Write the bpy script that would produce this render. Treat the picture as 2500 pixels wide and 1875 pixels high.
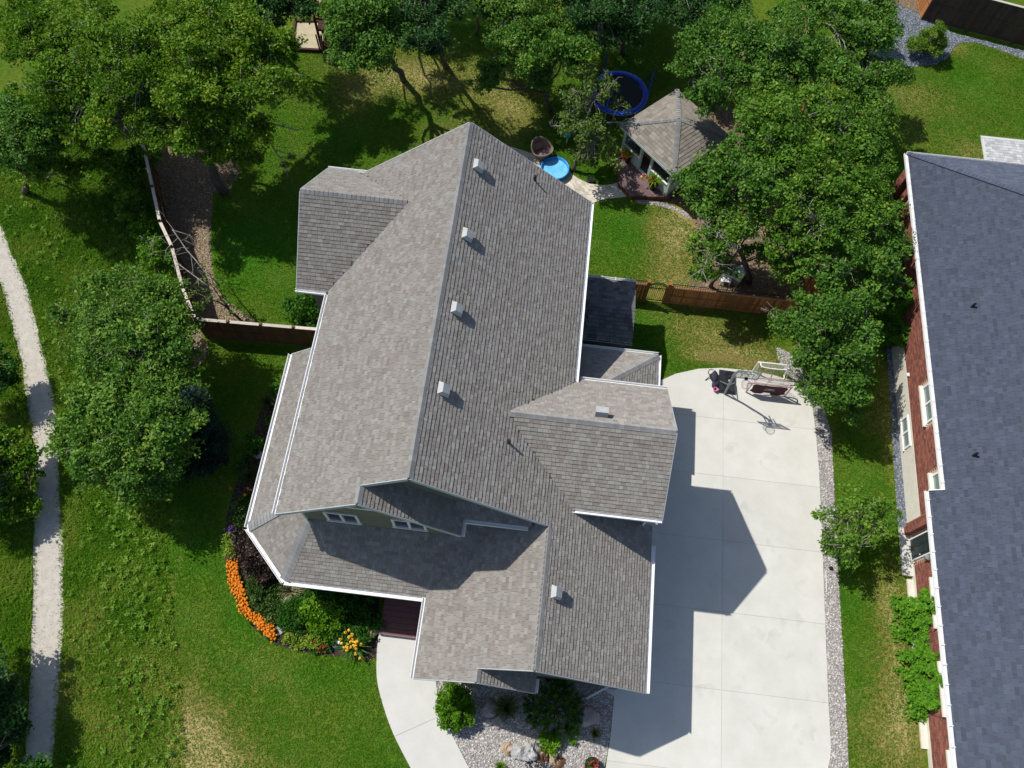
import bpy, bmesh, math, random
import numpy as np
from mathutils import Vector, Matrix

for _o in list(bpy.data.objects):
    bpy.data.objects.remove(_o)
SC = bpy.context.scene
COL = SC.collection
rng = np.random.default_rng(11)
random.seed(5)

# ------------------------------------------------------------------ camera, sky, sun, exposure
CH = 38.0
PITCH, ROLL, YAW, FPX = 0.422985, 0.0594621, -0.0589120, 1972.77

def _rot():
    B = np.array([[1, 0, 0], [0, -1, 0], [0, 0, -1.]])
    c, s = math.cos(PITCH), math.sin(PITCH)
    Rx = np.array([[1, 0, 0], [0, c, s], [0, -s, c]])
    c, s = math.cos(ROLL), math.sin(ROLL)
    Rz = np.array([[c, -s, 0], [s, c, 0], [0, 0, 1]])
    c, s = math.cos(YAW), math.sin(YAW)
    Ry = np.array([[c, -s, 0], [s, c, 0], [0, 0, 1]])
    return Rz @ Rx @ B @ Ry
CM = _rot()

cam = bpy.data.cameras.new('camera')
cam.sensor_width = 36.0
cam.lens = 36.0 * FPX / 2500
cam.clip_start, cam.clip_end = 0.5, 2000
camo = bpy.data.objects.new('camera', cam)
COL.objects.link(camo)
camo.matrix_world = Matrix([[CM[0][0], -CM[1][0], -CM[2][0], 0],
                            [CM[0][1], -CM[1][1], -CM[2][1], 0],
                            [CM[0][2], -CM[1][2], -CM[2][2], CH],
                            [0, 0, 0, 1]])
SC.camera = camo

SHX, SHY = 0.685, -0.310                      # ground offset of a shadow per metre of height
world = bpy.data.worlds.new('World')
SC.world = world
world.use_nodes = True
_nt = world.node_tree
_bg = _nt.nodes['Background']
_sky = _nt.nodes.new('ShaderNodeTexSky')
_sky.sky_type = 'NISHITA'
_sky.sun_disc = False
_sky.sun_elevation = math.radians(53.0)
_sky.sun_rotation = math.radians(294.4)
_nt.links.new(_sky.outputs[0], _bg.inputs[0])
_bg.inputs[1].default_value = 0.112

sun = bpy.data.lights.new('sun', 'SUN')
sun.energy = 4.55
sun.angle = math.radians(0.53)
sun.color = (1.0, 0.955, 0.88)
suno = bpy.data.objects.new('sun', sun)
COL.objects.link(suno)
suno.location = (-30, 15, 60)
suno.rotation_euler = Vector((SHX, SHY, -1)).to_track_quat('-Z', 'Y').to_euler()

vs = SC.view_settings
vs.view_transform = 'Standard'
vs.look = 'None'
vs.exposure = 0.0
vs.gamma = 1.0
vs.use_curve_mapping = False

# ------------------------------------------------------------------ picture <-> place
def at(px, py, h=0.0):
    d = CM.T @ np.array([(px - 1250) / FPX, (py - 937.5) / FPX, 1.0])
    t = (CH - h) / -d[2]
    return np.array([d[0] * t, d[1] * t, h])

def onx(px, py, X):
    d = CM.T @ np.array([(px - 1250) / FPX, (py - 937.5) / FPX, 1.0])
    t = X / d[0]
    return np.array([X, d[1] * t, CH + d[2] * t])

def mpp(px, py, h=0.0):
    p = at(px, py, h) - np.array([0, 0, CH])
    return float((CM @ p)[2]) / FPX

def gp(pts, h=0.0):
    return [tuple(at(x, y, h)[:2]) for x, y in pts]

# ------------------------------------------------------------------ materials
def mat(name, c1, c2=None, scale=4.0, rough=0.85, spec=0.3, vk=0.0, bump=0.0, bscale=None, metal=0.0, detail=4.0, c3=None,
        sx=1.0, sy=1.0, sz=1.0, drough=0.0):
    m = bpy.data.materials.new(name)
    m.use_nodes = True
    nt = m.node_tree
    N, L = nt.nodes, nt.links
    b = N['Principled BSDF']
    b.inputs['Roughness'].default_value = rough
    b.inputs['Specular IOR Level'].default_value = spec
    b.inputs['Metallic'].default_value = metal
    if drough and 'Diffuse Roughness' in b.inputs: b.inputs['Diffuse Roughness'].default_value = drough
    c2 = c2 or c1
    tc = N.new('ShaderNodeTexCoord')
    mp = N.new('ShaderNodeMapping')
    mp.inputs['Scale'].default_value = (sx, sy, sz)
    L.new(tc.outputs['Object'], mp.inputs[0])
    nz = N.new('ShaderNodeTexNoise')
    nz.inputs['Scale'].default_value = scale
    nz.inputs['Detail'].default_value = detail
    nz.inputs['Roughness'].default_value = 0.65
    L.new(mp.outputs[0], nz.inputs['Vector'])
    cr = N.new('ShaderNodeValToRGB')
    cr.color_ramp.elements[0].position = 0.3
    cr.color_ramp.elements[1].position = 0.7
    cr.color_ramp.elements[0].color = (*c1, 1)
    cr.color_ramp.elements[1].color = (*c2, 1)
    L.new(nz.outputs[0], cr.inputs[0])
    out = cr.outputs[0]
    if vk or c3:
        a = N.new('ShaderNodeAttribute')
        a.attribute_name = 'v'
        if c3:
            mx = N.new('ShaderNodeMixRGB')
            L.new(a.outputs['Fac'], mx.inputs[0])
            L.new(out, mx.inputs[1])
            mx.inputs[2].default_value = (*c3, 1)
            out = mx.outputs[0]
        if vk:
            ma = N.new('ShaderNodeMath'); ma.operation = 'MULTIPLY_ADD'
            L.new(a.outputs['Fac'], ma.inputs[0])
            ma.inputs[1].default_value = vk
            ma.inputs[2].default_value = 1 - vk * 0.5
            hs = N.new('ShaderNodeHueSaturation')
            L.new(ma.outputs[0], hs.inputs['Value'])
            L.new(out, hs.inputs['Color'])
            out = hs.outputs[0]
    L.new(out, b.inputs['Base Color'])
    if bump:
        n2 = N.new('ShaderNodeTexNoise')
        n2.inputs['Scale'].default_value = bscale or scale * 6
        n2.inputs['Detail'].default_value = 3
        L.new(mp.outputs[0], n2.inputs['Vector'])
        bp = N.new('ShaderNodeBump')
        bp.inputs['Strength'].default_value = bump
        bp.inputs['Distance'].default_value = 0.02
        L.new(n2.outputs[0], bp.inputs['Height'])
        L.new(bp.outputs[0], b.inputs['Normal'])
    return m

def leafmat(name, dark, mid, light, trans=0.28, spec=0.35, rough=0.5):
    m = bpy.data.materials.new(name)
    m.use_nodes = True
    nt = m.node_tree
    N, L = nt.nodes, nt.links
    b = N['Principled BSDF']
    b.inputs['Roughness'].default_value = rough
    b.inputs['Specular IOR Level'].default_value = spec
    a = N.new('ShaderNodeAttribute'); a.attribute_name = 'v'
    cr = N.new('ShaderNodeValToRGB')
    e = cr.color_ramp.elements
    e[0].position, e[0].color = 0.0, (*dark, 1)
    e[1].position, e[1].color = 1.0, (*light, 1)
    k = e.new(0.5); k.color = (*mid, 1)
    L.new(a.outputs['Fac'], cr.inputs[0])
    L.new(cr.outputs[0], b.inputs['Base Color'])
    tr = N.new('ShaderNodeBsdfTranslucent')
    hs = N.new('ShaderNodeHueSaturation')
    hs.inputs['Value'].default_value = 1.25
    L.new(cr.outputs[0], hs.inputs['Color'])
    L.new(hs.outputs[0], tr.inputs['Color'])
    mx = N.new('ShaderNodeMixShader')
    mx.inputs[0].default_value = trans
    L.new(b.outputs[0], mx.inputs[1]); L.new(tr.outputs[0], mx.inputs[2])
    L.new(mx.outputs[0], N['Material Output'].inputs['Surface'])
    return m

def ground_mat():
    m = bpy.data.materials.new('lawn')
    m.use_nodes = True
    nt = m.node_tree
    N, L = nt.nodes, nt.links
    b = N['Principled BSDF']
    b.inputs['Roughness'].default_value = 0.95
    b.inputs['Specular IOR Level'].default_value = 0.1
    tc = N.new('ShaderNodeTexCoord')
    def noise(s, d=4.0, r=0.6):
        n = N.new('ShaderNodeTexNoise')
        n.inputs['Scale'].default_value = s
        n.inputs['Detail'].default_value = d
        n.inputs['Roughness'].default_value = r
        L.new(tc.outputs['Object'], n.inputs['Vector'])
        return n.outputs[0]
    def math_(op, x, y=None, z=None):
        n = N.new('ShaderNodeMath'); n.operation = op
        for i, q in enumerate((x, y, z)):
            if q is None: continue
            if isinstance(q, (int, float)): n.inputs[i].default_value = q
            else: L.new(q, n.inputs[i])
        return n.outputs[0]
    def mix(f, c1, c2):
        n = N.new('ShaderNodeMixRGB')
        for i, q in enumerate((f, c1, c2)):
            if isinstance(q, tuple): n.inputs[i].default_value = (*q, 1)
            elif isinstance(q, (int, float)): n.inputs[i].default_value = q
            else: L.new(q, n.inputs[i])
        return n.outputs[0]
    def attr(nm):
        a = N.new('ShaderNodeAttribute'); a.attribute_name = nm
        return a.outputs['Fac']
    def ramp(x, lo, hi):
        r = N.new('ShaderNodeMapRange')
        r.interpolation_type = 'SMOOTHSTEP'
        r.inputs[1].default_value, r.inputs[2].default_value = lo, hi
        L.new(x, r.inputs[0])
        return r.outputs[0]
    big, midn, fine, vfine = noise(0.35), noise(1.4, 6, 0.7), noise(5, 9, 0.85), noise(21, 5, 0.9)
    g = mix(ramp(midn, 0.3, 0.7), (0.042, 0.122, 0.006), (0.070, 0.160, 0.009))
    g = mix(ramp(big, 0.36, 0.62), g, (0.100, 0.150, 0.013))
    g = mix(attr('lush'), g, (0.042, 0.178, 0.007))
    dn = math_('ADD', attr('dry'), math_('MULTIPLY', math_('SUBTRACT', math_('ADD', math_('MULTIPLY', fine, 0.55), math_('MULTIPLY', midn, 0.45)), 0.5), 1.3))
    g = mix(ramp(dn, 0.08, 0.50), g, (0.215, 0.190, 0.048))
    g = mix(ramp(dn, 0.45, 0.95), g, (0.40, 0.325, 0.135))
    v = math_('MULTIPLY_ADD', math_('ADD', math_('MULTIPLY', fine, 0.5), math_('MULTIPLY', vfine, 0.5)), 6.0, -2.0)
    hs = N.new('ShaderNodeHueSaturation')
    v = math_('MINIMUM', math_('MAXIMUM', v, 0.30), 2.0)
    L.new(v, hs.inputs['Value']); L.new(g, hs.inputs['Color'])
    L.new(hs.outputs[0], b.inputs['Base Color'])
    bp = N.new('ShaderNodeBump')
    bp.inputs['Strength'].default_value = 0.7
    bp.inputs['Distance'].default_value = 0.05
    L.new(math_('ADD', fine, vfine), bp.inputs['Height'])
    L.new(bp.outputs[0], b.inputs['Normal'])
    return m

M = {}
M['lawn'] = ground_mat()
M['shingle'] = mat('shingle', (0.278, 0.246, 0.219), (0.316, 0.284, 0.256), scale=30, c3=(0.322, 0.312, 0.288), vk=0.26, drough=1.0, bump=0.25, bscale=120, rough=0.95, spec=0.15)
M['cap'] = mat('ridge_cap', (0.27, 0.272, 0.268), (0.31, 0.308, 0.304), scale=8, vk=0.25, drough=1.0, rough=0.95, spec=0.15)
M['roofdeck'] = mat('roof_underlay', (0.12, 0.11, 0.10), rough=0.95)
M['blueshingle'] = mat('slate_blue_shingle', (0.082, 0.099, 0.140), (0.096, 0.114, 0.158), scale=30, vk=0.40, drough=1.0, bump=0.25, bscale=120, rough=0.95, spec=0.12)
M['bluecap'] = mat('slate_blue_cap', (0.080, 0.094, 0.132), vk=0.3, rough=0.95, spec=0.1)
M['white'] = mat('white_painted_metal', (0.78, 0.79, 0.79), (0.82, 0.82, 0.81), rough=0.45, spec=0.4)
M['trim'] = mat('pale_trim', (0.66, 0.67, 0.66), (0.72, 0.72, 0.71), rough=0.6)
M['rake'] = mat('shadow_side_rake', (0.38, 0.42, 0.44), (0.43, 0.47, 0.49), rough=0.6)  # blue-grey of the boards' shadow side put into the base colour
M['siding'] = mat('olive_siding', (0.155, 0.150, 0.115), (0.175, 0.168, 0.130), rough=0.8, vk=0.15)
M['glass'] = mat('window_glass', (0.02, 0.025, 0.03), (0.03, 0.035, 0.04), rough=0.06, spec=0.7)
M['joint'] = mat('joint_dirt', (0.30, 0.29, 0.265), rough=1)
M['concrete'] = mat('pale_concrete', (0.55, 0.545, 0.492), (0.635, 0.63, 0.582), scale=0.7, detail=12, rough=0.9, spec=0.2, bump=0.06, bscale=60, vk=0.06)
M['walk'] = mat('walkway_concrete', (0.54, 0.535, 0.50), (0.60, 0.595, 0.56), scale=1.2, detail=8, rough=0.9, spec=0.2, vk=0.05)
M['trail'] = mat('trail_limestone', (0.43, 0.395, 0.34), (0.55, 0.515, 0.455), scale=3, detail=10, rough=0.98, spec=0.1, bump=0.4, bscale=40)
M['soil'] = mat('dark_soil', (0.030, 0.022, 0.016), (0.062, 0.045, 0.033), scale=7, detail=8, rough=1, bump=0.6, bscale=25)
M['mulch'] = mat('leaf_mulch', (0.10, 0.072, 0.050), (0.25, 0.19, 0.13), scale=9, detail=8, rough=1, bump=0.6, bscale=30)
M['chips'] = mat('wood_chips', (0.36, 0.28, 0.18), (0.52, 0.43, 0.30), scale=14, detail=6, rough=1, bump=0.5, vk=0.7)
M['leaflitter'] = mat('leaf_litter', (0.22, 0.145, 0.09), (0.42, 0.32, 0.21), scale=5, rough=1, vk=0.9)
M['gravelbase'] = mat('gravel_bed', (0.22, 0.21, 0.205), (0.36, 0.345, 0.33), scale=20, rough=1, bump=0.5)
M['pebble'] = mat('pebble', (0.40, 0.375, 0.35), (0.50, 0.475, 0.45), scale=3, rough=0.85, vk=0.95)
M['bluebase'] = mat('blue_gravel_bed', (0.085, 0.10, 0.12), (0.15, 0.17, 0.20), scale=20, rough=1, bump=0.5)
M['bluepebble'] = mat('blue_pebble', (0.18, 0.205, 0.24), (0.23, 0.255, 0.29), scale=3, rough=0.85, vk=1.1)
M['fence'] = mat('brown_fence_board', (0.105, 0.048, 0.025), (0.155, 0.072, 0.036), scale=3, sz=0.4, vk=0.5, rough=0.85)
M['cedar'] = mat('cedar_fence_board', (0.28, 0.105, 0.036), (0.37, 0.155, 0.055), scale=3, sz=0.4, vk=0.75, rough=0.8)
M['cedarpale'] = mat('cedar_beam', (0.44, 0.22, 0.10), (0.50, 0.27, 0.14), scale=4, vk=0.3, rough=0.8)
M['weathered'] = mat('weathered_cap', (0.48, 0.43, 0.36), (0.60, 0.55, 0.48), scale=5, rough=0.9, vk=0.25)
M['darkfence'] = mat('dark_fence_board', (0.060, 0.042, 0.034), (0.085, 0.060, 0.048), scale=3, vk=0.4, rough=0.9)
M['iron'] = mat('black_iron', (0.012, 0.012, 0.013), rough=0.5)
M['brick'] = mat('red_brick', (0.19, 0.068, 0.050), (0.27, 0.104, 0.076), scale=5, vk=0.7, rough=0.9)
M['mortar'] = mat('brick_mortar', (0.50, 0.37, 0.27), rough=0.95)
M['foundation'] = mat('parged_foundation', (0.60, 0.57, 0.49), (0.70, 0.67, 0.59), scale=3, rough=0.95, bump=0.3, bscale=25)
M['bark'] = mat('bark', (0.075, 0.060, 0.048), (0.17, 0.145, 0.12), scale=6, rough=1, bump=0.5)
M['greybark'] = mat('grey_branch', (0.22, 0.20, 0.175), (0.34, 0.32, 0.29), scale=6, rough=1)
M['oak'] = leafmat('oak_leaf', (0.066, 0.155, 0.010), (0.120, 0.250, 0.014), (0.265, 0.350, 0.030), spec=0.12)
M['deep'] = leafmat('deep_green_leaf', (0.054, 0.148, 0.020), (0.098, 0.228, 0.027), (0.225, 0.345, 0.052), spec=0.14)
M['mid'] = leafmat('mid_green_leaf', (0.062, 0.158, 0.017), (0.112, 0.245, 0.024), (0.255, 0.365, 0.048), spec=0.14)
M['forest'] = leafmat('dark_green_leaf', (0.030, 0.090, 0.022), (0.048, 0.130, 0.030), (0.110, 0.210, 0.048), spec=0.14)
M['sparse'] = leafmat('grey_green_leaf', (0.060, 0.125, 0.022), (0.105, 0.185, 0.030), (0.20, 0.275, 0.065), spec=0.14)
M['spruce'] = leafmat('blue_spruce_needles', (0.016, 0.042, 0.026), (0.026, 0.058, 0.040), (0.045, 0.085, 0.062), trans=0.1, spec=0.1)
M['pine'] = leafmat('pine_needles', (0.018, 0.070, 0.008), (0.045, 0.130, 0.014), (0.16, 0.29, 0.03), trans=0.2, spec=0.15)
M['bright'] = leafmat('bright_leaf', (0.075, 0.19, 0.008), (0.125, 0.29, 0.012), (0.23, 0.40, 0.03), spec=0.15)
M['green'] = leafmat('green_leaf', (0.030, 0.115, 0.010), (0.050, 0.165, 0.015), (0.10, 0.23, 0.025), spec=0.15)
M['lime'] = leafmat('lime_leaf', (0.16, 0.27, 0.02), (0.26, 0.38, 0.035), (0.38, 0.48, 0.08), spec=0.15)
M['purpleleaf'] = leafmat('purple_leaf', (0.016, 0.012, 0.010), (0.040, 0.026, 0.020), (0.095, 0.066, 0.045), trans=0.1)
M['perennial'] = leafmat('perennial_leaf', (0.030, 0.080, 0.014), (0.055, 0.125, 0.022), (0.13, 0.19, 0.045), spec=0.15)
M['ivy'] = leafmat('ivy_leaf', (0.040, 0.135, 0.006), (0.085, 0.235, 0.010), (0.17, 0.35, 0.022), spec=0.12)
M['fescue'] = leafmat('dark_grass_blade', (0.030, 0.065, 0.014), (0.075, 0.115, 0.024), (0.24, 0.22, 0.07), spec=0.15)
M['varieg'] = leafmat('striped_grass_blade', (0.10, 0.16, 0.04), (0.24, 0.25, 0.07), (0.55, 0.56, 0.42))
M['blade'] = leafmat('lawn_blade', (0.036, 0.112, 0.005), (0.070, 0.182, 0.009), (0.36, 0.305, 0.105), trans=0.2, spec=0.05)
M['meadow'] = leafmat('meadow_blade', (0.042, 0.125, 0.006), (0.105, 0.245, 0.012), (0.30, 0.32, 0.060), trans=0.25, spec=0.08)
M['weed'] = leafmat('weed_leaf', (0.070, 0.175, 0.012), (0.125, 0.260, 0.022), (0.25, 0.36, 0.05), spec=0.12)
M['orange'] = leafmat('orange_petal', (0.72, 0.19, 0.005), (0.85, 0.27, 0.008), (0.92, 0.38, 0.03), trans=0.15)
M['yellow'] = leafmat('yellow_petal', (0.75, 0.36, 0.02), (0.85, 0.50, 0.04), (0.90, 0.62, 0.10), trans=0.15)
M['red'] = leafmat('red_petal', (0.22, 0.010, 0.014), (0.36, 0.02, 0.022), (0.50, 0.05, 0.045), trans=0.15)
M['purple'] = leafmat('purple_petal', (0.10, 0.02, 0.20), (0.16, 0.04, 0.32), (0.24, 0.08, 0.42), trans=0.15)
M['rock'] = mat('grey_boulder', (0.30, 0.26, 0.25), (0.46, 0.40, 0.385), scale=4, detail=10, rough=0.9, bump=0.5, bscale=14)
M['purplerock'] = mat('purple_boulder', (0.27, 0.22, 0.225), (0.40, 0.33, 0.335), scale=4, detail=10, rough=0.9, bump=0.5, bscale=14)
M['whiterock'] = mat('white_rock', (0.27, 0.265, 0.26), (0.60, 0.59, 0.57), scale=5, detail=12, rough=0.85, bump=0.8, bscale=9)
M['tanrock'] = mat('tan_rock', (0.30, 0.21, 0.13), (0.52, 0.42, 0.30), scale=4, detail=10, rough=0.7, bump=0.5, bscale=12)
M['wetrock'] = mat('wet_brown_rock', (0.055, 0.028, 0.014), (0.21, 0.10, 0.045), scale=6, detail=8, rough=0.3, spec=0.5)
M['compdeck'] = mat('composite_deck_board', (0.135, 0.062, 0.062), (0.165, 0.080, 0.078), scale=4, vk=0.35, rough=0.75)
M['compedge'] = mat('composite_edge', (0.30, 0.19, 0.165), rough=0.8)
M['gazdeck'] = mat('gazebo_deck_board', (0.135, 0.085, 0.085), (0.19, 0.13, 0.13), scale=4, vk=0.35, rough=0.8)
M['gazrim'] = mat('gazebo_deck_rim', (0.13, 0.045, 0.028), (0.18, 0.065, 0.04), scale=4, rough=0.8)
M['gazpost'] = mat('grey_post', (0.48, 0.54, 0.54), (0.55, 0.61, 0.61), scale=4, rough=0.7)
M['screen'] = mat('dark_screen', (0.010, 0.012, 0.014), rough=0.4)
M['paver'] = mat('cream_paver', (0.52, 0.48, 0.40), (0.62, 0.58, 0.49), scale=3, vk=0.4, rough=0.9)
M['greypaver'] = mat('grey_paver', (0.42, 0.43, 0.44), (0.52, 0.52, 0.53), scale=3, vk=0.45, rough=0.9)
M['poolblue'] = mat('pool_plastic', (0.02, 0.22, 0.62), (0.03, 0.26, 0.68), rough=0.35, spec=0.5)
M['water'] = mat('pool_water', (0.10, 0.46, 0.80), (0.24, 0.64, 0.92), scale=3, detail=8, rough=0.03, spec=0.6, bump=0.5, bscale=9)
M['bluepad'] = mat('blue_pad', (0.014, 0.075, 0.62), (0.02, 0.10, 0.72), rough=0.45, spec=0.4)
M['black'] = mat('black_plastic', (0.018, 0.020, 0.024), (0.030, 0.032, 0.037), scale=3, rough=0.35, spec=0.5)
M['mattop'] = mat('jumping_mat', (0.020, 0.022, 0.025), rough=0.6)
M['grey'] = mat('grey_steel', (0.22, 0.235, 0.24), (0.27, 0.285, 0.29), scale=5, rough=0.4, metal=0.2)
M['galv'] = mat('galvanised_metal', (0.50, 0.54, 0.56), (0.60, 0.63, 0.65), scale=4, rough=0.4, metal=0.2)
M['vent'] = mat('grey_vent', (0.37, 0.385, 0.385), (0.44, 0.45, 0.445), scale=4, rough=0.55)
M['pink'] = mat('faded_pink_frame', (0.42, 0.27, 0.29), (0.50, 0.33, 0.35), scale=5, rough=0.5)
M['maroon'] = mat('maroon_cloth', (0.060, 0.020, 0.028), (0.095, 0.035, 0.042), scale=5, rough=0.9)
M['net'] = mat('net_cord', (0.62, 0.64, 0.64), rough=0.8)
M['navy'] = mat('navy_nylon', (0.022, 0.022, 0.042), (0.040, 0.038, 0.066), scale=8, rough=0.7)
M['hotpink'] = mat('pink_plastic', (0.75, 0.18, 0.45), rough=0.5)
M['wicker'] = mat('brown_wicker', (0.16, 0.115, 0.10), (0.22, 0.165, 0.145), scale=30, rough=0.8, bump=0.4, bscale=80)
M['cushion'] = mat('taupe_cushion', (0.19, 0.13, 0.115), (0.23, 0.16, 0.14), scale=6, rough=0.9)
M['teal'] = mat('teal_paint', (0.04, 0.36, 0.36), (0.06, 0.42, 0.41), rough=0.6)
M['sand'] = mat('play_sand', (0.40, 0.34, 0.22), (0.52, 0.45, 0.31), scale=3, detail=8, rough=1, bump=0.6, bscale=8)
M['playwood'] = mat('stained_play_timber', (0.050, 0.022, 0.014), (0.080, 0.036, 0.022), scale=4, vk=0.3, rough=0.8)
M['playtop'] = mat('pale_play_board', (0.36, 0.22, 0.14), (0.42, 0.27, 0.18), scale=4, rough=0.8)
M['doorgreen'] = mat('dark_green_door', (0.020, 0.030, 0.032), (0.026, 0.038, 0.040), rough=0.4)
M['acrylic'] = mat('clear_backboard', (0.60, 0.62, 0.60), rough=0.2)
_b = M['acrylic'].node_tree.nodes['Principled BSDF']; _b.inputs['Alpha'].default_value = 0.35
M['mesh'] = mat('fine_mesh', (0.03, 0.035, 0.05), rough=0.7)
M['mesh'].node_tree.nodes['Principled BSDF'].inputs['Alpha'].default_value = 0.32
M['terracotta'] = mat('dark_glazed_pot', (0.035, 0.025, 0.022), (0.05, 0.035, 0.03), rough=0.3)
M['tan'] = mat('tan_cloth', (0.45, 0.30, 0.12), (0.50, 0.34, 0.15), rough=0.9)
M['terrain'] = M['lawn']
M['paleglass'] = mat('reflection_tinted_glass', (0.16, 0.22, 0.20), (0.22, 0.28, 0.26), scale=2, rough=0.08, spec=0.6)  # greenish reflection, with curtains behind, painted into the pane colour
# ------------------------------------------------------------------ building helpers
ROOT = {}

def _m(p):
    return ROOT.get(p.name, Matrix.Identity(4)) if p else Matrix.Identity(4)

class MB:
    """collects faces in world (or local) coordinates; build() links them as one mesh object"""
    def __init__(s):
        s.v, s.f, s.a, s.n = [], [], [], 0
    def add(s, V, F, v=None):
        k = s.n
        s.v.extend([tuple(map(float, p)) for p in V])
        s.f.extend([tuple(i + k for i in q) for q in F])
        s.a.extend([random.random() if v is None else v] * len(F))
        s.n += len(V)
        return s
    def box(s, c, size, rz=0.0, v=None, R=None):
        x, y, z = [q / 2 for q in size]
        P = [(-x, -y, -z), (x, -y, -z), (x, y, -z), (-x, y, -z), (-x, -y, z), (x, -y, z), (x, y, z), (-x, y, z)]
        if R is None:
            cc, ss = math.cos(rz), math.sin(rz)
            P = [(c[0] + a * cc - b * ss, c[1] + a * ss + b * cc, c[2] + d) for a, b, d in P]
        else:
            P = [tuple(Vector(c) + R @ Vector(p)) for p in P]
        return s.add(P, [(3, 2, 1, 0), (4, 5, 6, 7), (0, 1, 5, 4), (1, 2, 6, 5), (2, 3, 7, 6), (3, 0, 4, 7)], v)
    def bar(s, a, b, w, h=None, v=None, up=(0, 0, 1)):
        a, b = Vector(a), Vector(b)
        d = b - a
        x = d.normalized()
        y = Vector(up).cross(x)
        if y.length < 1e-4: y = Vector((1, 0, 0)).cross(x)
        y.normalize()
        z = x.cross(y)
        R = Matrix((x, y, z)).transposed()
        return s.box((a + b) / 2, (d.length, w, h or w), R=R, v=v)
    def prism(s, poly, z0, z1, v=None, cap=True):
        n = len(poly)
        area = sum(poly[i][0] * poly[(i + 1) % n][1] - poly[(i + 1) % n][0] * poly[i][1] for i in range(n))
        if area < 0: poly = poly[::-1]
        V = [(p[0], p[1], z0) for p in poly] + [(p[0], p[1], z1) for p in poly]
        F = [(i, (i + 1) % n, n + (i + 1) % n, n + i) for i in range(n)] + [tuple(range(n, 2 * n))]
        if cap: F.append(tuple(range(n - 1, -1, -1)))
        return s.add(V, F, v)
    def tube(s, pts, r, n=6, v=None):
        pts = [Vector(p) for p in pts]
        rs = r if isinstance(r, (list, tuple)) else [r] * len(pts)
        V, F = [], []
        ref = Vector((0.31, 0.17, 0.93))
        for i, p in enumerate(pts):
            t = (pts[min(i + 1, len(pts) - 1)] - pts[max(i - 1, 0)]).normalized()
            x = t.cross(ref)
            if x.length < 0.05: x = t.cross(Vector((1, 0, 0)))
            x.normalize(); y = t.cross(x)
            for k in range(n):
                a = 2 * math.pi * k / n
                V.append(p + (x * math.cos(a) + y * math.sin(a)) * rs[i])
        for i in range(len(pts) - 1):
            for k in range(n):
                F.append((i * n + k, i * n + (k + 1) % n, (i + 1) * n + (k + 1) % n, (i + 1) * n + k))
        F.append(tuple(range(n - 1, -1, -1)))
        F.append(tuple((len(pts) - 1) * n + k for k in range(n)))
        return s.add(V, F, v)
    def lathe(s, c, prof, n=20, v=None):
        V, F = [], []
        for r, z in prof:
            for k in range(n):
                a = 2 * math.pi * k / n
                V.append((c[0] + r * math.cos(a), c[1] + r * math.sin(a), c[2] + z))
        for i in range(len(prof) - 1):
            for k in range(n):
                F.append((i * n + k, i * n + (k + 1) % n, (i + 1) * n + (k + 1) % n, (i + 1) * n + k))
        return s.add(V, F, v)
    def raw(s, V, F, v):
        """numpy batch: V (n,3), F (m,k), v (m,)"""
        k = s.n
        s.v.extend(map(tuple, V.tolist()))
        s.f.extend(map(tuple, (F + k).tolist()))
        s.a.extend(v.tolist())
        s.n += len(V)
        return s
    def build(s, name, m, parent=None, smooth=False, label=None):
        return mesh_obj(name, s.v, s.f, s.a, m, parent, smooth, label)

def mesh_obj(name, V, F, a, m, parent=None, smooth=False, label=None):
    me = bpy.data.meshes.new(name)
    me.from_pydata(V, [], F)
    if a is not None and len(a) == len(me.polygons):
        at_ = me.attributes.new('v', 'FLOAT', 'FACE')
        at_.data.foreach_set('value', np.asarray(a, dtype=np.float32))
    if parent is not None and parent.name in ROOT:
        me.transform(ROOT[parent.name].inverted())
    if smooth:
        me.polygons.foreach_set('use_smooth', [True] * len(me.polygons))
    me.materials.append(m)
    me.update()
    o = bpy.data.objects.new(name, me)
    COL.objects.link(o)
    if parent is not None:
        o.parent = parent
        ROOT[o.name] = _m(parent)
    if label: o['label'] = label
    return o

def fast_quads(name, V, k, a, m, parent=None):
    """many k-gons without shared vertices: V (n*k,3)"""
    me = bpy.data.meshes.new(name)
    n = len(V) // k
    if parent is not None and parent.name in ROOT:
        Mi = np.array(ROOT[parent.name].inverted())
        V = V @ Mi[:3, :3].T + Mi[:3, 3]
    me.vertices.add(n * k)
    me.vertices.foreach_set('co', V.astype(np.float32).ravel())
    me.loops.add(n * k)
    me.loops.foreach_set('vertex_index', np.arange(n * k, dtype=np.int32))
    me.polygons.add(n)
    me.polygons.foreach_set('loop_start', np.arange(0, n * k, k, dtype=np.int32))
    at_ = me.attributes.new('v', 'FLOAT', 'FACE')
    at_.data.foreach_set('value', np.clip(a, 0, 1).astype(np.float32))
    me.materials.append(m)
    me.update(calc_edges=True)
    o = bpy.data.objects.new(name, me)
    COL.objects.link(o)
    if parent is not None:
        o.parent = parent
        ROOT[o.name] = _m(parent)
    return o

def tag(o, label=None, cat=None, group=None, kind=None):
    if label: o['label'] = label
    if cat: o['category'] = cat
    if group: o['group'] = group
    if kind: o['kind'] = kind
    return o

def thing(name, label, cat, loc=(0, 0, 0), rotz=0.0, group=None):
    o = bpy.data.objects.new(name, None)
    o.empty_display_size = 0.2
    COL.objects.link(o)
    o.location = loc
    o.rotation_euler = (0, 0, rotz)
    ROOT[o.name] = Matrix.Translation(Vector(loc)) @ Matrix.Rotation(rotz, 4, 'Z')
    return tag(o, label, cat, group)

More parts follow.
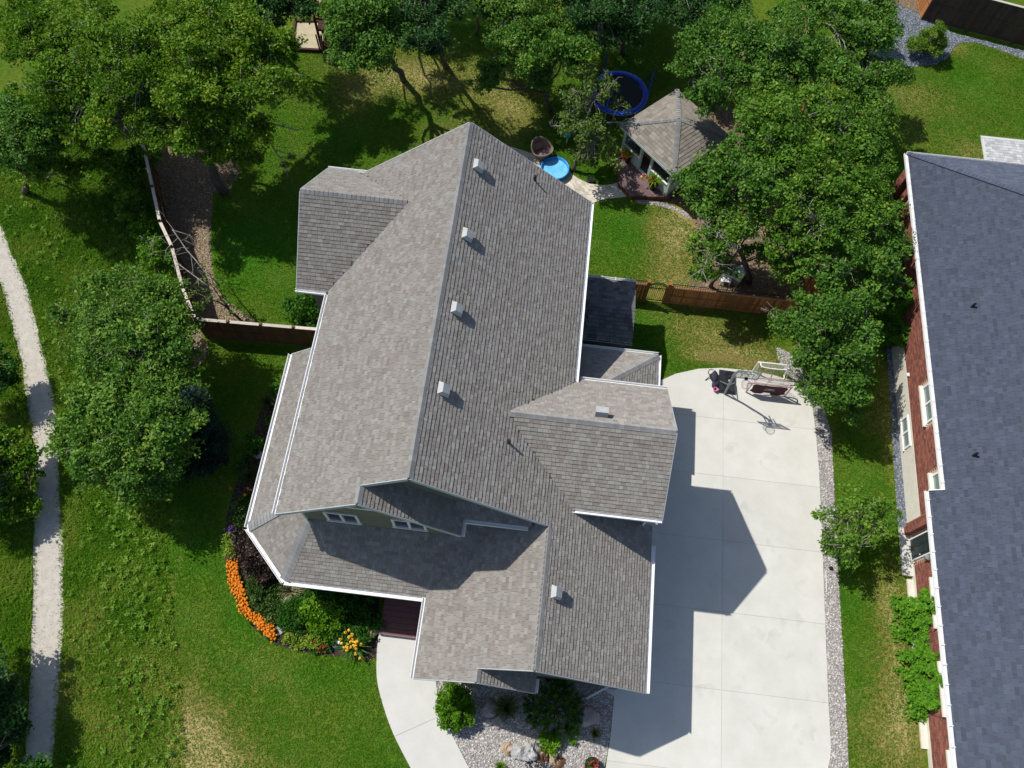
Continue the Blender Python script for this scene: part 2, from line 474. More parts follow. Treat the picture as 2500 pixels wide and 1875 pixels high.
def solo(name, mb, m, label, cat, base, group=None, smooth=False):
    """a thing that is one mesh, with its origin at its base"""
    o = mesh_obj(name, mb.v, mb.f, mb.a, m, None, smooth)
    o.data.transform(Matrix.Translation(-Vector(base)))
    o.location = base
    return tag(o, label, cat, group)

def copy_thing(src, loc, rotz=None, label=None, scale=None):
    def rec(o, p):
        c = o.copy(); COL.objects.link(c)
        if p is not None: c.parent = p
        for ch in list(o.children): rec(ch, c)
        return c
    r = rec(src, None)
    r.location = loc
    if rotz is not None: r.rotation_euler = (0, 0, rotz)
    if scale: r.scale = (scale,) * 3
    if label: r['label'] = label
    return r

def struct(name, mb, m):
    return tag(mb.build(name, m), kind='structure')

def rock_mesh(c, size, seed, sub=3, rough=0.18, flat=0.25):
    bm = bmesh.new()
    bmesh.ops.create_icosphere(bm, subdivisions=sub, radius=1.0)
    r = np.random.default_rng(seed)
    dirs = r.normal(size=(9, 3)); dirs /= np.linalg.norm(dirs, axis=1)[:, None]
    cut = r.uniform(0.55, 0.95, 9)
    ph = r.uniform(0, 6, (3,))
    V, F = [], []
    for w in bm.verts:
        p = np.array(w.co)
        for d, q in zip(dirs, cut):
            k = p @ d
            if k > q: p = p - d * (k - q) * 0.85
        p = p * (1 + rough * 0.5 * math.sin(5 * p[0] + ph[0]) * math.sin(4 * p[1] + ph[1]) + rough * 0.35 * math.sin(11 * p[2] + 9 * p[0] + ph[2]))
        p = p + r.normal(size=3) * rough * 0.06
        p[2] = max(p[2], -flat)
        V.append((c[0] + p[0] * size[0], c[1] + p[1] * size[1], c[2] + (p[2] + flat) * size[2]))
    F = [tuple(w.index for w in q.verts) for q in bm.faces]
    bm.free()
    return MB().add(V, F)

# ------------------------------------------------------------------ polygons
def clip_poly(P, C):
    """convex polygon P clipped by convex counter-clockwise polygon C"""
    out = list(P)
    n = len(C)
    for i in range(n):
        a, b = C[i], C[(i + 1) % n]
        ex, ey = b[0] - a[0], b[1] - a[1]
        inp, out = out, []
        if not inp: return []
        for j in range(len(inp)):
            p, q = inp[j], inp[(j + 1) % len(inp)]
            sp = ex * (p[1] - a[1]) - ey * (p[0] - a[0])
            sq = ex * (q[1] - a[1]) - ey * (q[0] - a[0])
            if sp >= 0: out.append(p)
            if (sp >= 0) != (sq >= 0):
                t = sp / (sp - sq)
                out.append((p[0] + t * (q[0] - p[0]), p[1] + t * (q[1] - p[1])))
    return out

def ccw(P):
    a = sum(P[i][0] * P[(i + 1) % len(P)][1] - P[(i + 1) % len(P)][0] * P[i][1] for i in range(len(P)))
    return P if a > 0 else P[::-1]

def inside(P, X, Y):
    P = np.asarray(P)
    r = np.zeros(len(X), bool)
    j = len(P) - 1
    for i in range(len(P)):
        c = ((P[i, 1] > Y) != (P[j, 1] > Y)) & (X < (P[j, 0] - P[i, 0]) * (Y - P[i, 1]) / (P[j, 1] - P[i, 1] + 1e-12) + P[i, 0])
        r ^= c
        j = i
    return r

def scatter(P, dens, seed):
    P = np.asarray(P)
    r = np.random.default_rng(seed)
    lo, hi = P.min(0), P.max(0)
    n = int(dens * np.prod(hi - lo))
    X, Y = r.uniform(lo[0], hi[0], n), r.uniform(lo[1], hi[1], n)
    k = inside(P, X, Y)
    return np.stack([X[k], Y[k]], 1), r

def smooth_line(pts, n=8):
    """Catmull-Rom through points"""
    pts = [np.array(p, float) for p in pts]
    P = [2 * pts[0] - pts[1]] + pts + [2 * pts[-1] - pts[-2]]
    out = []
    for i in range(1, len(P) - 2):
        for k in range(n):
            t = k / n
            out.append(0.5 * ((2 * P[i]) + (P[i + 1] - P[i - 1]) * t + (2 * P[i - 1] - 5 * P[i] + 4 * P[i + 1] - P[i + 2]) * t * t
                              + (3 * P[i] - P[i - 1] - 3 * P[i + 1] + P[i + 2]) * t ** 3))
    out.append(P[-2])
    return [tuple(p) for p in out]

def wobble(P, amp, seed):
    r = np.random.default_rng(seed)
    return [(p[0] + r.normal() * amp, p[1] + r.normal() * amp) for p in P]

# ------------------------------------------------------------------ leaves
def unit(a):
    return a / (np.linalg.norm(a, axis=-1, keepdims=True) + 1e-9)

def leaf_quads(C, N, size, r, wide=0.62):
    """one diamond leaf per centre C with normal N"""
    n = len(C)
    t = r.normal(size=(n, 3))
    A = unit(t - N * (t * N).sum(1, keepdims=True))
    B = np.cross(N, A)
    l = size * r.uniform(0.7, 1.3, (n, 1))
    w = l * wide
    droop = N * l * 0.12
    V = np.stack([C - A * l * 0.5 - droop, C + B * w * 0.5 - A * l * 0.05, C + A * l * 0.5 - droop, C - B * w * 0.5 - A * l * 0.05], 1)
    return V.reshape(-1, 3)

def crown(name, lobes, m, parent, leaf=0.17, dens=1.0, clump=0.55, seed=1, hole=0.0, up=0.75, flat=0.8, sun=0.0, wide=0.62, ragged=True):
    """lobes: (x,y,z,r); every lobe breaks into uneven boughs, every bough into clumps of leaves"""
    r = np.random.default_rng(seed)
    Vs, As, tips = [], [], []
    for (x, y, z, R) in lobes:
        c0 = np.array([x, y, z])
        if ragged and R > 0.7:
            nb = 8
            d = unit(r.normal(size=(nb, 3)) * np.array([1, 1, 0.6]) + np.array([0, 0, 0.25]))
            boughs = [(c0 + d[i] * R * r.uniform(0.45, 0.80) * np.array([1, 1, 0.75]), R * r.uniform(0.26, 0.52)) for i in range(nb)]
            boughs.append((c0, R * 0.6))
        else:
            boughs = [(c0, R)]
        for (bc, br) in boughs:
            cr = min(clump, br * 0.7)
            nc = max(4, int((3.0 if ragged else 5.6) * dens * (br / cr) ** 2))
            d = unit(r.normal(size=(nc * 3, 3)))
            d = d[d[:, 2] > -0.3][:nc]
            cc = bc + d * br * r.uniform(0.35, 1.12, (len(d), 1)) * np.array([1, 1, flat])
            if hole: cc = cc[r.random(len(cc)) > hole]
            if not len(cc): continue
            tips.append(cc)
            per = max(9, int(1.75 * dens * 3.14 * cr * cr / (leaf * leaf * wide * 0.5) * 0.5))
            n = len(cc) * per
            k = np.repeat(np.arange(len(cc)), per)
            e = unit(r.normal(size=(n, 3))) * (r.random((n, 1)) ** 0.5)
            csz = cr * r.uniform(0.55, 1.35, len(cc))[k][:, None]
            P = cc[k] + e * csz * np.array([1, 1, 0.55])
            tilt = unit(r.normal(size=(len(cc), 3)) + np.array([0, 0, 1.3]))[k]
            N = unit(tilt * up + unit(P - c0 + np.array([0, 0, R * 0.4])) * 0.3 + r.normal(size=(n, 3)) * 0.6)
            Vs.append(leaf_quads(P, N, leaf * r.uniform(0.8, 1.25), r, wide))
            As.append(r.normal(0, 0.07) + r.normal(0.42 + sun, 0.13, len(cc))[k] + r.normal(0, 0.19, n))  # the sun argument only offsets leaf tone along the colour ramp
    V = np.concatenate(Vs)
    V[:, 2] = np.maximum(V[:, 2], 0.02)
    return fast_quads(name, V, 4, np.concatenate(As), m, parent), np.concatenate(tips)

def limb(mb, a, b, r0, r1, r, n=5, bend=0.12):
    a, b = np.array(a, float), np.array(b, float)
    L = np.linalg.norm(b - a)
    k = max(2, int(L / 0.9) + 1)
    pts = []
    off = r.normal(size=3) * bend * L * 0.7
    off[2] = abs(off[2]) * 0.4
    for i in range(k + 1):
        t = i / k
        pts.append(a + (b - a) * t + off * math.sin(math.pi * t) + (r.normal(size=3) * 0.018 * L if 0 < i < k else 0))
    mb.tube(pts, [r0 + (r1 - r0) * i / k for i in range(k + 1)], n)

def tree(name, label, base, lobes, m, leaf=0.155, dens=1.0, clump=0.6, seed=1, hole=0.06, trunk=0.2, fork=0.4, cat='tree', group=None, twigs=0.35,
         bark='bark', sun=0.0, up=0.75, flat=0.8, dead=None, wide=0.62, bx=None, via=None, grow=1.16, lift=0.0):
    """base: picture point of the foot; lobes: picture points (px,py,height,radius in px)"""
    b = at(*base) if bx is None else np.array(bx)
    L = []
    for (px, py, h, rp) in lobes:
        h = h + lift
        c = at(px, py, h)
        L.append((c[0], c[1], h, rp * grow * mpp(px, py, h)))
    t = thing(name, label, cat, tuple(b), 0, group)
    _, tips = crown('crown', L, M[m], t, leaf, dens, clump, seed, hole, up, flat, sun, wide)
    r = np.random.default_rng(seed + 100)
    mb, tw = MB(), MB()
    cen = np.mean([l[:3] for l in L], 0)
    f = b + (cen - b) * fork
    f[2] = max(0.4, cen[2] * fork)
    if via: f = at(*via)
    limb(mb, b - np.array([0, 0, 0.05]), f, trunk, trunk * 0.72, r, 8, 0.06)
    for (x, y, z, R) in L:
        c = np.array([x, y, z - R * 0.15])
        limb(mb, f, c, trunk * 0.6, trunk * 0.22, r, 6, 0.1)
        tt = tips[np.linalg.norm(tips - np.array([x, y, z]), axis=1) < R * 1.1]
        for q in tt[r.random(len(tt)) < twigs]:
            limb(tw, c + (q - c) * 0.05, c + (q - c) * r.uniform(0.95, 1.22), max(0.02, trunk * 0.16), 0.012, r, 4, 0.14)
    mb.build('trunk', M[bark], t, True)
    if tw.n: tag(tw.build('twigs', M['greybark'], t, True), kind='stuff')
    if dead:
        db = MB()
        for (px, py, h, qx, qy, h2) in dead:
            a, e = at(px, py, h), at(qx, qy, h2)
            limb(db, a, e, 0.045, 0.018, r, 5, 0.05)
            for k in range(7):
                p = a + (e - a) * r.uniform(0.35, 1.0)
                q = p + (e - a) * 0.16 * r.uniform(0.3, 1.2) + r.normal(size=3) * 0.17 * np.linalg.norm(e - a)
                limb(db, p, q, 0.022, 0.008, r, 4, 0.2)
                for _ in range(2):
                    s_ = p + (q - p) * r.uniform(0.4, 1.0)
                    limb(db, s_, s_ + (q - p) * 0.4 + r.normal(size=3) * 0.1 * np.linalg.norm(e - a), 0.012, 0.006, r, 3, 0.05)
        db.build('dead_branches', M['greybark'], t, True)
    return t

def blades(name, C, m, parent, L=0.4, w=0.02, spread=0.6, seed=1, n=60, bend=0.5, rad=0.1, vmean=0.45):
    """arching grass blades from each centre"""
    r = np.random.default_rng(seed)
    C = np.asarray(C, float)
    k = np.repeat(np.arange(len(C)), n)
    N = len(k)
    a = r.uniform(0, 2 * np.pi, N)
    out = np.stack([np.cos(a), np.sin(a), np.zeros(N)], 1)
    side = np.stack([-np.sin(a), np.cos(a), np.zeros(N)], 1)
    s = (r.random(N) ** 0.6 * spread)[:, None]
    l = (L * r.uniform(0.6, 1.2, N))[:, None]
    up = np.array([0, 0, 1.0])
    p0 = C[k] + out * rad * r.random((N, 1))
    p1 = p0 + (out * s * 0.45 + up * 0.85) * l * 0.55
    p2 = p1 + (out * s * 1.0 + up * (0.55 - bend * s)) * l * 0.5
    V = np.stack([p0 - side * w, p0 + side * w, p1 + side * w * 0.8, p1 - side * w * 0.8,
                  p1 - side * w * 0.8, p1 + side * w * 0.8, p2 + side * w * 0.15, p2 - side * w * 0.15], 1).reshape(-1, 3)
    v = np.repeat(np.clip(r.normal(vmean, 0.2, N), 0, 1), 2)
    return fast_quads(name, V, 4, v, m, parent)

def blooms(name, C, m, parent, size=0.06, n=9, seed=1, dome=0.5):
    """flower heads: a small dome of petals at each centre"""
    r = np.random.default_rng(seed)
    C = np.asarray(C, float)
    k = np.repeat(np.arange(len(C)), n)
    N_ = len(k)
    d = unit(r.normal(size=(N_, 3)) + np.array([0, 0, 0.7]))
    d[:, 2] = np.abs(d[:, 2])
    P = C[k] + d * size * 0.5 * np.array([1, 1, dome])
    V = leaf_quads(P, unit(d + np.array([0, 0, 0.5])), size * 0.75, r, 0.8)
    return fast_quads(name, V, 4, np.repeat(r.random(len(C)), n) * 0.7 + r.random(N_) * 0.3, m, parent)

def pebbles(name, P, dens, size, m, seed, z=0.01, base=None):
    pts, r = scatter(P, dens, seed)
    n = len(pts)
    a0 = r.uniform(0, 6.28, n)
    V = np.zeros((n, 6, 3))
    sz = size * r.uniform(0.55, 1.25, n)
    for k in range(5):
        a = a0 + k * 2 * np.pi / 5 + r.normal(0, 0.25, n)
        q = sz * r.uniform(0.38, 0.6, n)
        V[:, k, 0] = pts[:, 0] + np.cos(a) * q * 1.25
        V[:, k, 1] = pts[:, 1] + np.sin(a) * q
        V[:, k, 2] = z + sz * r.uniform(0.0, 0.22, n)
    V[:, 5, 0] = pts[:, 0] + r.normal(0, 0.12, n) * sz
    V[:, 5, 1] = pts[:, 1] + r.normal(0, 0.12, n) * sz
    V[:, 5, 2] = z + sz * r.uniform(0.35, 0.6, n)
    T = np.concatenate([V[:, [k, (k + 1) % 5, 5]] for k in range(5)], 1).reshape(-1, 3)
    v = np.repeat(r.random(n), 5)
    return tag(fast_quads(name, T, 3, v, m), kind='stuff')

def litter(name, P, dens, size, m, seed, z=0.02, tilt=0.5, wide=0.5):
    pts, r = scatter(P, dens, seed)
    C = np.column_stack([pts, np.full(len(pts), z) + r.uniform(0, 0.03, len(pts))])
    N = unit(np.array([0, 0, 1.0]) + r.normal(size=(len(pts), 3)) * tilt)
    V = leaf_quads(C, N, size, r, wide)
    V[:, 2] = np.maximum(V[:, 2], z - 0.004)
    return tag(fast_quads(name, V, 4, r.random(len(pts)), m), kind='stuff')
# ------------------------------------------------------------------ ground
def make_ground():
    xs = np.concatenate([[-500, -250, -120, -70], np.arange(-42, 37, 0.3), [55, 90, 160, 300, 500]])
    ys = np.concatenate([[-500, -250, -120, -50, -20], np.arange(-8, 58, 0.3), [70, 100, 160, 300, 500]])
    X, Y = np.meshgrid(xs, ys)
    nx, ny = len(xs), len(ys)
    V = np.stack([X.ravel(), Y.ravel(), np.zeros(nx * ny)], 1)
    i = np.arange(nx * ny).reshape(ny, nx)
    F = np.stack([i[:-1, :-1], i[:-1, 1:], i[1:, 1:], i[1:, :-1]], -1).reshape(-1, 4)
    me = bpy.data.meshes.new('ground')
    me.vertices.add(len(V)); me.vertices.foreach_set('co', V.astype(np.float32).ravel())
    me.loops.add(F.size); me.loops.foreach_set('vertex_index', F.astype(np.int32).ravel())
    me.polygons.add(len(F)); me.polygons.foreach_set('loop_start', np.arange(0, F.size, 4, dtype=np.int32))
    global DRYB
    def field(blobs, V=V):
        f = np.zeros(len(V))
        for px, py, rx, ry, amt in blobs:
            c = at(px, py)
            s = mpp(px, py)
            f += amt * np.exp(-(((V[:, 0] - c[0]) / (rx * s)) ** 2 + ((V[:, 1] - c[1]) / (ry * s)) ** 2))
        return f
    # sun-dried patches of the lawns, listed where the photograph shows them
    BL = ([(1655, 570, 75, 120, 0.85), (1640, 700, 90, 50, 0.5), (1720, 810, 110, 60, 0.55), (1840, 880, 90, 60, 0.6), (1720, 868, 60, 14, 0.5), (1780, 875, 70, 14, 0.4),
                 (1250, 260, 90, 90, 0.62), (960, 190, 140, 60, 0.55), (860, 240, 60, 60, 0.45), (1090, 180, 160, 90, 0.45), (1110, 330, 90, 60, 0.35),
                 (490, 1800, 70, 70, 0.75), (540, 1880, 110, 60, 0.75), (700, 1760, 300, 130, 0.12), (430, 1800, 40, 60, 0.3), (620, 1620, 160, 80, 0.12),
                 (2190, 1560, 40, 160, 0.55), (2200, 1780, 60, 130, 0.6), (2110, 1800, 90, 130, 0.30), (2170, 1450, 40, 80, 0.45), (2180, 1050, 30, 160, 0.5), (2140, 1000, 60, 90, 0.3),
                 (2250, 230, 120, 50, 0.33), (2230, 300, 60, 90, 0.30), (2370, 370, 60, 50, 0.45), (2330, 120, 40, 30, 0.4),
                 (160, 830, 40, 200, 0.40), (175, 1250, 30, 200, 0.38), (170, 1650, 30, 220, 0.42), (300, 1700, 160, 160, 0.38), (230, 1480, 80, 90, 0.18), (30, 60, 40, 200, 0.25),
                 (400, 1500, 8, 260, 0.30), (440, 1780, 12, 120, 0.35), (20, 1000, 40, 200, 0.3), (1240, 345, 40, 60, 0.25), (780, 620, 60, 60, 0.1), (300, 700, 60, 60, 0.3)])
    dry = field(BL)
    DRYB = lambda Q: field(BL, Q)
    lush = field([(1520, 560, 70, 110, 0.75), (1590, 830, 60, 80, 0.7), (600, 620, 110, 90, 0.7), (820, 330, 110, 60, 0.5), (620, 560, 120, 110, 0.6), (700, 820, 150, 50, 0.4),
                  (600, 1480, 60, 130, 0.55), (470, 1350, 70, 150, 0.4), (700, 1640, 150, 40, 0.35), (2090, 1150, 30, 160, 0.6), (2080, 1550, 30, 250, 0.5), (2380, 210, 70, 80, 0.55), (2170, 210, 60, 50, 0.45),
                  (300, 1350, 90, 160, 0.5), (330, 600, 90, 60, 0.9), (400, 560, 60, 120, 0.7), (870, 1700, 40, 120, 0.3), (1440, 400, 60, 60, 0.3)])
    for nm, f in (('dry', dry), ('lush', lush)):
        a = me.attributes.new(nm, 'FLOAT', 'POINT')
        a.data.foreach_set('value', np.clip(f, 0, 1.1).astype(np.float32))
    me.materials.append(M['lawn'])
    me.update(calc_edges=True)
    o = bpy.data.objects.new('lawn', me)
    COL.objects.link(o)
    tag(o, kind='structure')
make_ground()

def sheet(name, P, z, m):
    n = len(P)
    return struct(name, MB().add([(p[0], p[1], z) for p in ccw(list(P))], [tuple(range(n))], 0.5), M[m])

# gravelled trail on the west
tr_r = [(-120, 300), (-70, 450), (0, 548), (25, 605), (64, 700), (91, 793), (110, 870), (133, 986), (138, 1060), (143, 1101), (150, 1250), (154, 1394), (155, 1500), (150, 1600), (144, 1663), (135, 1780), (127, 1875), (110, 2060)]
tr_l = [(-190, 380), (-130, 540), (-30, 640), (4, 700), (29, 793), (52, 880), (66, 986), (80, 1050), (85, 1101), (84, 1250), (79, 1394), (76, 1550), (73, 1663), (65, 1780), (56, 1875), (40, 2060)]
TRAIL = wobble(smooth_line(gp(tr_r), 10), 0.03, 3) + wobble(smooth_line(gp(tr_l), 10), 0.03, 4)[::-1]
def strip(name, A, B, z, m):
    n = min(len(A), len(B))
    A = [A[int(i * (len(A) - 1) / (n - 1))] for i in range(n)]
    B = [B[int(i * (len(B) - 1) / (n - 1))] for i in range(n)]
    V = [(p[0], p[1], z) for p in A] + [(p[0], p[1], z) for p in B]
    return struct(name, MB().add(V, [(i, i + 1, n + i + 1, n + i) for i in range(n - 1)], 0.5), M[m])
strip('trail', wobble(smooth_line(gp(tr_l), 6), 0.04, 4), wobble(smooth_line(gp(tr_r), 6), 0.04, 3), 0.004, 'trail')
litter('trail_grit', TRAIL, 60, 0.05, M['pebble'], 31, 0.006, 0.25)

# driveway slabs, cut by their joints
DRIVE = ccw([(5.32, 17.6), *gp([(1607, 932), (1650, 913), (1705, 901), (1760, 899), (1830, 905), (1890, 917), (1936, 932), (1965, 958), (1984, 1000), (1991, 1060), (1999, 1150), (2006, 1300), (2013, 1500), (2022, 1720), (2028, 1825), (2026, 1850), (2020, 1878), (2008, 1905)]),
             (16.9, -3.5), (16.9, -30), (2.0, -30), *gp([(1478, 1880), (1490, 1800), (1499, 1700)]), (4.55, 2.9), (5.32, 2.95)])
JX = float(at(1762, 1550)[0])
JY = [float(at(1763, y)[1]) for y in (1024, 1163, 1320, 1494, 1685)]
JY = [60] + JY + [JY[-1] - 3.4, JY[-1] - 6.8, JY[-1] - 10.2, -60]
XS = [-60, JX, 60]
drv = thing('driveway', 'pale concrete driveway slabs east of the house', 'driveway', (10, 10, 0))
def cells(polyg, xs, ys, gap, z0, z1, m, name, parent, holder=None):
    for i in range(len(xs) - 1):
        for j in range(len(ys) - 1):
            lo, hi = min(ys[j], ys[j + 1]), max(ys[j], ys[j + 1])
            C = [(xs[i] + gap, lo + gap), (xs[i + 1] - gap, lo + gap), (xs[i + 1] - gap, hi - gap), (xs[i] + gap, hi - gap)]
            q = clip_poly(polyg, C)
            if len(q) > 2:
                MB().prism(q, z0, z1).build(name, m, parent)
del drv['label'], drv['category']
drv['kind'] = 'structure'
cells(DRIVE, XS, JY, 0.0045, -0.02, 0.045, M['concrete'], 'slab', drv)
MB().add([(p[0], p[1], 0.030) for p in DRIVE], [tuple(range(len(DRIVE)))]).build('joint_filler', M['joint'], drv)

# faint tyre and water stains lying on the slabs
M['stain'] = mat('grey_stain', (0.30, 0.31, 0.30), (0.36, 0.36, 0.34), scale=6, rough=0.9)
_sb = M['stain'].node_tree
_sn = _sb.nodes.new('ShaderNodeTexNoise'); _sn.inputs['Scale'].default_value = 1.6; _sn.inputs['Detail'].default_value = 8
_sm = _sb.nodes.new('ShaderNodeMapRange'); _sm.inputs[1].default_value = 0.48; _sm.inputs[2].default_value = 0.80; _sm.inputs[4].default_value = 0.17
_st = _sb.nodes.new('ShaderNodeTexCoord')
_sb.links.new(_st.outputs['Object'], _sn.inputs['Vector'])
_sb.links.new(_sn.outputs[0], _sm.inputs[0])
_sb.links.new(_sm.outputs[0], _sb.nodes['Principled BSDF'].inputs['Alpha'])
_rs = np.random.default_rng(8)
for (px, py, q) in ((1965, 1435, 0.5), (1930, 1520, 0.7), (1900, 1580, 0.8), (1985, 1605, 0.4), (1845, 1545, 0.4), (1790, 1555, 0.35), (1960, 1780, 0.6), (1860, 1760, 0.6), (1990, 1700, 0.5), (1800, 1660, 0.5), (1735, 1415, 0.35), (1640, 1530, 0.4), (1900, 1330, 0.7), (1720, 1690, 0.5), (1880, 1130, 0.6), (1790, 1100, 0.5), (1935, 1020, 0.5), (1830, 1250, 0.6)):
    c_ = at(px, py)
    n_ = 18
    P_ = [(c_[0] + q * _rs.uniform(0.6, 1.2) * math.cos(6.283 * k / n_), c_[1] + q * _rs.uniform(0.6, 1.2) * math.sin(6.283 * k / n_), 0.049) for k in range(n_)]
    MB().add(P_, [tuple(range(n_))], 0.5).build('stain', M['stain'], drv)

# curved front walkway
wl = smooth_line(gp([(925, 1545), (920, 1600), (921, 1660), (935, 1720), (960, 1790), (1003, 1875), (1060, 1975)]), 6)
wr = smooth_line(gp([(1062, 1545), (1062, 1620), (1066, 1680), (1076, 1735), (1102, 1790), (1148, 1880), (1205, 1980)]), 6)
WALK = ccw(wl + wr[::-1])
wk = thing('walkway', 'w', 'w', (-2.5, 1, 0)); del wk['label'], wk['category']; wk['kind'] = 'structure'
ja, jb = np.array(at(972, 1794)[:2]), np.array(at(1075, 1748)[:2])
jd = (jb - ja) / np.linalg.norm(jb - ja); jn = np.array([-jd[1], jd[0]])
for s_ in (1, -1):
    o_ = (ja + jb) / 2 + jn * 0.006 * s_
    C_ = [o_ - jd * 40, o_ + jd * 40, o_ + jd * 40 + jn * 40 * s_, o_ - jd * 40 + jn * 40 * s_]
    q_ = clip_poly(WALK, ccw([tuple(c) for c in C_]))
    MB().prism(q_, -0.02, 0.05).build('slab', M['walk'], wk)
MB().add([(p[0], p[1], 0.030) for p in WALK], [tuple(range(len(WALK)))]).build('joint_filler', M['joint'], wk)

# gravel beds
BEDF = gp([(1062, 1640), (1066, 1680), (1076, 1735), (1102, 1790), (1150, 1882), (1474, 1884), (1489, 1800), (1498, 1700), (1503, 1640)])
sheet('gravel_bed', BEDF, 0.010, 'gravelbase')
pebbles('front_gravel', BEDF, 330, 0.075, M['pebble'], 41, 0.012)
SIDE = gp([(1938, 934), (1965, 958), (1984, 1000), (1991, 1060), (1999, 1150), (2006, 1300), (2013, 1500), (2022, 1720), (2027, 1812), (2016, 1890), (2073, 1890), (2066, 1750), (2058, 1600), (2049, 1450), (2041, 1300), (2034, 1150), (2030, 1060), (2012, 1000), (1990, 930), (1960, 890), (1925, 860), (1893, 845), (1900, 880)])
sheet('gravel_border', SIDE, 0.008, 'gravelbase')
pebbles('side_gravel', SIDE, 330, 0.075, M['pebble'], 42, 0.010)
BLUE = gp([(2150, 640), (2160, 800), (2168, 900), (2180, 1100), (2193, 1292)]) + [(18.84, 11.8), (18.84, 30.3)] + gp([(2125, 560)])
sheet('blue_gravel_strip', BLUE, 0.008, 'bluebase')
pebbles('blue_gravel', BLUE, 300, 0.075, M['bluepebble'], 43, 0.010)
BLUEN = gp([(2100, -20), (2180, 6), (2258, 40), (2330, 82), (2420, 104), (2520, 130), (2520, 152), (2440, 122), (2385, 105), (2345, 104), (2326, 118), (2316, 140), (2285, 157), (2235, 163), (2185, 162), (2150, 158), (2110, 120)])
sheet('corner_gravel', BLUEN, 0.008, 'bluebase')
pebbles('corner_blue_gravel', BLUEN, 260, 0.09, M['bluepebble'], 44, 0.010)

# planting and mulch beds
BEDW = ccw(gp([(570, 1200), (553, 1260), (549, 1310), (549, 1360), (556, 1405), (570, 1450), (588, 1490), (612, 1525), (645, 1558), (690, 1580), (745, 1593), (800, 1600), (850, 1606), (905, 1612), (925, 1600), (925, 1450), (720, 1420), (640, 1330), (690, 1150), (740, 940), (700, 930), (655, 960), (630, 1020), (605, 1100)]))
sheet('flower_bed', BEDW, 0.010, 'soil')
litter('bed_mulch', BEDW, 90, 0.06, M['leaflitter'], 51, 0.014)
LB = ccw(gp([(345, 330), (372, 480), (400, 560), (440, 690), (478, 781), (560, 800), (625, 792), (605, 770), (560, 745), (528, 700), (517, 640), (514, 560), (520, 470), (560, 470), (590, 420), (560, 330), (480, 260), (380, 270)]))
sheet('fence_bed', LB, 0.006, 'mulch')
litter('fence_bed_litter', LB, 130, 0.11, M['leaflitter'], 52, 0.012, 0.5)
CH_ = ccw(gp([(470, 560), (500, 560), (514, 580), (514, 640), (525, 690), (555, 740), (605, 770), (625, 792), (560, 795), (530, 770), (510, 720), (488, 650)]))
litter('wood_chips', CH_, 420, 0.085, M['chips'], 53, 0.02, 0.4)
CH2 = ccw(gp([(445, 700), (470, 760), (500, 835), (510, 845), (500, 880), (470, 905), (440, 870), (430, 830), (440, 790), (425, 750)]))
sheet('chip_patch', CH2, 0.006, 'mulch')
litter('wood_chip_patch', CH2, 420, 0.085, M['chips'], 54, 0.012, 0.4)
RB = ccw(gp([(1690, 720), (1680, 690), (1740, 640), (1700, 560), (1690, 500), (1625, 495), (1660, 470), (1700, 300), (1700, 150), (1950, 100)]) + [(14.2, 42), (14.25, 23.1)] + gp([(1700, 745)]))
sheet('tree_bed', RB, 0.006, 'mulch')
litter('tree_bed_litter', RB, 60, 0.14, M['leaflitter'], 55, 0.012, 0.5)
GB = ccw(gp([(1535, 478), (1625, 496), (1680, 520), (1690, 540), (1650, 515), (1600, 502), (1560, 498)]))
sheet('gazebo_gravel', GB, 0.010, 'gravelbase')
pebbles('gazebo_pebbles', GB, 260, 0.07, M['pebble'], 45, 0.012)
NB = ccw(gp([(2180, 4), (2258, 38), (2262, 10), (2250, -25), (2150, -30)]))
sheet('corner_mulch', NB, 0.004, 'mulch')
litter('corner_litter', NB, 90, 0.1, M['leaflitter'], 56, 0.010)

# paved walk to the gazebo: rows of stones following its curve
pu = smooth_line(gp([(1225, 352), (1270, 366), (1320, 382), (1345, 389), (1372, 400), (1395, 425), (1420, 441), (1445, 450), (1474, 453), (1500, 449), (1524, 438)]), 6)
pl = smooth_line(gp([(1215, 440), (1260, 450), (1310, 470), (1350, 482), (1385, 495), (1425, 505), (1445, 498), (1467, 489), (1494, 485), (1520, 482), (1546, 477)]), 6)
pv = thing('stone_walk', 'w', 'w', (5, 29, 0)); del pv['label'], pv['category']; pv['kind'] = 'structure'
_n = min(len(pu), len(pl))
MB().add([(p[0], p[1], 0.006) for p in pu[:_n]] + [(p[0], p[1], 0.006) for p in pl[:_n]], [(i, i + 1, _n + i + 1, _n + i) for i in range(_n - 1)]).build('sand_joint', M['chips'], pv)
PU, PL = np.array(pu[:_n]), np.array(pl[:_n])
def lerp_line(P, t):
    f = t * (len(P) - 1); i = min(int(f), len(P) - 2)
    return P[i] + (P[i + 1] - P[i]) * (f - i)
_r = random.Random(4)
rows = 8
for k in range(rows):
    t = _r.random() * 0.03
    while t < 0.995:
        t2 = min(1.0, t + _r.uniform(0.035, 0.06))
        q = []
        for tt, kk in ((t, k), (t2, k), (t2, k + 1), (t, k + 1)):
            a, b = lerp_line(PU, tt), lerp_line(PL, tt)
            q.append(a + (b - a) * kk / rows)
        c = np.mean(q, 0)
        q = [tuple(c + (p - c) * 0.965) for p in q]
        MB().prism(q, 0.0, 0.035 + _r.uniform(0, 0.008), cap=False).build('paver', M['paver'], pv)
        t = t2

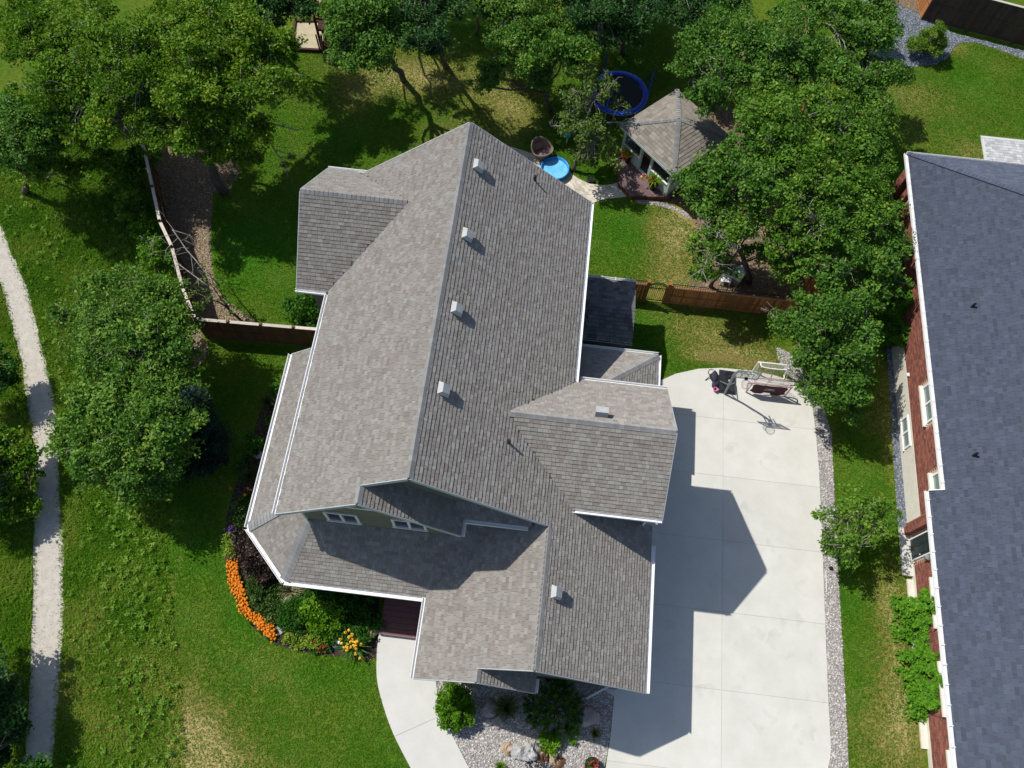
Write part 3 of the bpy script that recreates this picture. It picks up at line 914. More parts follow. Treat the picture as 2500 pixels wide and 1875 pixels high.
# neighbour's paved patio
pt = thing('patio', 'w', 'w', (25, 32, 0)); del pt['label'], pt['category']; pt['kind'] = 'structure'
a_, b_, d_ = at(2393, 332), at(2500, 340), at(2404, 395)
PX0, PY1 = a_[0], a_[1]
MB().box((PX0 + 5, PY1 - 3, 0.005), (10, 6, 0.03)).build('patio_base', M['greypaver'], pt)
for (c_, s_) in (((PX0 + 5, PY1 - 0.09, 0.02), (10, 0.17, 0.07)), ((PX0 + 0.09, PY1 - 3.1, 0.02), (0.17, 5.8, 0.07))):
    MB().box(c_, s_, v=0.9).build('edging', M['greypaver'], pt)
_cnt, _rest = 0, MB()
for i in range(16):
    x = PX0 + 0.2 + (0.11 if i % 2 else 0)
    while x < PX0 + 4.6:
        w_ = _r.choice((0.2, 0.26, 0.32))
        bx_ = MB() if _cnt < 280 else _rest
        bx_.box((x + w_ / 2, PY1 - 0.28 - i * 0.2, 0.032), (w_ - 0.012, 0.188, 0.03 + _r.uniform(0, 0.006)))
        if _cnt < 280: bx_.build('paver', M['greypaver'], pt)
        _cnt += 1
        x += w_
if _rest.n: tag(_rest.build('pavers', M['greypaver'], pt), kind='stuff')

# ------------------------------------------------------------------ grass blades
def grass_zone(name, P, dens, L, w, m, seed, vmean=0.45, lean=0.8, avoid=(), drymix=0.55, sd=0.2):
    pts, r = scatter(P, dens, seed)
    for A in avoid:
        pts = pts[~inside(A, pts[:, 0], pts[:, 1])]
    n = len(pts)
    clumpv = np.sin(pts[:, 0] * 1.3 + 2 * np.sin(pts[:, 1] * 0.7)) * 0.12 + np.sin(pts[:, 1] * 2.1 + pts[:, 0] * 0.9) * 0.1
    clumpv = clumpv + np.clip(DRYB(np.column_stack([pts, np.zeros(n)])), 0, 1) * drymix * r.uniform(0.3, 1.0, n)
    a = r.uniform(0, 6.283, n)
    l = L * r.uniform(0.5, 1.3, n)
    tip = np.stack([np.cos(a) * lean, np.sin(a) * lean, np.ones(n) * 0.7], 1) * l[:, None]
    side = np.stack([-np.sin(a), np.cos(a), np.zeros(n)], 1) * w
    p = np.column_stack([pts, np.zeros(n)])
    V = np.stack([p - side, p + side, p + tip], 1).reshape(-1, 3)
    return tag(fast_quads(name, V, 3, r.normal(vmean, sd, n) + clumpv * (sd / 0.2), M[m]), kind='stuff')
MEADOW = gp([(-60, 480), (0, 548), (64, 700), (91, 793), (133, 986), (145, 1150), (154, 1394), (150, 1600), (127, 1885), (455, 1885), (445, 1700), (425, 1550), (412, 1400), (408, 1250), (420, 1000), (430, 800), (380, 640), (345, 420), (330, 300), (-60, 250)])
grass_zone('meadow_grass', MEADOW, 420, 0.20, 0.022, 'meadow', 61, 0.42)
VERGE = gp([(-160, 540), (4, 700), (29, 793), (66, 986), (85, 1101), (84, 1250), (79, 1394), (73, 1663), (56, 1885), (-220, 1885), (-260, 700)])
grass_zone('verge_grass', VERGE, 380, 0.28, 0.024, 'meadow', 62, 0.5)
grass_zone('dry_sod_strip', gp([(1706, 857), (1790, 864), (1893, 886), (1885, 906), (1790, 888), (1703, 880)]), 900, 0.09, 0.02, 'blade', 88, 1.0, 1.2, drymix=0.3)
_q = gp(tr_r)
_q2 = gp([(x - 11, y + 1) for x, y in tr_r])
grass_zone('path_edge_grass', _q + _q2[::-1], 110, 0.12, 0.018, 'meadow', 91, 0.6)
_q = gp(tr_l)
_q2 = gp([(x + 11, y + 1) for x, y in tr_l])
grass_zone('path_edge_weeds', _q + _q2[::-1], 110, 0.12, 0.018, 'meadow', 92, 0.6)
LAWNS = {
    'front_lawn_grass': gp([(412, 1250), (540, 1230), (549, 1360), (570, 1450), (612, 1525), (690, 1580), (800, 1600), (918, 1612), (921, 1660), (960, 1790), (1003, 1885), (458, 1885), (445, 1700), (425, 1550)]),
    'back_lawn_grass': gp([(514, 560), (530, 470), (600, 380), (640, 250), (700, 130), (900, 60), (1640, 60), (1640, 200), (1520, 300), (1505, 445), (1440, 450), (1380, 405), (1340, 388), (1100, 420), (745, 420), (735, 700), (800, 720), (690, 790), (625, 790), (560, 745), (525, 690)]),
    'side_lawn_grass': gp([(1425, 505), (1530, 485), (1620, 500), (1700, 560), (1720, 650), (1690, 720), (1560, 700), (1430, 680)]),
    'gate_lawn_grass': gp([(1540, 735), (1640, 745), (1960, 790), (1900, 850), (1960, 930), (1890, 915), (1760, 897), (1650, 911), (1610, 925), (1540, 850)]),
    'east_lawn_grass': gp([(2034, 1060), (2041, 1300), (2049, 1450), (2058, 1600), (2073, 1885), (2250, 1885), (2220, 1500), (2193, 1292), (2180, 1100), (2168, 900), (2090, 900)]),
    'neighbour_lawn_grass': gp([(2150, 170), (2285, 160), (2330, 120), (2390, 107), (2520, 155), (2520, 335), (2390, 330), (2400, 400), (2215, 380), (2150, 520), (2100, 400)]),
    'bed_side_grass': gp([(420, 880), (510, 840), (720, 850), (690, 930), (620, 1030), (590, 1130), (550, 1240), (415, 1240)]),
}
for i, (k, P) in enumerate(LAWNS.items()):
    grass_zone(k, P, 280, 0.09, 0.019, 'blade', 70 + i, 0.38, 1.2, sd=0.15)
# ------------------------------------------------------------------ shingled roofs
CAMP = np.array([0, 0, CH])

def shingle_tabs(poly, ridge, down, along, e, rs, keep=None, thick=0.016, wmin=0.19, wmax=0.46):
    """poly: convex 3-D outline on the plane; returns a list of (V, F, shade, weight)"""
    ridge, down, along = (np.array(q, float) for q in (ridge, down, along))
    down /= np.linalg.norm(down); along /= np.linalg.norm(along)
    nrm = np.cross(down, along)
    if nrm[2] < 0: nrm = -nrm
    P = ccw([(float((np.array(p) - ridge) @ down), float((np.array(p) - ridge) @ along)) for p in poly])
    s_ = [p[0] for p in P]; t_ = [p[1] for p in P]
    out = []
    for j in range(int(math.floor(min(s_) / e)), int(math.ceil(max(s_) / e))):
        s0, s1 = j * e, (j + 1) * e
        rr = random.Random(j * 7919 + rs)
        t = min(t_) - rr.random() * 0.4
        while t < max(t_):
            w = rr.uniform(wmin, wmax)
            proud = rr.random() < 0.55
            q = clip_poly([(s0, t + 0.004), (s1 - 0.006, t + 0.004), (s1 - 0.006, t + w - 0.004), (s0, t + w - 0.004)], P)
            v = min(1, max(0, rr.gauss(0.5, 0.26)))
            t += w
            if len(q) < 3: continue
            cs, ct = sum(p[0] for p in q) / len(q), sum(p[1] for p in q) / len(q)
            c = ridge + down * cs + along * ct
            if keep and not keep(c): continue
            hi = thick + (0.009 if proud else 0.0)
            V = []
            for (s, tt) in q:
                h = 0.003 + (hi - 0.003) * (s - s0) / e
                V.append(ridge + down * s + along * tt + nrm * h)
            n = len(q)
            for (s, tt) in q:
                V.append(ridge + down * s + along * tt - nrm * 0.004)
            F = [tuple(range(n))]
            for i in range(n):
                i2 = (i + 1) % n
                if abs(q[i][0] - s0) < 1e-6 and abs(q[i2][0] - s0) < 1e-6: continue
                F.append((n + i, n + i2, i2, i))
            a2 = 0.5 * abs(sum(q[i][0] * q[(i + 1) % n][1] - q[(i + 1) % n][0] * q[i][1] for i in range(n)))
            vd = CAMP - c; d = np.linalg.norm(vd)
            if np.dot(np.cross(V[1] - V[0], V[2] - V[1]), nrm) < 0:
                F = [f[::-1] for f in F]
            out.append((V, F, v, a2 * max(0, float(nrm @ vd) / d) / (d * d)))
    return out

def deck_slab(poly, t=0.14):
    P = [np.array(p, float) for p in poly]
    n = np.cross(P[1] - P[0], P[2] - P[1]); n /= np.linalg.norm(n)
    if n[2] < 0: P = P[::-1]; n = -n
    k = len(P)
    V = [p - n * 0.003 for p in P] + [p - n * t for p in P]
    return V, [tuple(range(k)), tuple(range(2 * k - 1, k - 1, -1))] + [(i, k + i, k + (i + 1) % k, (i + 1) % k) for i in range(k)]

def make_roof(parent, planes, sm, e, single=300, thick=0.016, wmin=0.19, wmax=0.46):
    dk = MB()
    tabs = []
    for i, (poly, ridge, down, along, keep) in enumerate(planes):
        V, F = deck_slab(poly)
        dk.add(V, F, 0.5)
        tabs += shingle_tabs(poly, ridge, down, along, e, i * 131 + 5, keep, thick, wmin, wmax)
    roof = dk.build('roof', M['roofdeck'], parent)
    tabs.sort(key=lambda q: -q[3])
    for V, F, v, w in tabs[:single]:
        MB().add(V, F, v).build('shingle', M[sm], roof)
    rest = MB()
    for V, F, v, w in tabs[single:]:
        rest.add(V, F, v)
    if rest.n: tag(rest.build('shingles', M[sm], roof), kind='stuff')
    return roof

def caps(mb, a, b, n1, n2, step=0.2, w=0.18):
    """folded cap shingles from a to b; n1,n2: the down-slope directions of the two sides"""
    a, b = np.array(a, float), np.array(b, float)
    n1, n2 = (np.array(q, float) / np.linalg.norm(q) for q in (n1, n2))
    L = np.linalg.norm(b - a); d = (b - a) / L
    up = np.array([0, 0, 1.0])
    k = int(L / step)
    for i in range(k):
        p0, p1 = a + d * i * step, a + d * (i * step + step * 0.97)
        l0, l1 = up * 0.020, up * 0.034
        V = [p0 + n1 * w + l0, p1 + n1 * w + l1, p1 + l1 * 1.5, p0 + l0 * 1.5, p0 + n2 * w + l0, p1 + n2 * w + l1]
        V += [v - up * 0.045 for v in V]
        mb.add(V, [(0, 3, 2, 1), (3, 4, 5, 2), (1, 2, 8, 7), (2, 5, 11, 8), (0, 1, 7, 6), (5, 4, 10, 11), (3, 0, 6, 9), (4, 3, 9, 10)])

def gutter(parent, pts, name='gutter', w=0.12, h=0.12, m='white', strap=0.0):
    """open trough along an eave: back, front, floor"""
    mb = MB()
    for a, b in zip(pts[:-1], pts[1:]):
        a, b = Vector(a), Vector(b)
        d = (b - a).normalized()
        s = Vector((d.y, -d.x, 0))
        for (o, z, ww, hh) in ((0.0, -h / 2, 0.03, h), (w, -h / 2, 0.022, h), (w / 2, -h + 0.01, w, 0.02)):
            p = s * o + Vector((0, 0, z))
            mb.bar(a + p - d * 0.011, b + p + d * 0.011, ww, hh, 0.5)
        if strap:
            n = int((b - a).length / strap)
            for i in range(n):
                q = a + (b - a) * ((i + 0.5) / n)
                mb.bar(q - s * 0.04 + Vector((0, 0, 0.012)), q + s * (w + 0.03) + Vector((0, 0, 0.012)), 0.035, 0.02, 0.5)
    return mb.build(name, M[m], parent)

def fascia(parent, a, b, name='rake_board', w=0.19, t=0.03, m='rake', drop=0.1):
    z = Vector((0, 0, -drop))
    return MB().bar(Vector(a) + z, Vector(b) + z, t, w, 0.5).build(name, M[m], parent)

K = 0.8067
RX, RZ = -3.79, 11.545
def ze(x): return RZ - K * (x - RX)
def zw(x): return RZ - K * (RX - x)
GX = 1.28; GZ = ze(GX)
def zg(x): return GZ - K * (GX - x)
def zfront(y): return 3.62 + 0.80 * (y - 5.34)
def zporchw(x): return 3.62 + 0.80 * (x + 11.35)

house = thing('house', 'large grey shingled two storey house with white gutters in the middle', 'house', (-3, 12, 0))

# walls under the roofs
wl_ = MB()
def wall_prism(mb, poly, z0, tops):
    n = len(poly)
    V = [(p[0], p[1], z0) for p in poly] + [(p[0], p[1], t) for p, t in zip(poly, tops)]
    F = [(i, (i + 1) % n, n + (i + 1) % n, n + i) for i in range(n)]
    mb.add(V, F, 0.5)
main = [(-8.75, 8.5), (RX, 8.5), (1.2, 8.5), (1.2, 23.05), (RX, 23.05), (-8.75, 23.05)]
wall_prism(wl_, main, 0, [zw(-8.75) - 0.13, RZ - 0.17, ze(1.2) - 0.13, ze(1.2) - 0.13, RZ - 0.17, zw(-8.75) - 0.13])
fg = [(-8.5, 7.62), (-5.66, 7.62), (-2.65, 7.62), (-2.65, 8.6), (-8.5, 8.6)]
wall_prism(wl_, fg, 0, [zw(-8.5) - 0.14, zw(-5.66) - 0.17, 10.04 - 0.817 * 3.01 - 0.13, 10.04 - 0.817 * 3.01 - 0.13, zw(-8.5) - 0.14])
gar = [(-2.9, 3.0), (GX, 3.0), (5.32, 3.0), (5.32, 8.6), (-2.9, 8.6)]
wall_prism(wl_, gar, 0, [zg(-2.9) - 0.14, GZ - 0.17, ze(5.32) - 0.14, ze(5.32) - 0.14, zg(-2.9) - 0.14])
bmp = [(1.0, 9.4), (5.33, 9.4), (5.33, 11.77), (5.33, 14.1), (1.0, 14.1)]
wall_prism(wl_, bmp, 0, [7.05, 7.03, 9.02, 7.03, 7.05])
hipw = [(1.0, 14.0), (5.34, 14.0), (5.34, 17.3), (1.0, 17.3)]
wall_prism(wl_, hipw, 0, [3.75] * 4)
wng = [(-10.35, 17.75), (-8.6, 17.75), (-8.6, 23.5), (-10.35, 23.5), (-10.35, 20.63)]
wall_prism(wl_, wng, 0, [7.25, 7.25, 7.25, 7.25, 9.55])
wl_.build('walls', M['siding'], house)

# lapped siding boards on the two south gables
def lap(y, x0, x1, z0, top, n0=0):
    z = z0
    while z < 11.3:
        z2 = z + 0.18
        # clip the board to the gable's outline
        xs = [x for x in np.linspace(x0, x1, 121) if top(x) > z + 0.05]
        if len(xs) > 3:
            a, b = xs[0], xs[-1]
            MB().add([(a, y - 0.022, z), (b, y - 0.022, z), (b, y - 0.006, z2 - 0.003), (a, y - 0.006, z2 - 0.003), (a, y + 0.01, z), (b, y + 0.01, z)],
                     [(0, 1, 2, 3), (4, 5, 1, 0)]).build('siding_board', M['siding'], house)
        z = z2
lap(7.62, -8.5, -2.66, 5.2, lambda x: min(zw(x), 10.04 - 0.817 * (x + 5.66)) - 0.25)
lap(8.5, -5.3, 1.0, 7.3, lambda x: min(zw(x), ze(x)) - 0.25)

PL_ = []
E_, W_, S_, N_ = (1, 0, 0), (-1, 0, 0), (0, -1, 0), (0, 1, 0)
dE, dW = (1, 0, -K), (-1, 0, -K)
Rm = (RX, 0, RZ)
inmain = lambda c: c[2] > (ze(c[0]) if c[0] > RX else zw(c[0])) - 0.02 or c[1] < 7.97 or c[0] > 1.78 or c[0] < -9.31
def rect(x0, x1, y0, y1, zf):
    return [(x0, y0, zf(x0)), (x1, y0, zf(x1)), (x1, y1, zf(x1)), (x0, y1, zf(x0))]
zb_ = lambda c: 9.15 - 0.8415 * abs(c[1] - 11.77)
ebump = lambda c: not (c[0] > -0.7 and abs(c[1] - 11.77) < 2.84 and zb_(c) > c[2] + 0.02)
PL_.append((rect(RX, 1.25, 7.97, 23.64, ze), Rm, dE, N_, ebump))
PL_.append((rect(1.25, 1.78, 9.45, 23.64, ze), Rm, dE, N_, ebump))
PL_.append((rect(1.25, 5.88, 2.66, 9.45, ze), Rm, dE, N_, None))
zwing = lambda c: 9.72 - 0.804 * abs(c[1] - 20.63)
PL_.append((rect(-9.31, RX, 7.97, 23.64, zw), Rm, dW, N_, lambda c: not (abs(c[1] - 20.63) < 3.32 and zwing(c) > c[2] + 0.02)))
PL_.append((rect(-9.31, -5.66, 7.27, 7.97, zw), Rm, dW, N_, None))
zfg = lambda x: 10.04 - 0.817 * (x + 5.66)
PL_.append((rect(-5.66, -2.05, 7.27, 8.5, zfg), (-5.66, 0, 10.04), (1, 0, -0.817), N_, lambda c: True))
# west wing
for sg in (-1, 1):
    PL_.append(([(-10.75, 20.63, 9.72), (-5.9, 20.63, 9.72), (-5.9, 20.63 + sg * 3.32, 7.05), (-10.75, 20.63 + sg * 3.32, 7.05)],
                (-10.75, 20.63, 9.72), (0, sg, -0.804), E_, inmain))
# east bump over the drive
for sg in (-1, 1):
    PL_.append(([(-0.9, 11.77, 9.15), (5.74, 11.77, 9.15), (5.74, 11.77 + sg * 2.84, 6.76), (-0.9, 11.77 + sg * 2.84, 6.76)],
                (-0.9, 11.77, 9.15), (0, sg, -0.8415), E_, inmain))
# garage west slope and the little gable on its south end
PL_.append((rect(-3.36, GX, 2.66, 8.5, zg), (GX, 0, GZ), (-1, 0, -K), N_, lambda c: zfront(c[1]) < c[2] + 0.15 or c[1] < 5.3))
PL_.append((rect(-3.36, -0.80, 2.14, 2.66, zg), (GX, 0, GZ), (-1, 0, -K), N_, None))
zsg = lambda x: zg(-0.80) - 0.82 * (x + 0.80)
PL_.append((rect(-0.80, 1.50, 2.14, 3.0, zsg), (-0.8, 0, zg(-0.8)), (1, 0, -0.82), N_, None))
# porch: south face, chamfer, west face
Ya, Xw, zp = 5.34, -11.35, 3.62
hx1, hy1 = -8.38, 7.66
PL_.append(([(-9.34, Ya, zp), (-3.37, Ya, zp), (0.1, 8.5, zfront(8.5)), (-8.04, 8.5, zfront(8.5))], (-9.34, 8.5, zfront(8.5)), (0, -1, -0.8), E_,
            lambda c: (zg(c[0]) < c[2] + 0.15 or c[0] < -3.36) and (c[1] < 7.64 or c[0] > -2.6)))
cd = np.array([-1, -1, 0]) / math.sqrt(2)
cz = lambda x, y: zp + 0.8 * ((x + 9.34) + (y - Ya)) / math.sqrt(2)
PL_.append(([(-11.37, 7.37, zp), (-9.34, Ya, zp), (-8.04, 8.5, cz(-8.04, 8.5)), (-8.2, 8.68, cz(-8.2, 8.68))], (-8.2, 8.5, cz(-8.2, 8.5)), (cd[0], cd[1], -0.8), (1, -1, 0),
            lambda c: c[1] < 7.64 or c[0] < -8.5))
PL_.append(([(Xw, 15.7, zp), (-11.37, 7.37, zp), (-8.6, 8.52, zporchw(-8.6)), (-8.6, 15.7, zporchw(-8.6))], (-8.6, 0, zporchw(-8.6)), (-1, 0, -0.8), N_, lambda c: c[0] < -8.5))
# skirt roof under the main gable
PL_.append(([(-3.6, 7.93, 7.05), (0.62, 7.93, 7.05), (0.62, 8.5, 7.5), (-3.6, 8.5, 7.5)], (-3.6, 8.5, 7.5), (0, -0.57, -0.45), E_, lambda c: zfg(c[0]) < c[2] or c[0] > -2.05))
# low hip roof by the drive
PL_.append(([(1.2, 17.77, 3.72), (5.83, 17.77, 3.72), (2.5, 14.4, 6.2), (1.2, 14.4, 6.2)], (1.2, 14.4, 6.2), (0, 3.37, -2.48), E_, None))
PL_.append((rect(2.5, 5.83, 13.9, 14.4, lambda x: 6.2 - (x - 2.5) * 2.48 / 3.33), (2.5, 14.4, 6.2), (3.33, 0, -2.48), N_, lambda c: False))
PL_.append(([(5.83, 17.77, 3.72), (5.83, 14.4, 3.72), (2.5, 14.4, 6.2)], (2.5, 14.4, 6.2), (3.33, 0, -2.48), N_, lambda c: zb_(c) < c[2] or c[1] > 14.6))
make_roof(house, PL_, 'shingle', 0.165, 300, 0.020, 0.12, 0.29)

cp = MB()
caps(cp, (RX, 7.99, RZ), (RX, 23.62, RZ), dE, dW)
caps(cp, (-10.73, 20.63, 9.72), (-6.0, 20.63, 9.72), (0, 1, -0.8), (0, -1, -0.8))
caps(cp, (5.72, 11.77, 9.15), (-0.75, 11.77, 9.15), (0, 1, -0.84), (0, -1, -0.84))
caps(cp, (GX, 2.68, GZ), (GX, 8.0, GZ), dE, dW)
caps(cp, (-5.66, 7.29, 10.04), (-5.66, 7.95, 10.04), dE, dW)
caps(cp, (-0.80, 2.16, zg(-0.8)), (-0.80, 2.64, zg(-0.8)), dE, dW)
caps(cp, (-9.34, Ya, zp), (hx1, hy1, zfront(hy1)), (0.92, -0.38, -0.31), (-0.92, 0.38, 0.05), w=0.22)
caps(cp, (-11.37, 7.37, zp), (-8.6, 8.52, zporchw(-8.6)), (0.38, -0.92, -0.1), (-0.38, 0.92, -0.1), w=0.22)
caps(cp, (5.83, 17.77, 3.72), (2.6, 14.5, 6.12), (0.7, -0.7, -0.5), (-0.7, 0.7, -0.5), w=0.2)
tag(cp.build('ridge_caps', M['cap'], house), kind='stuff')

# gutters and rake boards
gutter(house, [(1.78, 14.3, 7.04), (1.78, 23.62, 7.04)], w=0.16)
gutter(house, [(-9.31, 17.2, 7.06), (-9.31, 7.28, 7.06)], w=0.16)
gutter(house, [(-8.9, 23.95, 7.06), (-10.75, 23.95, 7.06)], w=0.13)
gutter(house, [(-10.8, 17.31, 7.06), (-9.45, 17.31, 7.06)], w=0.13)
gutter(house, [(-2.05, 7.27, 7.08), (-2.05, 7.9, 7.08)], w=0.13)
gutter(house, [(-2.0, 7.93, 7.05), (0.5, 7.93, 7.05)], w=0.13)
gutter(house, [(5.74, 14.61, 6.76), (2.05, 14.61, 6.76)], w=0.13)
gutter(house, [(2.1, 8.93, 6.76), (5.74, 8.93, 6.76)], w=0.13)
gutter(house, [(5.88, 2.66, 3.74), (5.88, 8.6, 3.74)], w=0.17)
gutter(house, [(-3.37, 5.3, 3.7), (-3.37, 2.16, 3.7)], w=0.12)
gutter(house, [(-11.36, 15.7, 3.62), (-11.37, 7.37, 3.62), (-9.34, 5.34, 3.62), (-3.4, 5.34, 3.62)], w=0.18)
gutter(house, [(5.83, 14.4, 3.72), (5.83, 17.77, 3.72), (1.85, 17.77, 3.72)], w=0.13)
gutter(house, [(1.5, 2.16, zsg(1.5)), (1.5, 2.66, zsg(1.5))], w=0.12)
for a, b in (((RX, 7.95, RZ), (1.22, 7.95, ze(1.22))), ((RX, 7.95, RZ), (-5.66, 7.95, zw(-5.66))), ((-5.66, 7.25, 10.04), (-9.3, 7.25, zw(-9.3))), ((-5.66, 7.25, 10.04), (-2.05, 7.25, zfg(-2.05))),
             ((RX, 23.66, RZ), (1.78, 23.66, ze(1.78))), ((RX, 23.66, RZ), (-8.7, 23.66, zw(-8.7))), ((-10.77, 20.63, 9.72), (-10.77, 17.31, 7.05)), ((-10.77, 20.63, 9.72), (-10.77, 23.95, 7.05)),
             ((5.76, 11.77, 9.15), (5.76, 14.61, 6.76)), ((5.76, 11.77, 9.15), (5.76, 8.93, 6.76)), ((GX, 2.64, GZ), (5.88, 2.64, ze(5.88))), ((GX, 2.64, GZ), (-0.8, 2.64, zg(-0.8))),
             ((-0.8, 2.12, zg(-0.8)), (-3.36, 2.12, zg(-3.36))), ((-0.8, 2.12, zg(-0.8)), (1.5, 2.12, zsg(1.5))), ((-8.75, 15.72, 5.7), (-11.35, 15.72, 3.62))):
    fascia(house, a, b)
# soffit trim band and corner boards on the front gable
MB().bar((-7.6, 7.585, 8.15), (-3.75, 7.585, 8.15), 0.04, 0.14, 0.5).build('band_board', M['trim'], house)
MB().bar((-8.46, 7.58, 5.3), (-8.46, 7.58, 7.1), 0.12, 0.05, 0.5).build('corner_board', M['trim'], house)

def window(parent, x0, x1, z0, z1, y, n=2, m='trim', axis='y', gm='glass'):
    """double window in a wall facing -y (or -x)"""
    def P(a, d, z): return (a, y - d, z) if axis == 'y' else (y - d, a, z)
    def S(a, d, z): return (a, d, z) if axis == 'y' else (d, a, z)
    fr = MB()
    cx, cz_ = (x0 + x1) / 2, (z0 + z1) / 2
    t = 0.10
    fr.box(P(cx, 0.03, z1 - t / 2), S(x1 - x0, 0.08, t)); fr.box(P(cx, 0.04, z0 + t / 2), S(x1 - x0 + 0.1, 0.11, t))
    for i in range(n + 1):
        xx = x0 + t / 2 + (x1 - x0 - t) * i / n
        fr.box(P(xx, 0.03, cz_), S(t, 0.08, z1 - z0 - 2 * t))
    f = fr.build('window', M[m], parent)
    for i in range(n):
        a = x0 + t / 2 + (x1 - x0 - t) * (i + 0.5) / n
        MB().box(P(a, 0.012, cz_), S((x1 - x0 - t) / n - t, 0.02, z1 - z0 - 2 * t)).build('pane', M[gm], f)
    return f
window(house, -7.55, -6.2, 5.75, 7.05, 7.62)
window(house, -4.85, -3.5, 5.95, 7.15, 7.62)
# garage doors to the east (seen only from the side)
for y0 in (3.5, 6.0):
    g = MB().box((5.35, y0 + 1.15, 1.1), (0.06, 2.3, 2.2)).build('garage_door', M['trim'], house)
# roof vents and plumbing pipes
def roof_vent(px, py, zf):
    h = 8.0
    for _ in range(30):
        p = at(px, py, h); h = zf(p[0], p[1])
    p = at(px, py, h)
    R = Matrix.Rotation(math.atan(K), 3, 'Y')
    o = Vector((p[0], p[1], h))
    b = MB(); b.box(o + R @ Vector((0, 0, 0.06)), (0.36, 0.36, 0.14), R=R)
    v = b.build('roof_vent', M['grey'], house)
    hb = MB()
    x, z0, z1 = 0.25, 0.13, 0.30
    L = [(-x, -x, z0), (x, -x, z0), (x, x, z0), (-x, x, z0), (-x * .55, -x * .7, z1), (x * .75, -x * .7, z1 - .03), (x * .75, x * .7, z1 - .03), (-x * .55, x * .7, z1)]
    hb.add([o + R @ Vector(q) for q in L], [(3, 2, 1, 0), (4, 5, 6, 7), (0, 1, 5, 4), (1, 2, 6, 5), (2, 3, 7, 6), (3, 0, 4, 7)])
    hb.build('vent_hood', M['vent'], v)
for p_ in ((1163, 409), (1136, 577), (1110, 757), (1078, 953), (1352, 1447)):
    roof_vent(*p_, lambda x, y: ze(x))
p_ = at(1467, 1013, 8.7)
MB().box((p_[0], p_[1], 8.98), (0.5, 0.3, 0.34), R=Matrix.Rotation(-0.3, 3, 'X')).build('roof_vent', M['vent'], house)
for px, py in ((1306, 442), (1242, 1082)):
    h = 7.0
    for _ in range(30):
        q = at(px, py, h); h = ze(q[0])
    MB().tube([(q[0], q[1], h - 0.1), (q[0], q[1], h + 0.36)], 0.055, 10).build('vent_pipe', M['iron'], house)
# downspouts on the ground by the front bed
a_, b_ = at(1502, 1668, 0.35), at(1431, 1706, 0.08)
MB().bar(a_, b_, 0.09, 0.07).build('downspout', M['white'], house)
a_, b_ = at(1296, 1692, 0.16), at(1297, 1742, 0.08)
MB().bar(a_, b_, 0.08, 0.07).build('downspout', M['white'], house)
MB().bar((5.55, 8.75, 6.7), (5.4, 9.3, 6.3), 0.08, 0.08).build('downspout', M['white'], house)
MB().bar((5.4, 9.34, 6.3), (5.4, 9.34, 0.1), 0.08, 0.08).build('downspout', M['white'], house)
MB().bar((-9.05, 17.3, 6.95), (-8.8, 17.7, 6.3), 0.08, 0.08).build('downspout', M['white'], house)
# porch posts under the wrap-round eave
for q in ((-9.1, 5.75), (-10.95, 7.55), (-10.95, 11.4), (-10.95, 15.3), (-3.9, 5.75), (-6.3, 5.75)):
    MB().box((q[0], q[1], 1.75), (0.2, 0.2, 3.4)).build('porch_post', M['trim'], house)
MB().prism([(-11.1, 15.6), (-11.1, 7.5), (-9.2, 5.6), (-3.0, 5.6), (-3.0, 7.6), (-8.7, 7.6), (-8.7, 15.6)], 0, 0.28).build('porch_floor', M['compdeck'], house)

# dark deck steps at the front door
dp = [at(932, 1452, 0.3), at(1042, 1462, 0.3), at(1030, 1556, 0.3), at(925, 1545, 0.3)]
deck = thing('deck', 'dark maroon deck boards between the flower bed and the front door walkway', 'deck', tuple(np.mean(dp, 0) * [1, 1, 0]))
x0_, x1_ = dp[3][0], dp[1][0] + 0.6
y1_, y0_ = 5.6, float(dp[3][1])
nb = 6
for i in range(nb):
    ya, yb = y0_ + (y1_ - y0_) * i / nb, y0_ + (y1_ - y0_) * (i + 1) / nb
    MB().box(((x0_ + x1_) / 2, (ya + yb) / 2, 0.275), (x1_ - x0_, yb - ya - 0.012, 0.04)).build('deck_board', M['compdeck'], deck)
MB().box(((x0_ + x1_) / 2, y0_ - 0.02, 0.16), (x1_ - x0_, 0.035, 0.27)).build('deck_edge', M['compedge'], deck)
MB().box(((x0_ + x1_) / 2, (y0_ + y1_) / 2, 0.12), (x1_ - x0_ - 0.1, y1_ - y0_ - 0.1, 0.22)).build('deck_base', M['soil'], deck)

# low dark roofed shed against the east wall
shed = thing('shed', 'low dark roofed lean-to shed against the east wall beside the garden gate', 'shed', (3, 20.2, 0))
sw = MB(); wall_prism(sw, [(1.25, 18.7), (4.4, 18.7), (4.4, 21.8), (1.25, 21.8)], 0, [2.85] * 4)
sw.build('walls', M['siding'], shed)
M['darkshingle'] = mat('charcoal_shingle', (0.105, 0.105, 0.11), (0.135, 0.135, 0.14), scale=30, vk=0.7, rough=0.95, spec=0.15, bump=0.25, bscale=120)
make_roof(shed, [([(1.22, 20.42, 3.36), (4.66, 20.42, 3.36), (4.66, 20.42 + sg * 1.75, 2.92), (1.22, 20.42 + sg * 1.75, 2.92)], (1.22, 20.42, 3.36), (0, sg, -0.25), E_, None) for sg in (-1, 1)],
          'darkshingle', 0.2, 300)
gutter(shed, [(1.25, 18.66, 2.93), (4.66, 18.66, 2.93)], w=0.11, m='grey', strap=0.6)
gutter(shed, [(4.66, 22.18, 2.93), (1.25, 22.18, 2.93)], w=0.11, m='trim', strap=0.6)
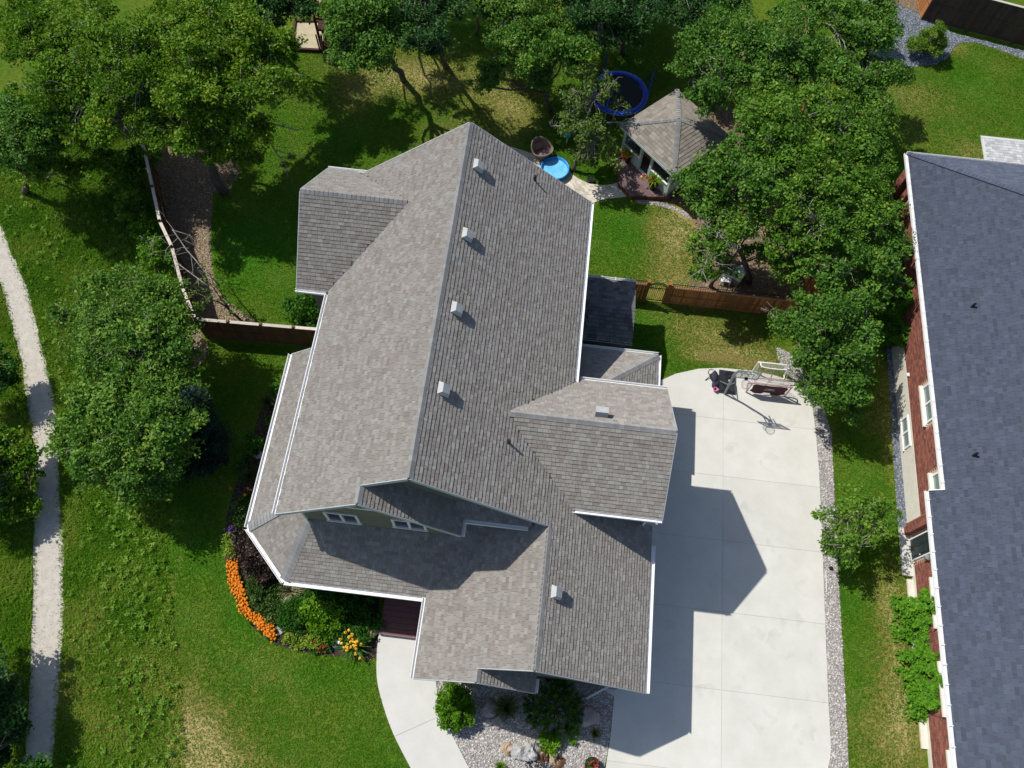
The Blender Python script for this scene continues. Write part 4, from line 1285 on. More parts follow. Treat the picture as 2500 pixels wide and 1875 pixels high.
# ------------------------------------------------------------------ brick house next door
nh = thing('brick_house', 'red brick house with a slate blue shingled roof on the east side', 'house', (24, 15, 0))
NX, NYN, NYS = 18.85, 30.35, -12.0
M1 = 0.62
EX1, EZ1, EY1 = 18.40, 4.5, 30.95         # north part: eave line
EX2, EZ2 = 17.85, 4.16                    # south part
YB = 12.35                                # where the two parts meet
RZ1X = 29.0
def z1(x): return EZ1 + M1 * (x - EX1)
def z2(x): return EZ2 + M1 * (x - EX2)
body = MB()
def nbox(x0, x1, y0, y1, z0, z1_): body.box(((x0 + x1) / 2, (y0 + y1) / 2, (z0 + z1_) / 2), (x1 - x0, y1 - y0, z1_ - z0))
nbox(NX, 40, YB - 0.06, NYN, 1.33, 4.6)
nbox(NX, NX + 0.3, YB - 0.9, YB - 0.06, 0.3, 4.1)
nbox(NX, 40, NYS, YB - 0.9, 0.32, 4.1)
body.build('walls', M['mortar'], nh)
fb = MB()
fb.box(((NX - 0.03 + 40) / 2, (YB - 0.5 + NYN) / 2, 0.66), (40 - NX + 0.03, NYN - YB + 0.5, 1.34))
fb.box(((NX - 0.03 + 40) / 2, (NYS + YB - 0.5) / 2, 0.16), (40 - NX + 0.03, YB - 0.5 - NYS, 0.33))
fb.build('foundation', M['foundation'], nh)
# bricks, course by course, leaving the openings free
OPEN = [(16.1, 18.2, 2.62, 4.6), (12.5, 13.75, 2.62, 4.6), (10.15, 11.3, 0.0, 2.2), (6.9, 9.1, 1.80, 3.6), (3.3, 5.5, 1.80, 3.6), (-0.2, 2.0, 1.80, 3.6), (11.42, 11.85, 0, 4), (28.9, 30.4, 0, 5)]
bl = []
BW, BH = 0.235, 0.088
def brick_wall(y0, y1, z0, z1_, x=NX, ax='y'):
    j = 0
    z = z0
    while z + BH <= z1_:
        y = y0 - (BW / 2 if j % 2 else 0)
        while y < y1:
            a, b = max(y, y0), min(y + BW - 0.014, y1)
            y += BW
            if b - a < 0.05: continue
            if ax == 'y' and x == NX and any(b > o[0] and a < o[1] and z + BH > o[2] and z < o[3] for o in OPEN): continue
            bl.append((a, b, z, z + BH - 0.013, x, ax))
        z += BH; j += 1
brick_wall(YB - 0.05, NYN, 1.35, 4.45)
brick_wall(YB - 0.88, YB - 0.06, 1.35, 3.6)
brick_wall(NYS + 8, YB - 0.9, 0.34, 4.0)
# pilasters: north-west corner and beside the door
for (ya, yb, dx, zt, zb) in ((29.75, 30.35, 0.42, 4.45, 1.34), (29.05, 29.4, 0.18, 4.45, 1.34), (11.45, 11.82, 0.28, 3.6, 0.02)):
    pb = MB(); pb.box((NX - dx / 2 + 0.02, (ya + yb) / 2, (zt + zb) / 2), (dx, yb - ya, zt - zb)); pb.build('pilaster_core', M['mortar'], nh)
    brick_wall(ya, yb, zb + 0.01, zt, NX - dx + 0.005)
    for yy, sgn in ((ya, -1), (yb, 1)):
        brick_wall(NX - dx + 0.01, NX, zb + 0.01, zt, yy, 'x')
    if zb > 1:
        fo = MB(); fo.box((NX - dx / 2 - 0.01, (ya + yb) / 2, 0.66), (dx + 0.05, yb - ya + 0.06, 1.33)); fo.build('foundation_pier', M['foundation'], nh)
def brick_faces(mb, q):
    a, b, z, zt, x, ax = q
    if ax == 'y': mb.box((x - 0.004, (a + b) / 2, (z + zt) / 2), (0.036, b - a, zt - z))
    else: mb.box(((a + b) / 2, x, (z + zt) / 2), (b - a, 0.036, zt - z))
bl.sort(key=lambda q: (q[0] - 10) ** 2 + (q[2] - 2.0) ** 2 * 6)
for q in bl[:300]:
    b_ = MB(); brick_faces(b_, q); b_.build('brick', M['brick'], nh)
b_ = MB()
for q in bl[300:]: brick_faces(b_, q)
tag(b_.build('bricks', M['brick'], nh), kind='stuff')

M1d = (-1, 0, -M1)
ap = 5.6 / 1.0
npl = [
    ([(EX1, NYS + 12, EZ1), (EX1, EY1, EZ1), (EX1 + 9, EY1 - 9, z1(EX1 + 9)), (EX1 + 9, NYS + 12, z1(EX1 + 9))], (EX1 + 9, 0, z1(EX1 + 9)), M1d, N_, lambda c: c[1] > YB or c[2] > z2(c[0]) + 0.0 or c[0] > EX1 + 0.9),
]
# north part west face, its north hip, and the lower south part
LIM = 29.5
def nfz(y): return EZ1 + M1 * (EY1 - y)
P_w = [(EX1, YB, EZ1), (EX1, EY1, EZ1), (EX1 + 9, EY1 - 9, z1(EX1 + 9)), (EX1 + 9, YB, z1(EX1 + 9))]
P_n = [(EX1, EY1, EZ1), (EX1 + 22, EY1, EZ1), (EX1 + 13, EY1 - 9, z1(EX1 + 9)), (EX1 + 9, EY1 - 9, z1(EX1 + 9))]
P_s = [(EX2, -6.0, EZ2), (EX2, YB, EZ2), (EX1 + 9, YB, z1(EX1 + 9)), (EX1 + 9, -6.0, z1(EX1 + 9))]
npl = [(P_w, (EX1 + 9, 0, z1(EX1 + 9)), M1d, N_, lambda c: c[0] < 28),
       (P_n, (EX1, EY1 - 9, z1(EX1 + 9)), (0, 1, -M1), E_, lambda c: c[0] < 27),
       (P_s, (EX1 + 9, 0, z1(EX1 + 9)), M1d, N_, lambda c: c[0] < 26 and c[1] > -2)]
make_roof(nh, npl, 'blueshingle', 0.18, 300, 0.017, 0.15, 0.34)
cp = MB()
caps(cp, (EX1, EY1, EZ1), (EX1 + 8.9, EY1 - 8.9, z1(EX1 + 8.9)), (-0.7, -0.7, 0.1), (0.7, 0.7, 0.1), w=0.13)
tag(cp.build('ridge_caps', M['bluecap'], nh), kind='stuff')
gutter(nh, [(EX1, EY1, EZ1), (EX1, YB, EZ1)], w=0.15, h=0.13, strap=0.75)
gutter(nh, [(EX1 + 22, EY1, EZ1), (EX1, EY1, EZ1)], w=0.13, h=0.12, m='trim')
gutter(nh, [(EX2, YB, EZ2), (EX2, -6, EZ2)], w=0.14, h=0.13, strap=0.75)
MB().bar((EX2, YB + 0.02, EZ2), (EX1, YB + 0.02, EZ1), 0.04, 0.16).build('rake_board', M['trim'], nh)
fs = MB(); fs.box(((EX1 + NX) / 2 + 0.04, (YB + EY1) / 2, EZ1 - 0.13), (NX - EX1, EY1 - YB - 0.1, 0.03)); fs.build('soffit', M['trim'], nh)
fs = MB(); fs.box(((EX2 + NX) / 2 + 0.04, (YB - 6) / 2, EZ2 - 0.13), (NX - EX2, YB + 6 - 0.1, 0.03)); fs.build('soffit', M['trim'], nh)
# windows, sills, door
for (ya, yb, za, zb) in ((16.2, 18.1, 2.72, 4.3), (12.6, 13.65, 2.72, 4.3), (7.0, 9.0, 1.92, 3.3), (3.4, 5.4, 1.92, 3.3), (-0.1, 1.9, 1.92, 3.3)):
    f = window(nh, ya, yb, za, zb, NX, 2 if yb - ya > 1.2 else 1, 'white', 'x', 'paleglass')
    MB().box((NX - 0.07, (ya + yb) / 2, za - 0.05), (0.2, yb - ya + 0.24, 0.11)).build('sill', M['foundation'], f)
f = window(nh, 15.7, 17.35, 0.38, 1.15, NX - 0.03, 2, 'white', 'x', 'paleglass')
dr = MB(); dr.box((NX - 0.01, 10.73, 1.08), (0.06, 0.95, 2.05)); dr = dr.build('door', M['doorgreen'], nh)
for yy in (10.52, 10.94):
    for (za, zb) in ((0.3, 0.95), (1.1, 1.55), (1.65, 1.98)):
        MB().box((NX - 0.045, yy, (za + zb) / 2), (0.03, 0.27, zb - za)).build('door_panel', M['doorgreen'], dr)
MB().lathe((NX - 0.08, 10.34, 1.05), [(0.0, 0.03), (0.03, 0.02), (0.035, 0), (0.0, -0.03)], 10).build('handle', M['galv'], dr)
fr = MB(); fr.box((NX - 0.02, 11.235, 1.07), (0.1, 0.06, 2.14)); fr.box((NX - 0.02, 10.225, 1.07), (0.1, 0.06, 2.14)); fr.box((NX - 0.02, 10.73, 2.14), (0.1, 1.07, 0.06)); fr.box((NX - 0.05, 10.73, 0.03), (0.2, 1.07, 0.06))
fr.build('door_frame', M['white'], nh)
lt = MB(); lt.box((NX - 0.12, 10.02, 1.75), (0.18, 0.14, 0.26)); lt.lathe((NX - 0.12, 10.02, 1.9), [(0.15, 0), (0.03, 0.12)], 8); lt.build('wall_lamp', M['grey'], nh)
lt = MB(); lt.lathe((NX - 0.05, 19.35, 1.55), [(0.1, 0), (0.1, 0.06), (0.0, 0.09)], 12); lt.build('wall_vent', M['white'], nh)
for (yy, z0, z1_, ex) in ((29.55, 0.1, 4.3, EX1), (12.0, 0.1, 3.4, EX2)):
    MB().box((NX - 0.07, yy, (z0 + z1_) / 2), (0.09, 0.09, z1_ - z0)).build('downspout', M['brick'], nh)
for px, py in ((2372, 750), (2376, 1113)):
    h = 6.0
    for _ in range(30):
        q = at(px, py, h); h = z1(q[0])
    pb = MB(); pb.tube([(q[0], q[1], h - 0.1), (q[0] , q[1], h + 0.34)], 0.06, 10); pb.build('vent_pipe', M['iron'], nh)
    fl = MB(); fl.add([(q[0] - 0.3, q[1] - 0.17, z1(q[0] - 0.3) + 0.03), (q[0] + 0.12, q[1] - 0.17, z1(q[0] + 0.12) + 0.03), (q[0] + 0.12, q[1] + 0.17, z1(q[0] + 0.12) + 0.03), (q[0] - 0.3, q[1] + 0.17, z1(q[0] - 0.3) + 0.03)], [(0, 1, 2, 3)], 0.35)
    fl.build('pipe_flashing', M['blueshingle'], nh)
# concrete ledge along the south part
sp = MB(); sp.box((18.62, 10.65, 0.09), (0.5, 2.3, 0.2)); sp.build('door_step', M['walk'], nh)
sp = MB(); sp.box((18.70, 5.7, 0.05), (0.3, 7.3, 0.12)); sp.build('footing_ledge', M['foundation'], nh)

# ivy patches climbing the brick wall
def ivy(label, ya, yb, top, seed, foot=0.35, taper=0.3):
    r = np.random.default_rng(seed)
    n = int(3600 * (yb - ya) / 2.5)
    y = r.uniform(ya, yb, n)
    u = r.random(n)
    mid, half = (ya + yb) / 2, (yb - ya) / 2
    e = np.abs(y - mid) / half
    hmax = top * (1 - taper * e ** 2) * (0.8 + 0.2 * np.sin(y * 3 + seed)) * (0.86 + 0.14 * np.sin(y * 9.1))
    z = u ** 0.8 * hmax
    x = NX - 0.06 - r.random(n) * (0.10 + 0.16 * (0.5 + 0.5 * np.sin(y * 5.3 + seed) * np.sin(z * 4.1)) + foot * (1 - u) ** 2 * 1.2)
    y = y + 0.28 * np.sin(z * 2.6 + seed) * (e > 0.4) + 0.16 * np.sin(z * 6.3 + 2 * seed)
    ok = np.sin(y * 3.7 + seed * 1.7) * np.sin(z * 2.9 + seed) < 0.72
    y, z, x, u = y[ok], z[ok], x[ok], u[ok]; n = len(y)
    N = unit(np.array([-1.0, 0, 1.1]) + r.normal(size=(n, 3)) * 0.45)
    V = leaf_quads(np.stack([x, y, z + 0.03], 1), N, 0.15, r, 0.75)
    t = thing('ivy', label, 'climbing plant', (NX, mid, 0), 0, 'climbing plants on the brick wall')
    fast_quads('leaves', V, 4, r.normal(0.45, 0.2, n), M['ivy'], t)
    s = MB()
    for k in range(6):
        yy = ya + (yb - ya) * (k + 0.5) / 6
        limb(s, (NX - 0.06, yy, 0.0), (NX - 0.05, yy + r.normal() * 0.3, top * 0.7), 0.02, 0.006, r, 4, 0.05)
    s.build('stems', M['bark'], t)
def wy(px, py): return float(onx(px, py, NX)[1])
ivy('green climber on the brick wall below the first long sill beside the door', wy(2215, 1572), wy(2215, 1468), 2.5, 3, 0.9)
ivy('green climber narrow between two larger patches on the lower brick wall', wy(2215, 1650), wy(2215, 1570), 2.0, 4, 0.9)
ivy('southernmost green climber on the brick wall near the bottom of the picture', wy(2215, 1748), wy(2215, 1640), 2.7, 5, 0.6)
ivy('bright climber reaching the eave beside the tree at the north part of the brick wall', wy(2200, 660), wy(2200, 545), 3.7, 6, 0.9, taper=0.7)
ivy('wide bright climber on the brick wall north of the bare foundation', wy(2180, 860), wy(2180, 720), 3.2, 7, 1.1)

# ------------------------------------------------------------------ gazebo
GC = np.array([6.43, 32.55]); GD = 3.12; GE = 2.6; GA = 3.55
gz = thing('gazebo', 'square screened gazebo with a grey pyramid roof among the back yard trees', 'gazebo', (GC[0], GC[1], 0))
cW, cS, cE, cN = [(GC[0] + GD * a, GC[1] + GD * b, GE) for a, b in ((-1, 0), (0, -1), (1, 0), (0, 1))]
apx = (GC[0], GC[1], GA)
gp_ = []
for a, b in ((cW, cS), (cS, cE), (cE, cN), (cN, cW)):
    mdp = [(a[i] + b[i]) / 2 for i in range(3)]
    dn = [mdp[i] - apx[i] for i in range(3)]
    al = [b[i] - a[i] for i in range(3)]
    gp_.append(([a, b, apx], apx, dn, al, None))
M['gazshingle'] = mat('weathered_shingle', (0.225, 0.205, 0.175), (0.265, 0.240, 0.210), scale=30, vk=0.5, rough=0.95, spec=0.15, bump=0.25, bscale=120)
groof = make_roof(gz, gp_, 'gazshingle', 0.2, 300, 0.018)
cp = MB()
for c_ in (cW, cS, cE, cN):
    dv = np.array([c_[1] - apx[1], -(c_[0] - apx[0]), -0.4])
    caps(cp, c_, apx, dv, -dv * np.array([1, 1, -1]), w=0.14)
tag(cp.build('ridge_caps', M['cap'], gz), kind='stuff')
for a, b in ((cW, cS), (cS, cE), (cE, cN), (cN, cW)):
    MB().bar(np.array(a) - [0, 0, 0.1], np.array(b) - [0, 0, 0.1], 0.04, 0.16).build('fascia_board', M['gazpost'], gz)
k_ = 0.86
def corner(c): return np.array([GC[0] + (c[0] - GC[0]) * k_, GC[1] + (c[1] - GC[1]) * k_, 0.0])
kW, kS, kE, kN = corner(cW), corner(cS), corner(cE), corner(cN)
FZ = 0.32
for a, b, door in ((kW, kS, True), (kS, kE, False), (kE, kN, False), (kN, kW, False)):
    d = b - a
    bays = (0, 0.37, 0.60, 1.0) if door else (0, 0.5, 1.0)
    ang = math.atan2(d[1], d[0])
    for t in bays[:-1] if not door else bays:
        if door and t == 1.0: continue
        p = a + d * t
        MB().box((p[0], p[1], FZ + 1.1), (0.16, 0.16, 2.2), ang).build('post', M['gazpost'], gz)
    for i in range(len(bays) - 1):
        p, q = a + d * bays[i], a + d * bays[i + 1]
        if door and i == 1:
            MB().bar(p + [0, 0, FZ + 0.03], q + [0, 0, FZ + 0.03], 0.14, 0.06).build('threshold', M['trim'], gz)
            continue
        mdp = (p + q) / 2
        L = float(np.linalg.norm(q - p)) - 0.16
        MB().box((mdp[0], mdp[1], FZ + 0.42), (L, 0.08, 0.84), ang).build('knee_wall', M['gazpost'], gz)
        MB().box((mdp[0], mdp[1], FZ + 0.88), (L, 0.2, 0.06), ang).build('rail', M['white'], gz)
        sc = MB().box((mdp[0], mdp[1], FZ + 1.55), (L, 0.012, 1.24), ang).build('screen', M['mesh'], gz)
    MB().bar(a + [0, 0, FZ + 2.2], b + [0, 0, FZ + 2.2], 0.16, 0.14).build('beam', M['gazpost'], gz)
# deck: boards cut to a many-sided outline
DK = ccw([tuple(kS[:2] + np.array([0.25, -0.1])), *gp([(1541, 479), (1511, 450), (1509, 392)], 0.3), tuple(kW[:2] + np.array([-0.1, 0.1])), tuple(kN[:2]), tuple(kE[:2])])
ddir = (kS - kW)[:2] / np.linalg.norm((kS - kW)[:2]); dnn = np.array([-ddir[1], ddir[0]])
o_ = kW[:2]
for i in range(-14, 30):
    a_ = o_ + dnn * i * 0.15
    C_ = [a_ - ddir * 9, a_ + ddir * 9, a_ + ddir * 9 + dnn * 0.142, a_ - ddir * 9 + dnn * 0.142]
    q_ = clip_poly(DK, ccw([tuple(c) for c in C_]))
    if len(q_) > 2: MB().prism(q_, FZ - 0.04, FZ).build('deck_board', M['gazdeck'], gz)
rim = MB()
for i in range(len(DK)):
    a_, b_ = DK[i], DK[(i + 1) % len(DK)]
    rim.bar((a_[0], a_[1], FZ / 2 - 0.01), (b_[0], b_[1], FZ / 2 - 0.01), 0.05, FZ)
rim.build('deck_rim', M['gazrim'], gz)
# things inside: a pale parasol frame, a tan cloth
fu = thing('folding_chair', 'white folding chair seen through the gazebo screen', 'chair', (*at(1545, 342, 0.4)[:2], FZ))
c_ = at(1545, 342, 0.8)
MB().box((c_[0], c_[1], FZ + 0.45), (0.45, 0.45, 0.05), 0.5).build('seat', M['white'], fu)
MB().box((c_[0] + 0.15, c_[1] + 0.2, FZ + 0.75), (0.45, 0.05, 0.5), 0.5).build('backrest', M['white'], fu)
for sx in (-1, 1):
    for sy in (-1, 1):
        MB().bar((c_[0] + 0.2 * sx, c_[1] + 0.2 * sy, FZ), (c_[0] + 0.15 * sx, c_[1] - 0.1 * sy, FZ + 0.45), 0.03).build('leg', M['white'], fu)
tc_ = at(1587, 378, 0.9)
tb = thing('side_table', 'small table under a tan cloth inside the gazebo doorway', 'table', (tc_[0], tc_[1], FZ))
MB().box((tc_[0], tc_[1], FZ + 0.55), (0.7, 0.45, 0.04), -0.78).build('tabletop', M['tan'], tb)
for sx in (-1, 1):
    MB().box((tc_[0] + 0.2 * sx, tc_[1] - 0.2 * sx, FZ + 0.27), (0.06, 0.06, 0.54)).build('leg', M['gazrim'], tb)
# two planters on the deck
def planter(label, px, py, red, seed):
    p = at(px, py, 0.32)
    t = thing('planter', label, 'planter', (p[0], p[1], FZ), 0, 'flower pots on the gazebo deck')
    MB().lathe((p[0], p[1], FZ), [(0.0, 0), (0.17, 0), (0.24, 0.42), (0.27, 0.44), (0.25, 0.46), (0.2, 0.40), (0, 0.40)], 16).build('pot', M['terracotta'], t, True)
    blades('spike_leaves', [(p[0], p[1], FZ + 0.4)], M['bright'], t, 1.0, 0.03, 1.0, seed, 60, 0.5, 0.1, 0.6)
    r = np.random.default_rng(seed)
    C = np.column_stack([r.normal(p[0] - 0.15, 0.17, 26), r.normal(p[1] + (0.12 if red else -0.05), 0.15, 26), np.full(26, FZ + 0.55) + r.random(26) * 0.2])
    blooms('flowers', C, M['red'] if red else M['orange'], t, 0.15, 9, seed)
    if red: blooms('yellow_flowers', C[:6] + np.array([-0.15, -0.12, 0]), M['yellow'], t, 0.12, 9, seed)
planter('pot of orange flowers and spiky grass by the gazebo corner post', 1531, 392, False, 5)
planter('pot of red and yellow flowers with spiky grass at the right of the gazebo doorway', 1592, 460, True, 6)

# ------------------------------------------------------------------ fences
def board_fence(name, label, a, b, h, m, mr, panel=2.4, board=0.14, face=1, posts=True, capm='weathered', group=None, cap=True, rails=(0.35, 0.5), gap=0.006, postm=None, lift=0.0):
    """face: side of the boards (left of a->b is +1); boards one by one"""
    a, b = np.array([*a[:2], 0.0]), np.array([*b[:2], 0.0])
    d = b - a; L = float(np.linalg.norm(d)); d /= L
    n = np.array([-d[1], d[0], 0]) * face
    ang = math.atan2(d[1], d[0])
    t = thing(name, label, 'fence', tuple((a + b) / 2), 0, group)
    k = int(L / board)
    for i in range(k):
        p = a + d * (i + 0.5) * L / k + n * 0.035
        MB().box((p[0], p[1], lift + (h - 0.08 - lift) / 2 + 0.04), (L / k - gap, 0.022, h - 0.1 - lift), ang).build('board', M[m], t)
    np_ = max(1, round(L / panel))
    for i in range(np_):
        p, q = a + d * L * i / np_, a + d * L * (i + 1) / np_
        for z in (0.25, h * 0.52, h - 0.12):
            MB().bar(p - n * 0.02 + [0, 0, z], q - n * 0.02 + [0, 0, z], 0.05, 0.09).build('rail', M[mr], t)
        # front battens
        for z in (0.12, h * 0.52):
            MB().bar(p + n * 0.06 + [0, 0, z], q + n * 0.06 + [0, 0, z], 0.025, 0.07).build('batten', M[mr], t)
        if cap: MB().bar(p + d * 0.06 + [0, 0, h], q - d * 0.06 + [0, 0, h], 0.16, 0.04).build('cap_board', M[capm], t)
    if posts:
        for i in range(np_ + 1):
            p = a + d * L * i / np_
            MB().box((p[0], p[1], (h + 0.1) / 2), (0.12, 0.12, h + 0.1), ang).build('post', M[postm or mr], t)
    return t
FW = [at(x, y, 1.9) for x, y in ((290, 240), (352, 375), (388, 540), (420, 600), (447, 702), (478, 781))]
FW = [(-27.5, 36.0), (-22.7, 27.6), (-20.6, 23.3), (-19.5, 21.8), (-18.3, 19.5), (-17.15, 17.78)]
names_ = ['part of the west fence hidden under the big oak', 'brown west fence panels with a pale cap beside the leaf litter bed', 'short brown fence piece with a pale cap under bare twigs', 'brown fence piece with a pale cap beside the wood chips', 'last brown west fence piece before the corner']
for i in range(5):
    board_fence('board_fence', names_[i], FW[i], FW[i + 1], 1.95, 'fence', 'fence', face=-1, group='brown fence along the west side')
board_fence('board_fence', 'brown fence with pale caps running from the corner to the house', FW[-1], (-8.9, 18.05), 1.95, 'fence', 'fence', panel=1.62, face=-1)
# cedar fence and iron gate
GYF = 22.93
gf = board_fence('cedar_fence', 'orange cedar fence with an iron top rail east of the garden gate', (6.62, GYF), (14.35, GYF), 1.62, 'cedar', 'cedar', panel=2.55, board=0.155, face=-1, capm='cedarpale', gap=0.012)
gw = board_fence('cedar_fence', 'short cedar fence piece between the gate and the low shed', (1.3, GYF), (5.48, GYF), 1.62, 'cedar', 'cedar', panel=2.1, board=0.155, face=-1, capm='cedarpale', gap=0.012)
for t_, xa, xb in ((gf, 6.72, 14.25), (gw, 1.4, 5.38)):
    r_ = MB()
    for z in (1.72, 1.90):
        r_.bar((xa, GYF, z), (xb, GYF, z), 0.025, 0.025)
    n_ = int((xb - xa) / 0.12)
    for i in range(n_):
        x_ = xa + (xb - xa) * (i + 0.5) / n_
        r_.bar((x_, GYF, 1.64), (x_, GYF, 1.97), 0.014, 0.014)
    r_.build('iron_rail', M['iron'], t_)
gt = thing('garden_gate', 'arched black iron garden gate between two cedar posts', 'gate', (6.05, GYF, 0))
g0, g1 = 5.6, 6.5
def arch(x): return 1.62 + 0.28 * (1 - ((x - (g0 + g1) / 2) / ((g1 - g0) / 2)) ** 2)
fr = MB()
for x_ in (g0, g1): fr.bar((x_, GYF, 0.1), (x_, GYF, 1.64), 0.04, 0.04)
for z in (0.15, 1.35): fr.bar((g0, GYF, z), (g1, GYF, z), 0.035, 0.035)
for dz in (0, -0.12):
    pts = [(g0 + (g1 - g0) * i / 12, GYF, arch(g0 + (g1 - g0) * i / 12) + dz) for i in range(13)]
    fr.tube(pts, 0.02, 6)
fr.build('gate_frame', M['iron'], gt)
for i in range(1, 9):
    x_ = g0 + (g1 - g0) * i / 9
    MB().bar((x_, GYF, 0.15), (x_, GYF, arch(x_)), 0.018, 0.018).build('picket', M['iron'], gt)
for x_ in (5.5, 6.6):
    tag(solo('gate_post', MB().box((x_, GYF, 0.98), (0.17, 0.17, 1.96)), M['cedar'], 'cedar post on the %s side of the iron gate' % ('shed' if x_ < 6 else 'tree'), 'post', (x_, GYF, 0)))
board_fence('cedar_fence', 'orange cedar boundary fence glimpsed between the trees of the east side', (14.35, 46.0), (14.35, 23.1), 1.85, 'cedar', 'cedar', face=-1, capm='cedarpale', panel=2.6, board=0.155)
# dark fence in the north-east corner
board_fence('dark_fence', 'dark brown board fence in the far corner above the grey gravel', (22.85, 46.55), (34, 43.9), 2.55, 'darkfence', 'darkfence', panel=2.75, face=-1, capm='weathered')
board_fence('cedar_fence', 'sunlit orange fence end meeting the dark fence in the far corner', (22.3, 52), (22.75, 46.6), 2.2, 'cedar', 'cedar', face=-1, capm='weathered')
# ------------------------------------------------------------------ trees
TG = 'oaks round the back yard'
# north-west
tree('oak_tree', 'big yellow-green oak in the top left corner by the trail', (250, 400), [(120, 110, 7, 95), (235, 60, 8, 95), (330, 150, 8, 105), (200, 210, 6.5, 105), (110, 250, 5, 80), (300, 280, 6.5, 85), (370, 250, 6.5, 66), (370, 320, 6, 46), (170, 310, 5.5, 60), (400, 120, 7.5, 60), (60, 40, 6, 60)], 'oak', seed=1, trunk=0.3, hole=0.10, group=TG)
tree('oak_tree', 'yellow-green oak with a dark leaning trunk over the leaf litter bed', (548, 470), [(500, 75, 8, 90), (600, 110, 8, 90), (660, 195, 7.5, 72), (470, 190, 8, 85), (560, 250, 7, 80), (470, 300, 6.2, 72), (600, 330, 5.5, 62), (400, 345, 5.8, 55), (420, 60, 8, 70), (560, 345, 5.4, 56), (610, 385, 4.8, 38), (525, 385, 5, 34), (455, 345, 5.8, 42), (690, 130, 7, 50), (560, 20, 7, 80)],
     'oak', via=(425, 345, 4.6), seed=2, trunk=0.27, hole=0.16, fork=0.55, group=TG, sun=0.04, dead=[(640, 310, 4.5, 690, 395, 4.2), (655, 300, 4.2, 730, 318, 4.0)])
tree('oak_tree', 'dark blue-green tree at the left edge above the trail bend', (60, 470), [(30, 290, 4.5, 75), (75, 350, 4, 70), (20, 390, 3.5, 60), (30, 340, 2.4, 70), (75, 390, 1.8, 52), (110, 345, 2.6, 46), (120, 300, 4, 50)], 'deep', lift=1.6, seed=3, trunk=0.2, group=TG)
tree('shrub', 'light green bush against the west fence below the oaks', (300, 470), [(290, 420, 1.6, 45), (250, 380, 1.5, 40), (320, 470, 1.3, 38), (330, 520, 1.0, 32)], 'weed', leaf=0.16, seed=4, trunk=0.06, cat='bush', clump=0.4)
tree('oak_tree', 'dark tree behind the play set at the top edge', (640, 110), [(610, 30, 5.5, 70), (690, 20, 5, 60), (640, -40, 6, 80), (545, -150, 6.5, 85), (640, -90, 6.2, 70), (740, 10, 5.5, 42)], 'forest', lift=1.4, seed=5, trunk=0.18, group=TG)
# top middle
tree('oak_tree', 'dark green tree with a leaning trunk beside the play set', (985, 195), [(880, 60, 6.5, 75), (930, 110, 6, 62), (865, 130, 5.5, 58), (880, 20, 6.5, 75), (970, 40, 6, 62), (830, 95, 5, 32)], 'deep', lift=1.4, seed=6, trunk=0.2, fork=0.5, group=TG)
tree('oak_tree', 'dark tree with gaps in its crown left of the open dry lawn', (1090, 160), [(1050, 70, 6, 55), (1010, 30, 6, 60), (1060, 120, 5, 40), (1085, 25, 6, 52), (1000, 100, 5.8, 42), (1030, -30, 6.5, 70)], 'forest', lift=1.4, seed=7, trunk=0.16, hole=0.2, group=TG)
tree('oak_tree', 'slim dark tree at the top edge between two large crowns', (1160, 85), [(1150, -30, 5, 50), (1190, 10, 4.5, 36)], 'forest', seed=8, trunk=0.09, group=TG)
tree('oak_tree', 'bright crowned oak on three bent stems over the dry lawn', (1345, 275), [(1290, 60, 6.2, 75), (1240, 120, 5.6, 55), (1380, 120, 6, 65), (1310, 130, 5.8, 65), (1180, 200, 4.6, 36), (1200, 170, 5, 34), (1330, 200, 4.6, 38), (1255, 20, 6.5, 75), (1400, 80, 6, 50)],
     'deep', lift=-1.3, seed=9, trunk=0.15, fork=0.35, hole=0.12, group=TG, sun=0.05)
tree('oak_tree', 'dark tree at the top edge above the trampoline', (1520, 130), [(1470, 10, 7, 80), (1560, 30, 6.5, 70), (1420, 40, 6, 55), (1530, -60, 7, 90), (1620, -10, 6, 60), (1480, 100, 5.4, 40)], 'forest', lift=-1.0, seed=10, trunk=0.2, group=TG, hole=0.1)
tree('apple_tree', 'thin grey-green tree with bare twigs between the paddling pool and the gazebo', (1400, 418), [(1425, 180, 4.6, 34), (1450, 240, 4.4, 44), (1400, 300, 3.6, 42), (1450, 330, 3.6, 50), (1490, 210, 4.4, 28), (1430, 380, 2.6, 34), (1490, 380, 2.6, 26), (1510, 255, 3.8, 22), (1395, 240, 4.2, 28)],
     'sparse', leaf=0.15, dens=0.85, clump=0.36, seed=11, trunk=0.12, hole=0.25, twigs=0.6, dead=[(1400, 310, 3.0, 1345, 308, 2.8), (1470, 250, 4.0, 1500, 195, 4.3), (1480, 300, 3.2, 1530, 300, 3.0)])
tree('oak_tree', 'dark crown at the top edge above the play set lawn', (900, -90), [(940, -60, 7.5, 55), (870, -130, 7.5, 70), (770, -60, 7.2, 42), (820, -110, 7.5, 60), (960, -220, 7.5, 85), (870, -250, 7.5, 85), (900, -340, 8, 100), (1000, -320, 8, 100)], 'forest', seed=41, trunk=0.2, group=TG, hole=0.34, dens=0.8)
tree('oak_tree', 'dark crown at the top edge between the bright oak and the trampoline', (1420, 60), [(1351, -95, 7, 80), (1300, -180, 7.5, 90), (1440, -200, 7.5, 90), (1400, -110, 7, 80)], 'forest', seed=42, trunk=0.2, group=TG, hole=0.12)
tree('oak_tree', 'dark crown at the top edge above the gazebo and the trampoline', (1600, 40), [(1520, -130, 7, 80), (1600, -170, 7, 80), (1540, -220, 7.5, 90), (1460, -290, 7.5, 90), (1380, -310, 8, 100), (1520, -330, 8, 100)], 'forest', seed=43, trunk=0.2, group=TG, hole=0.12)
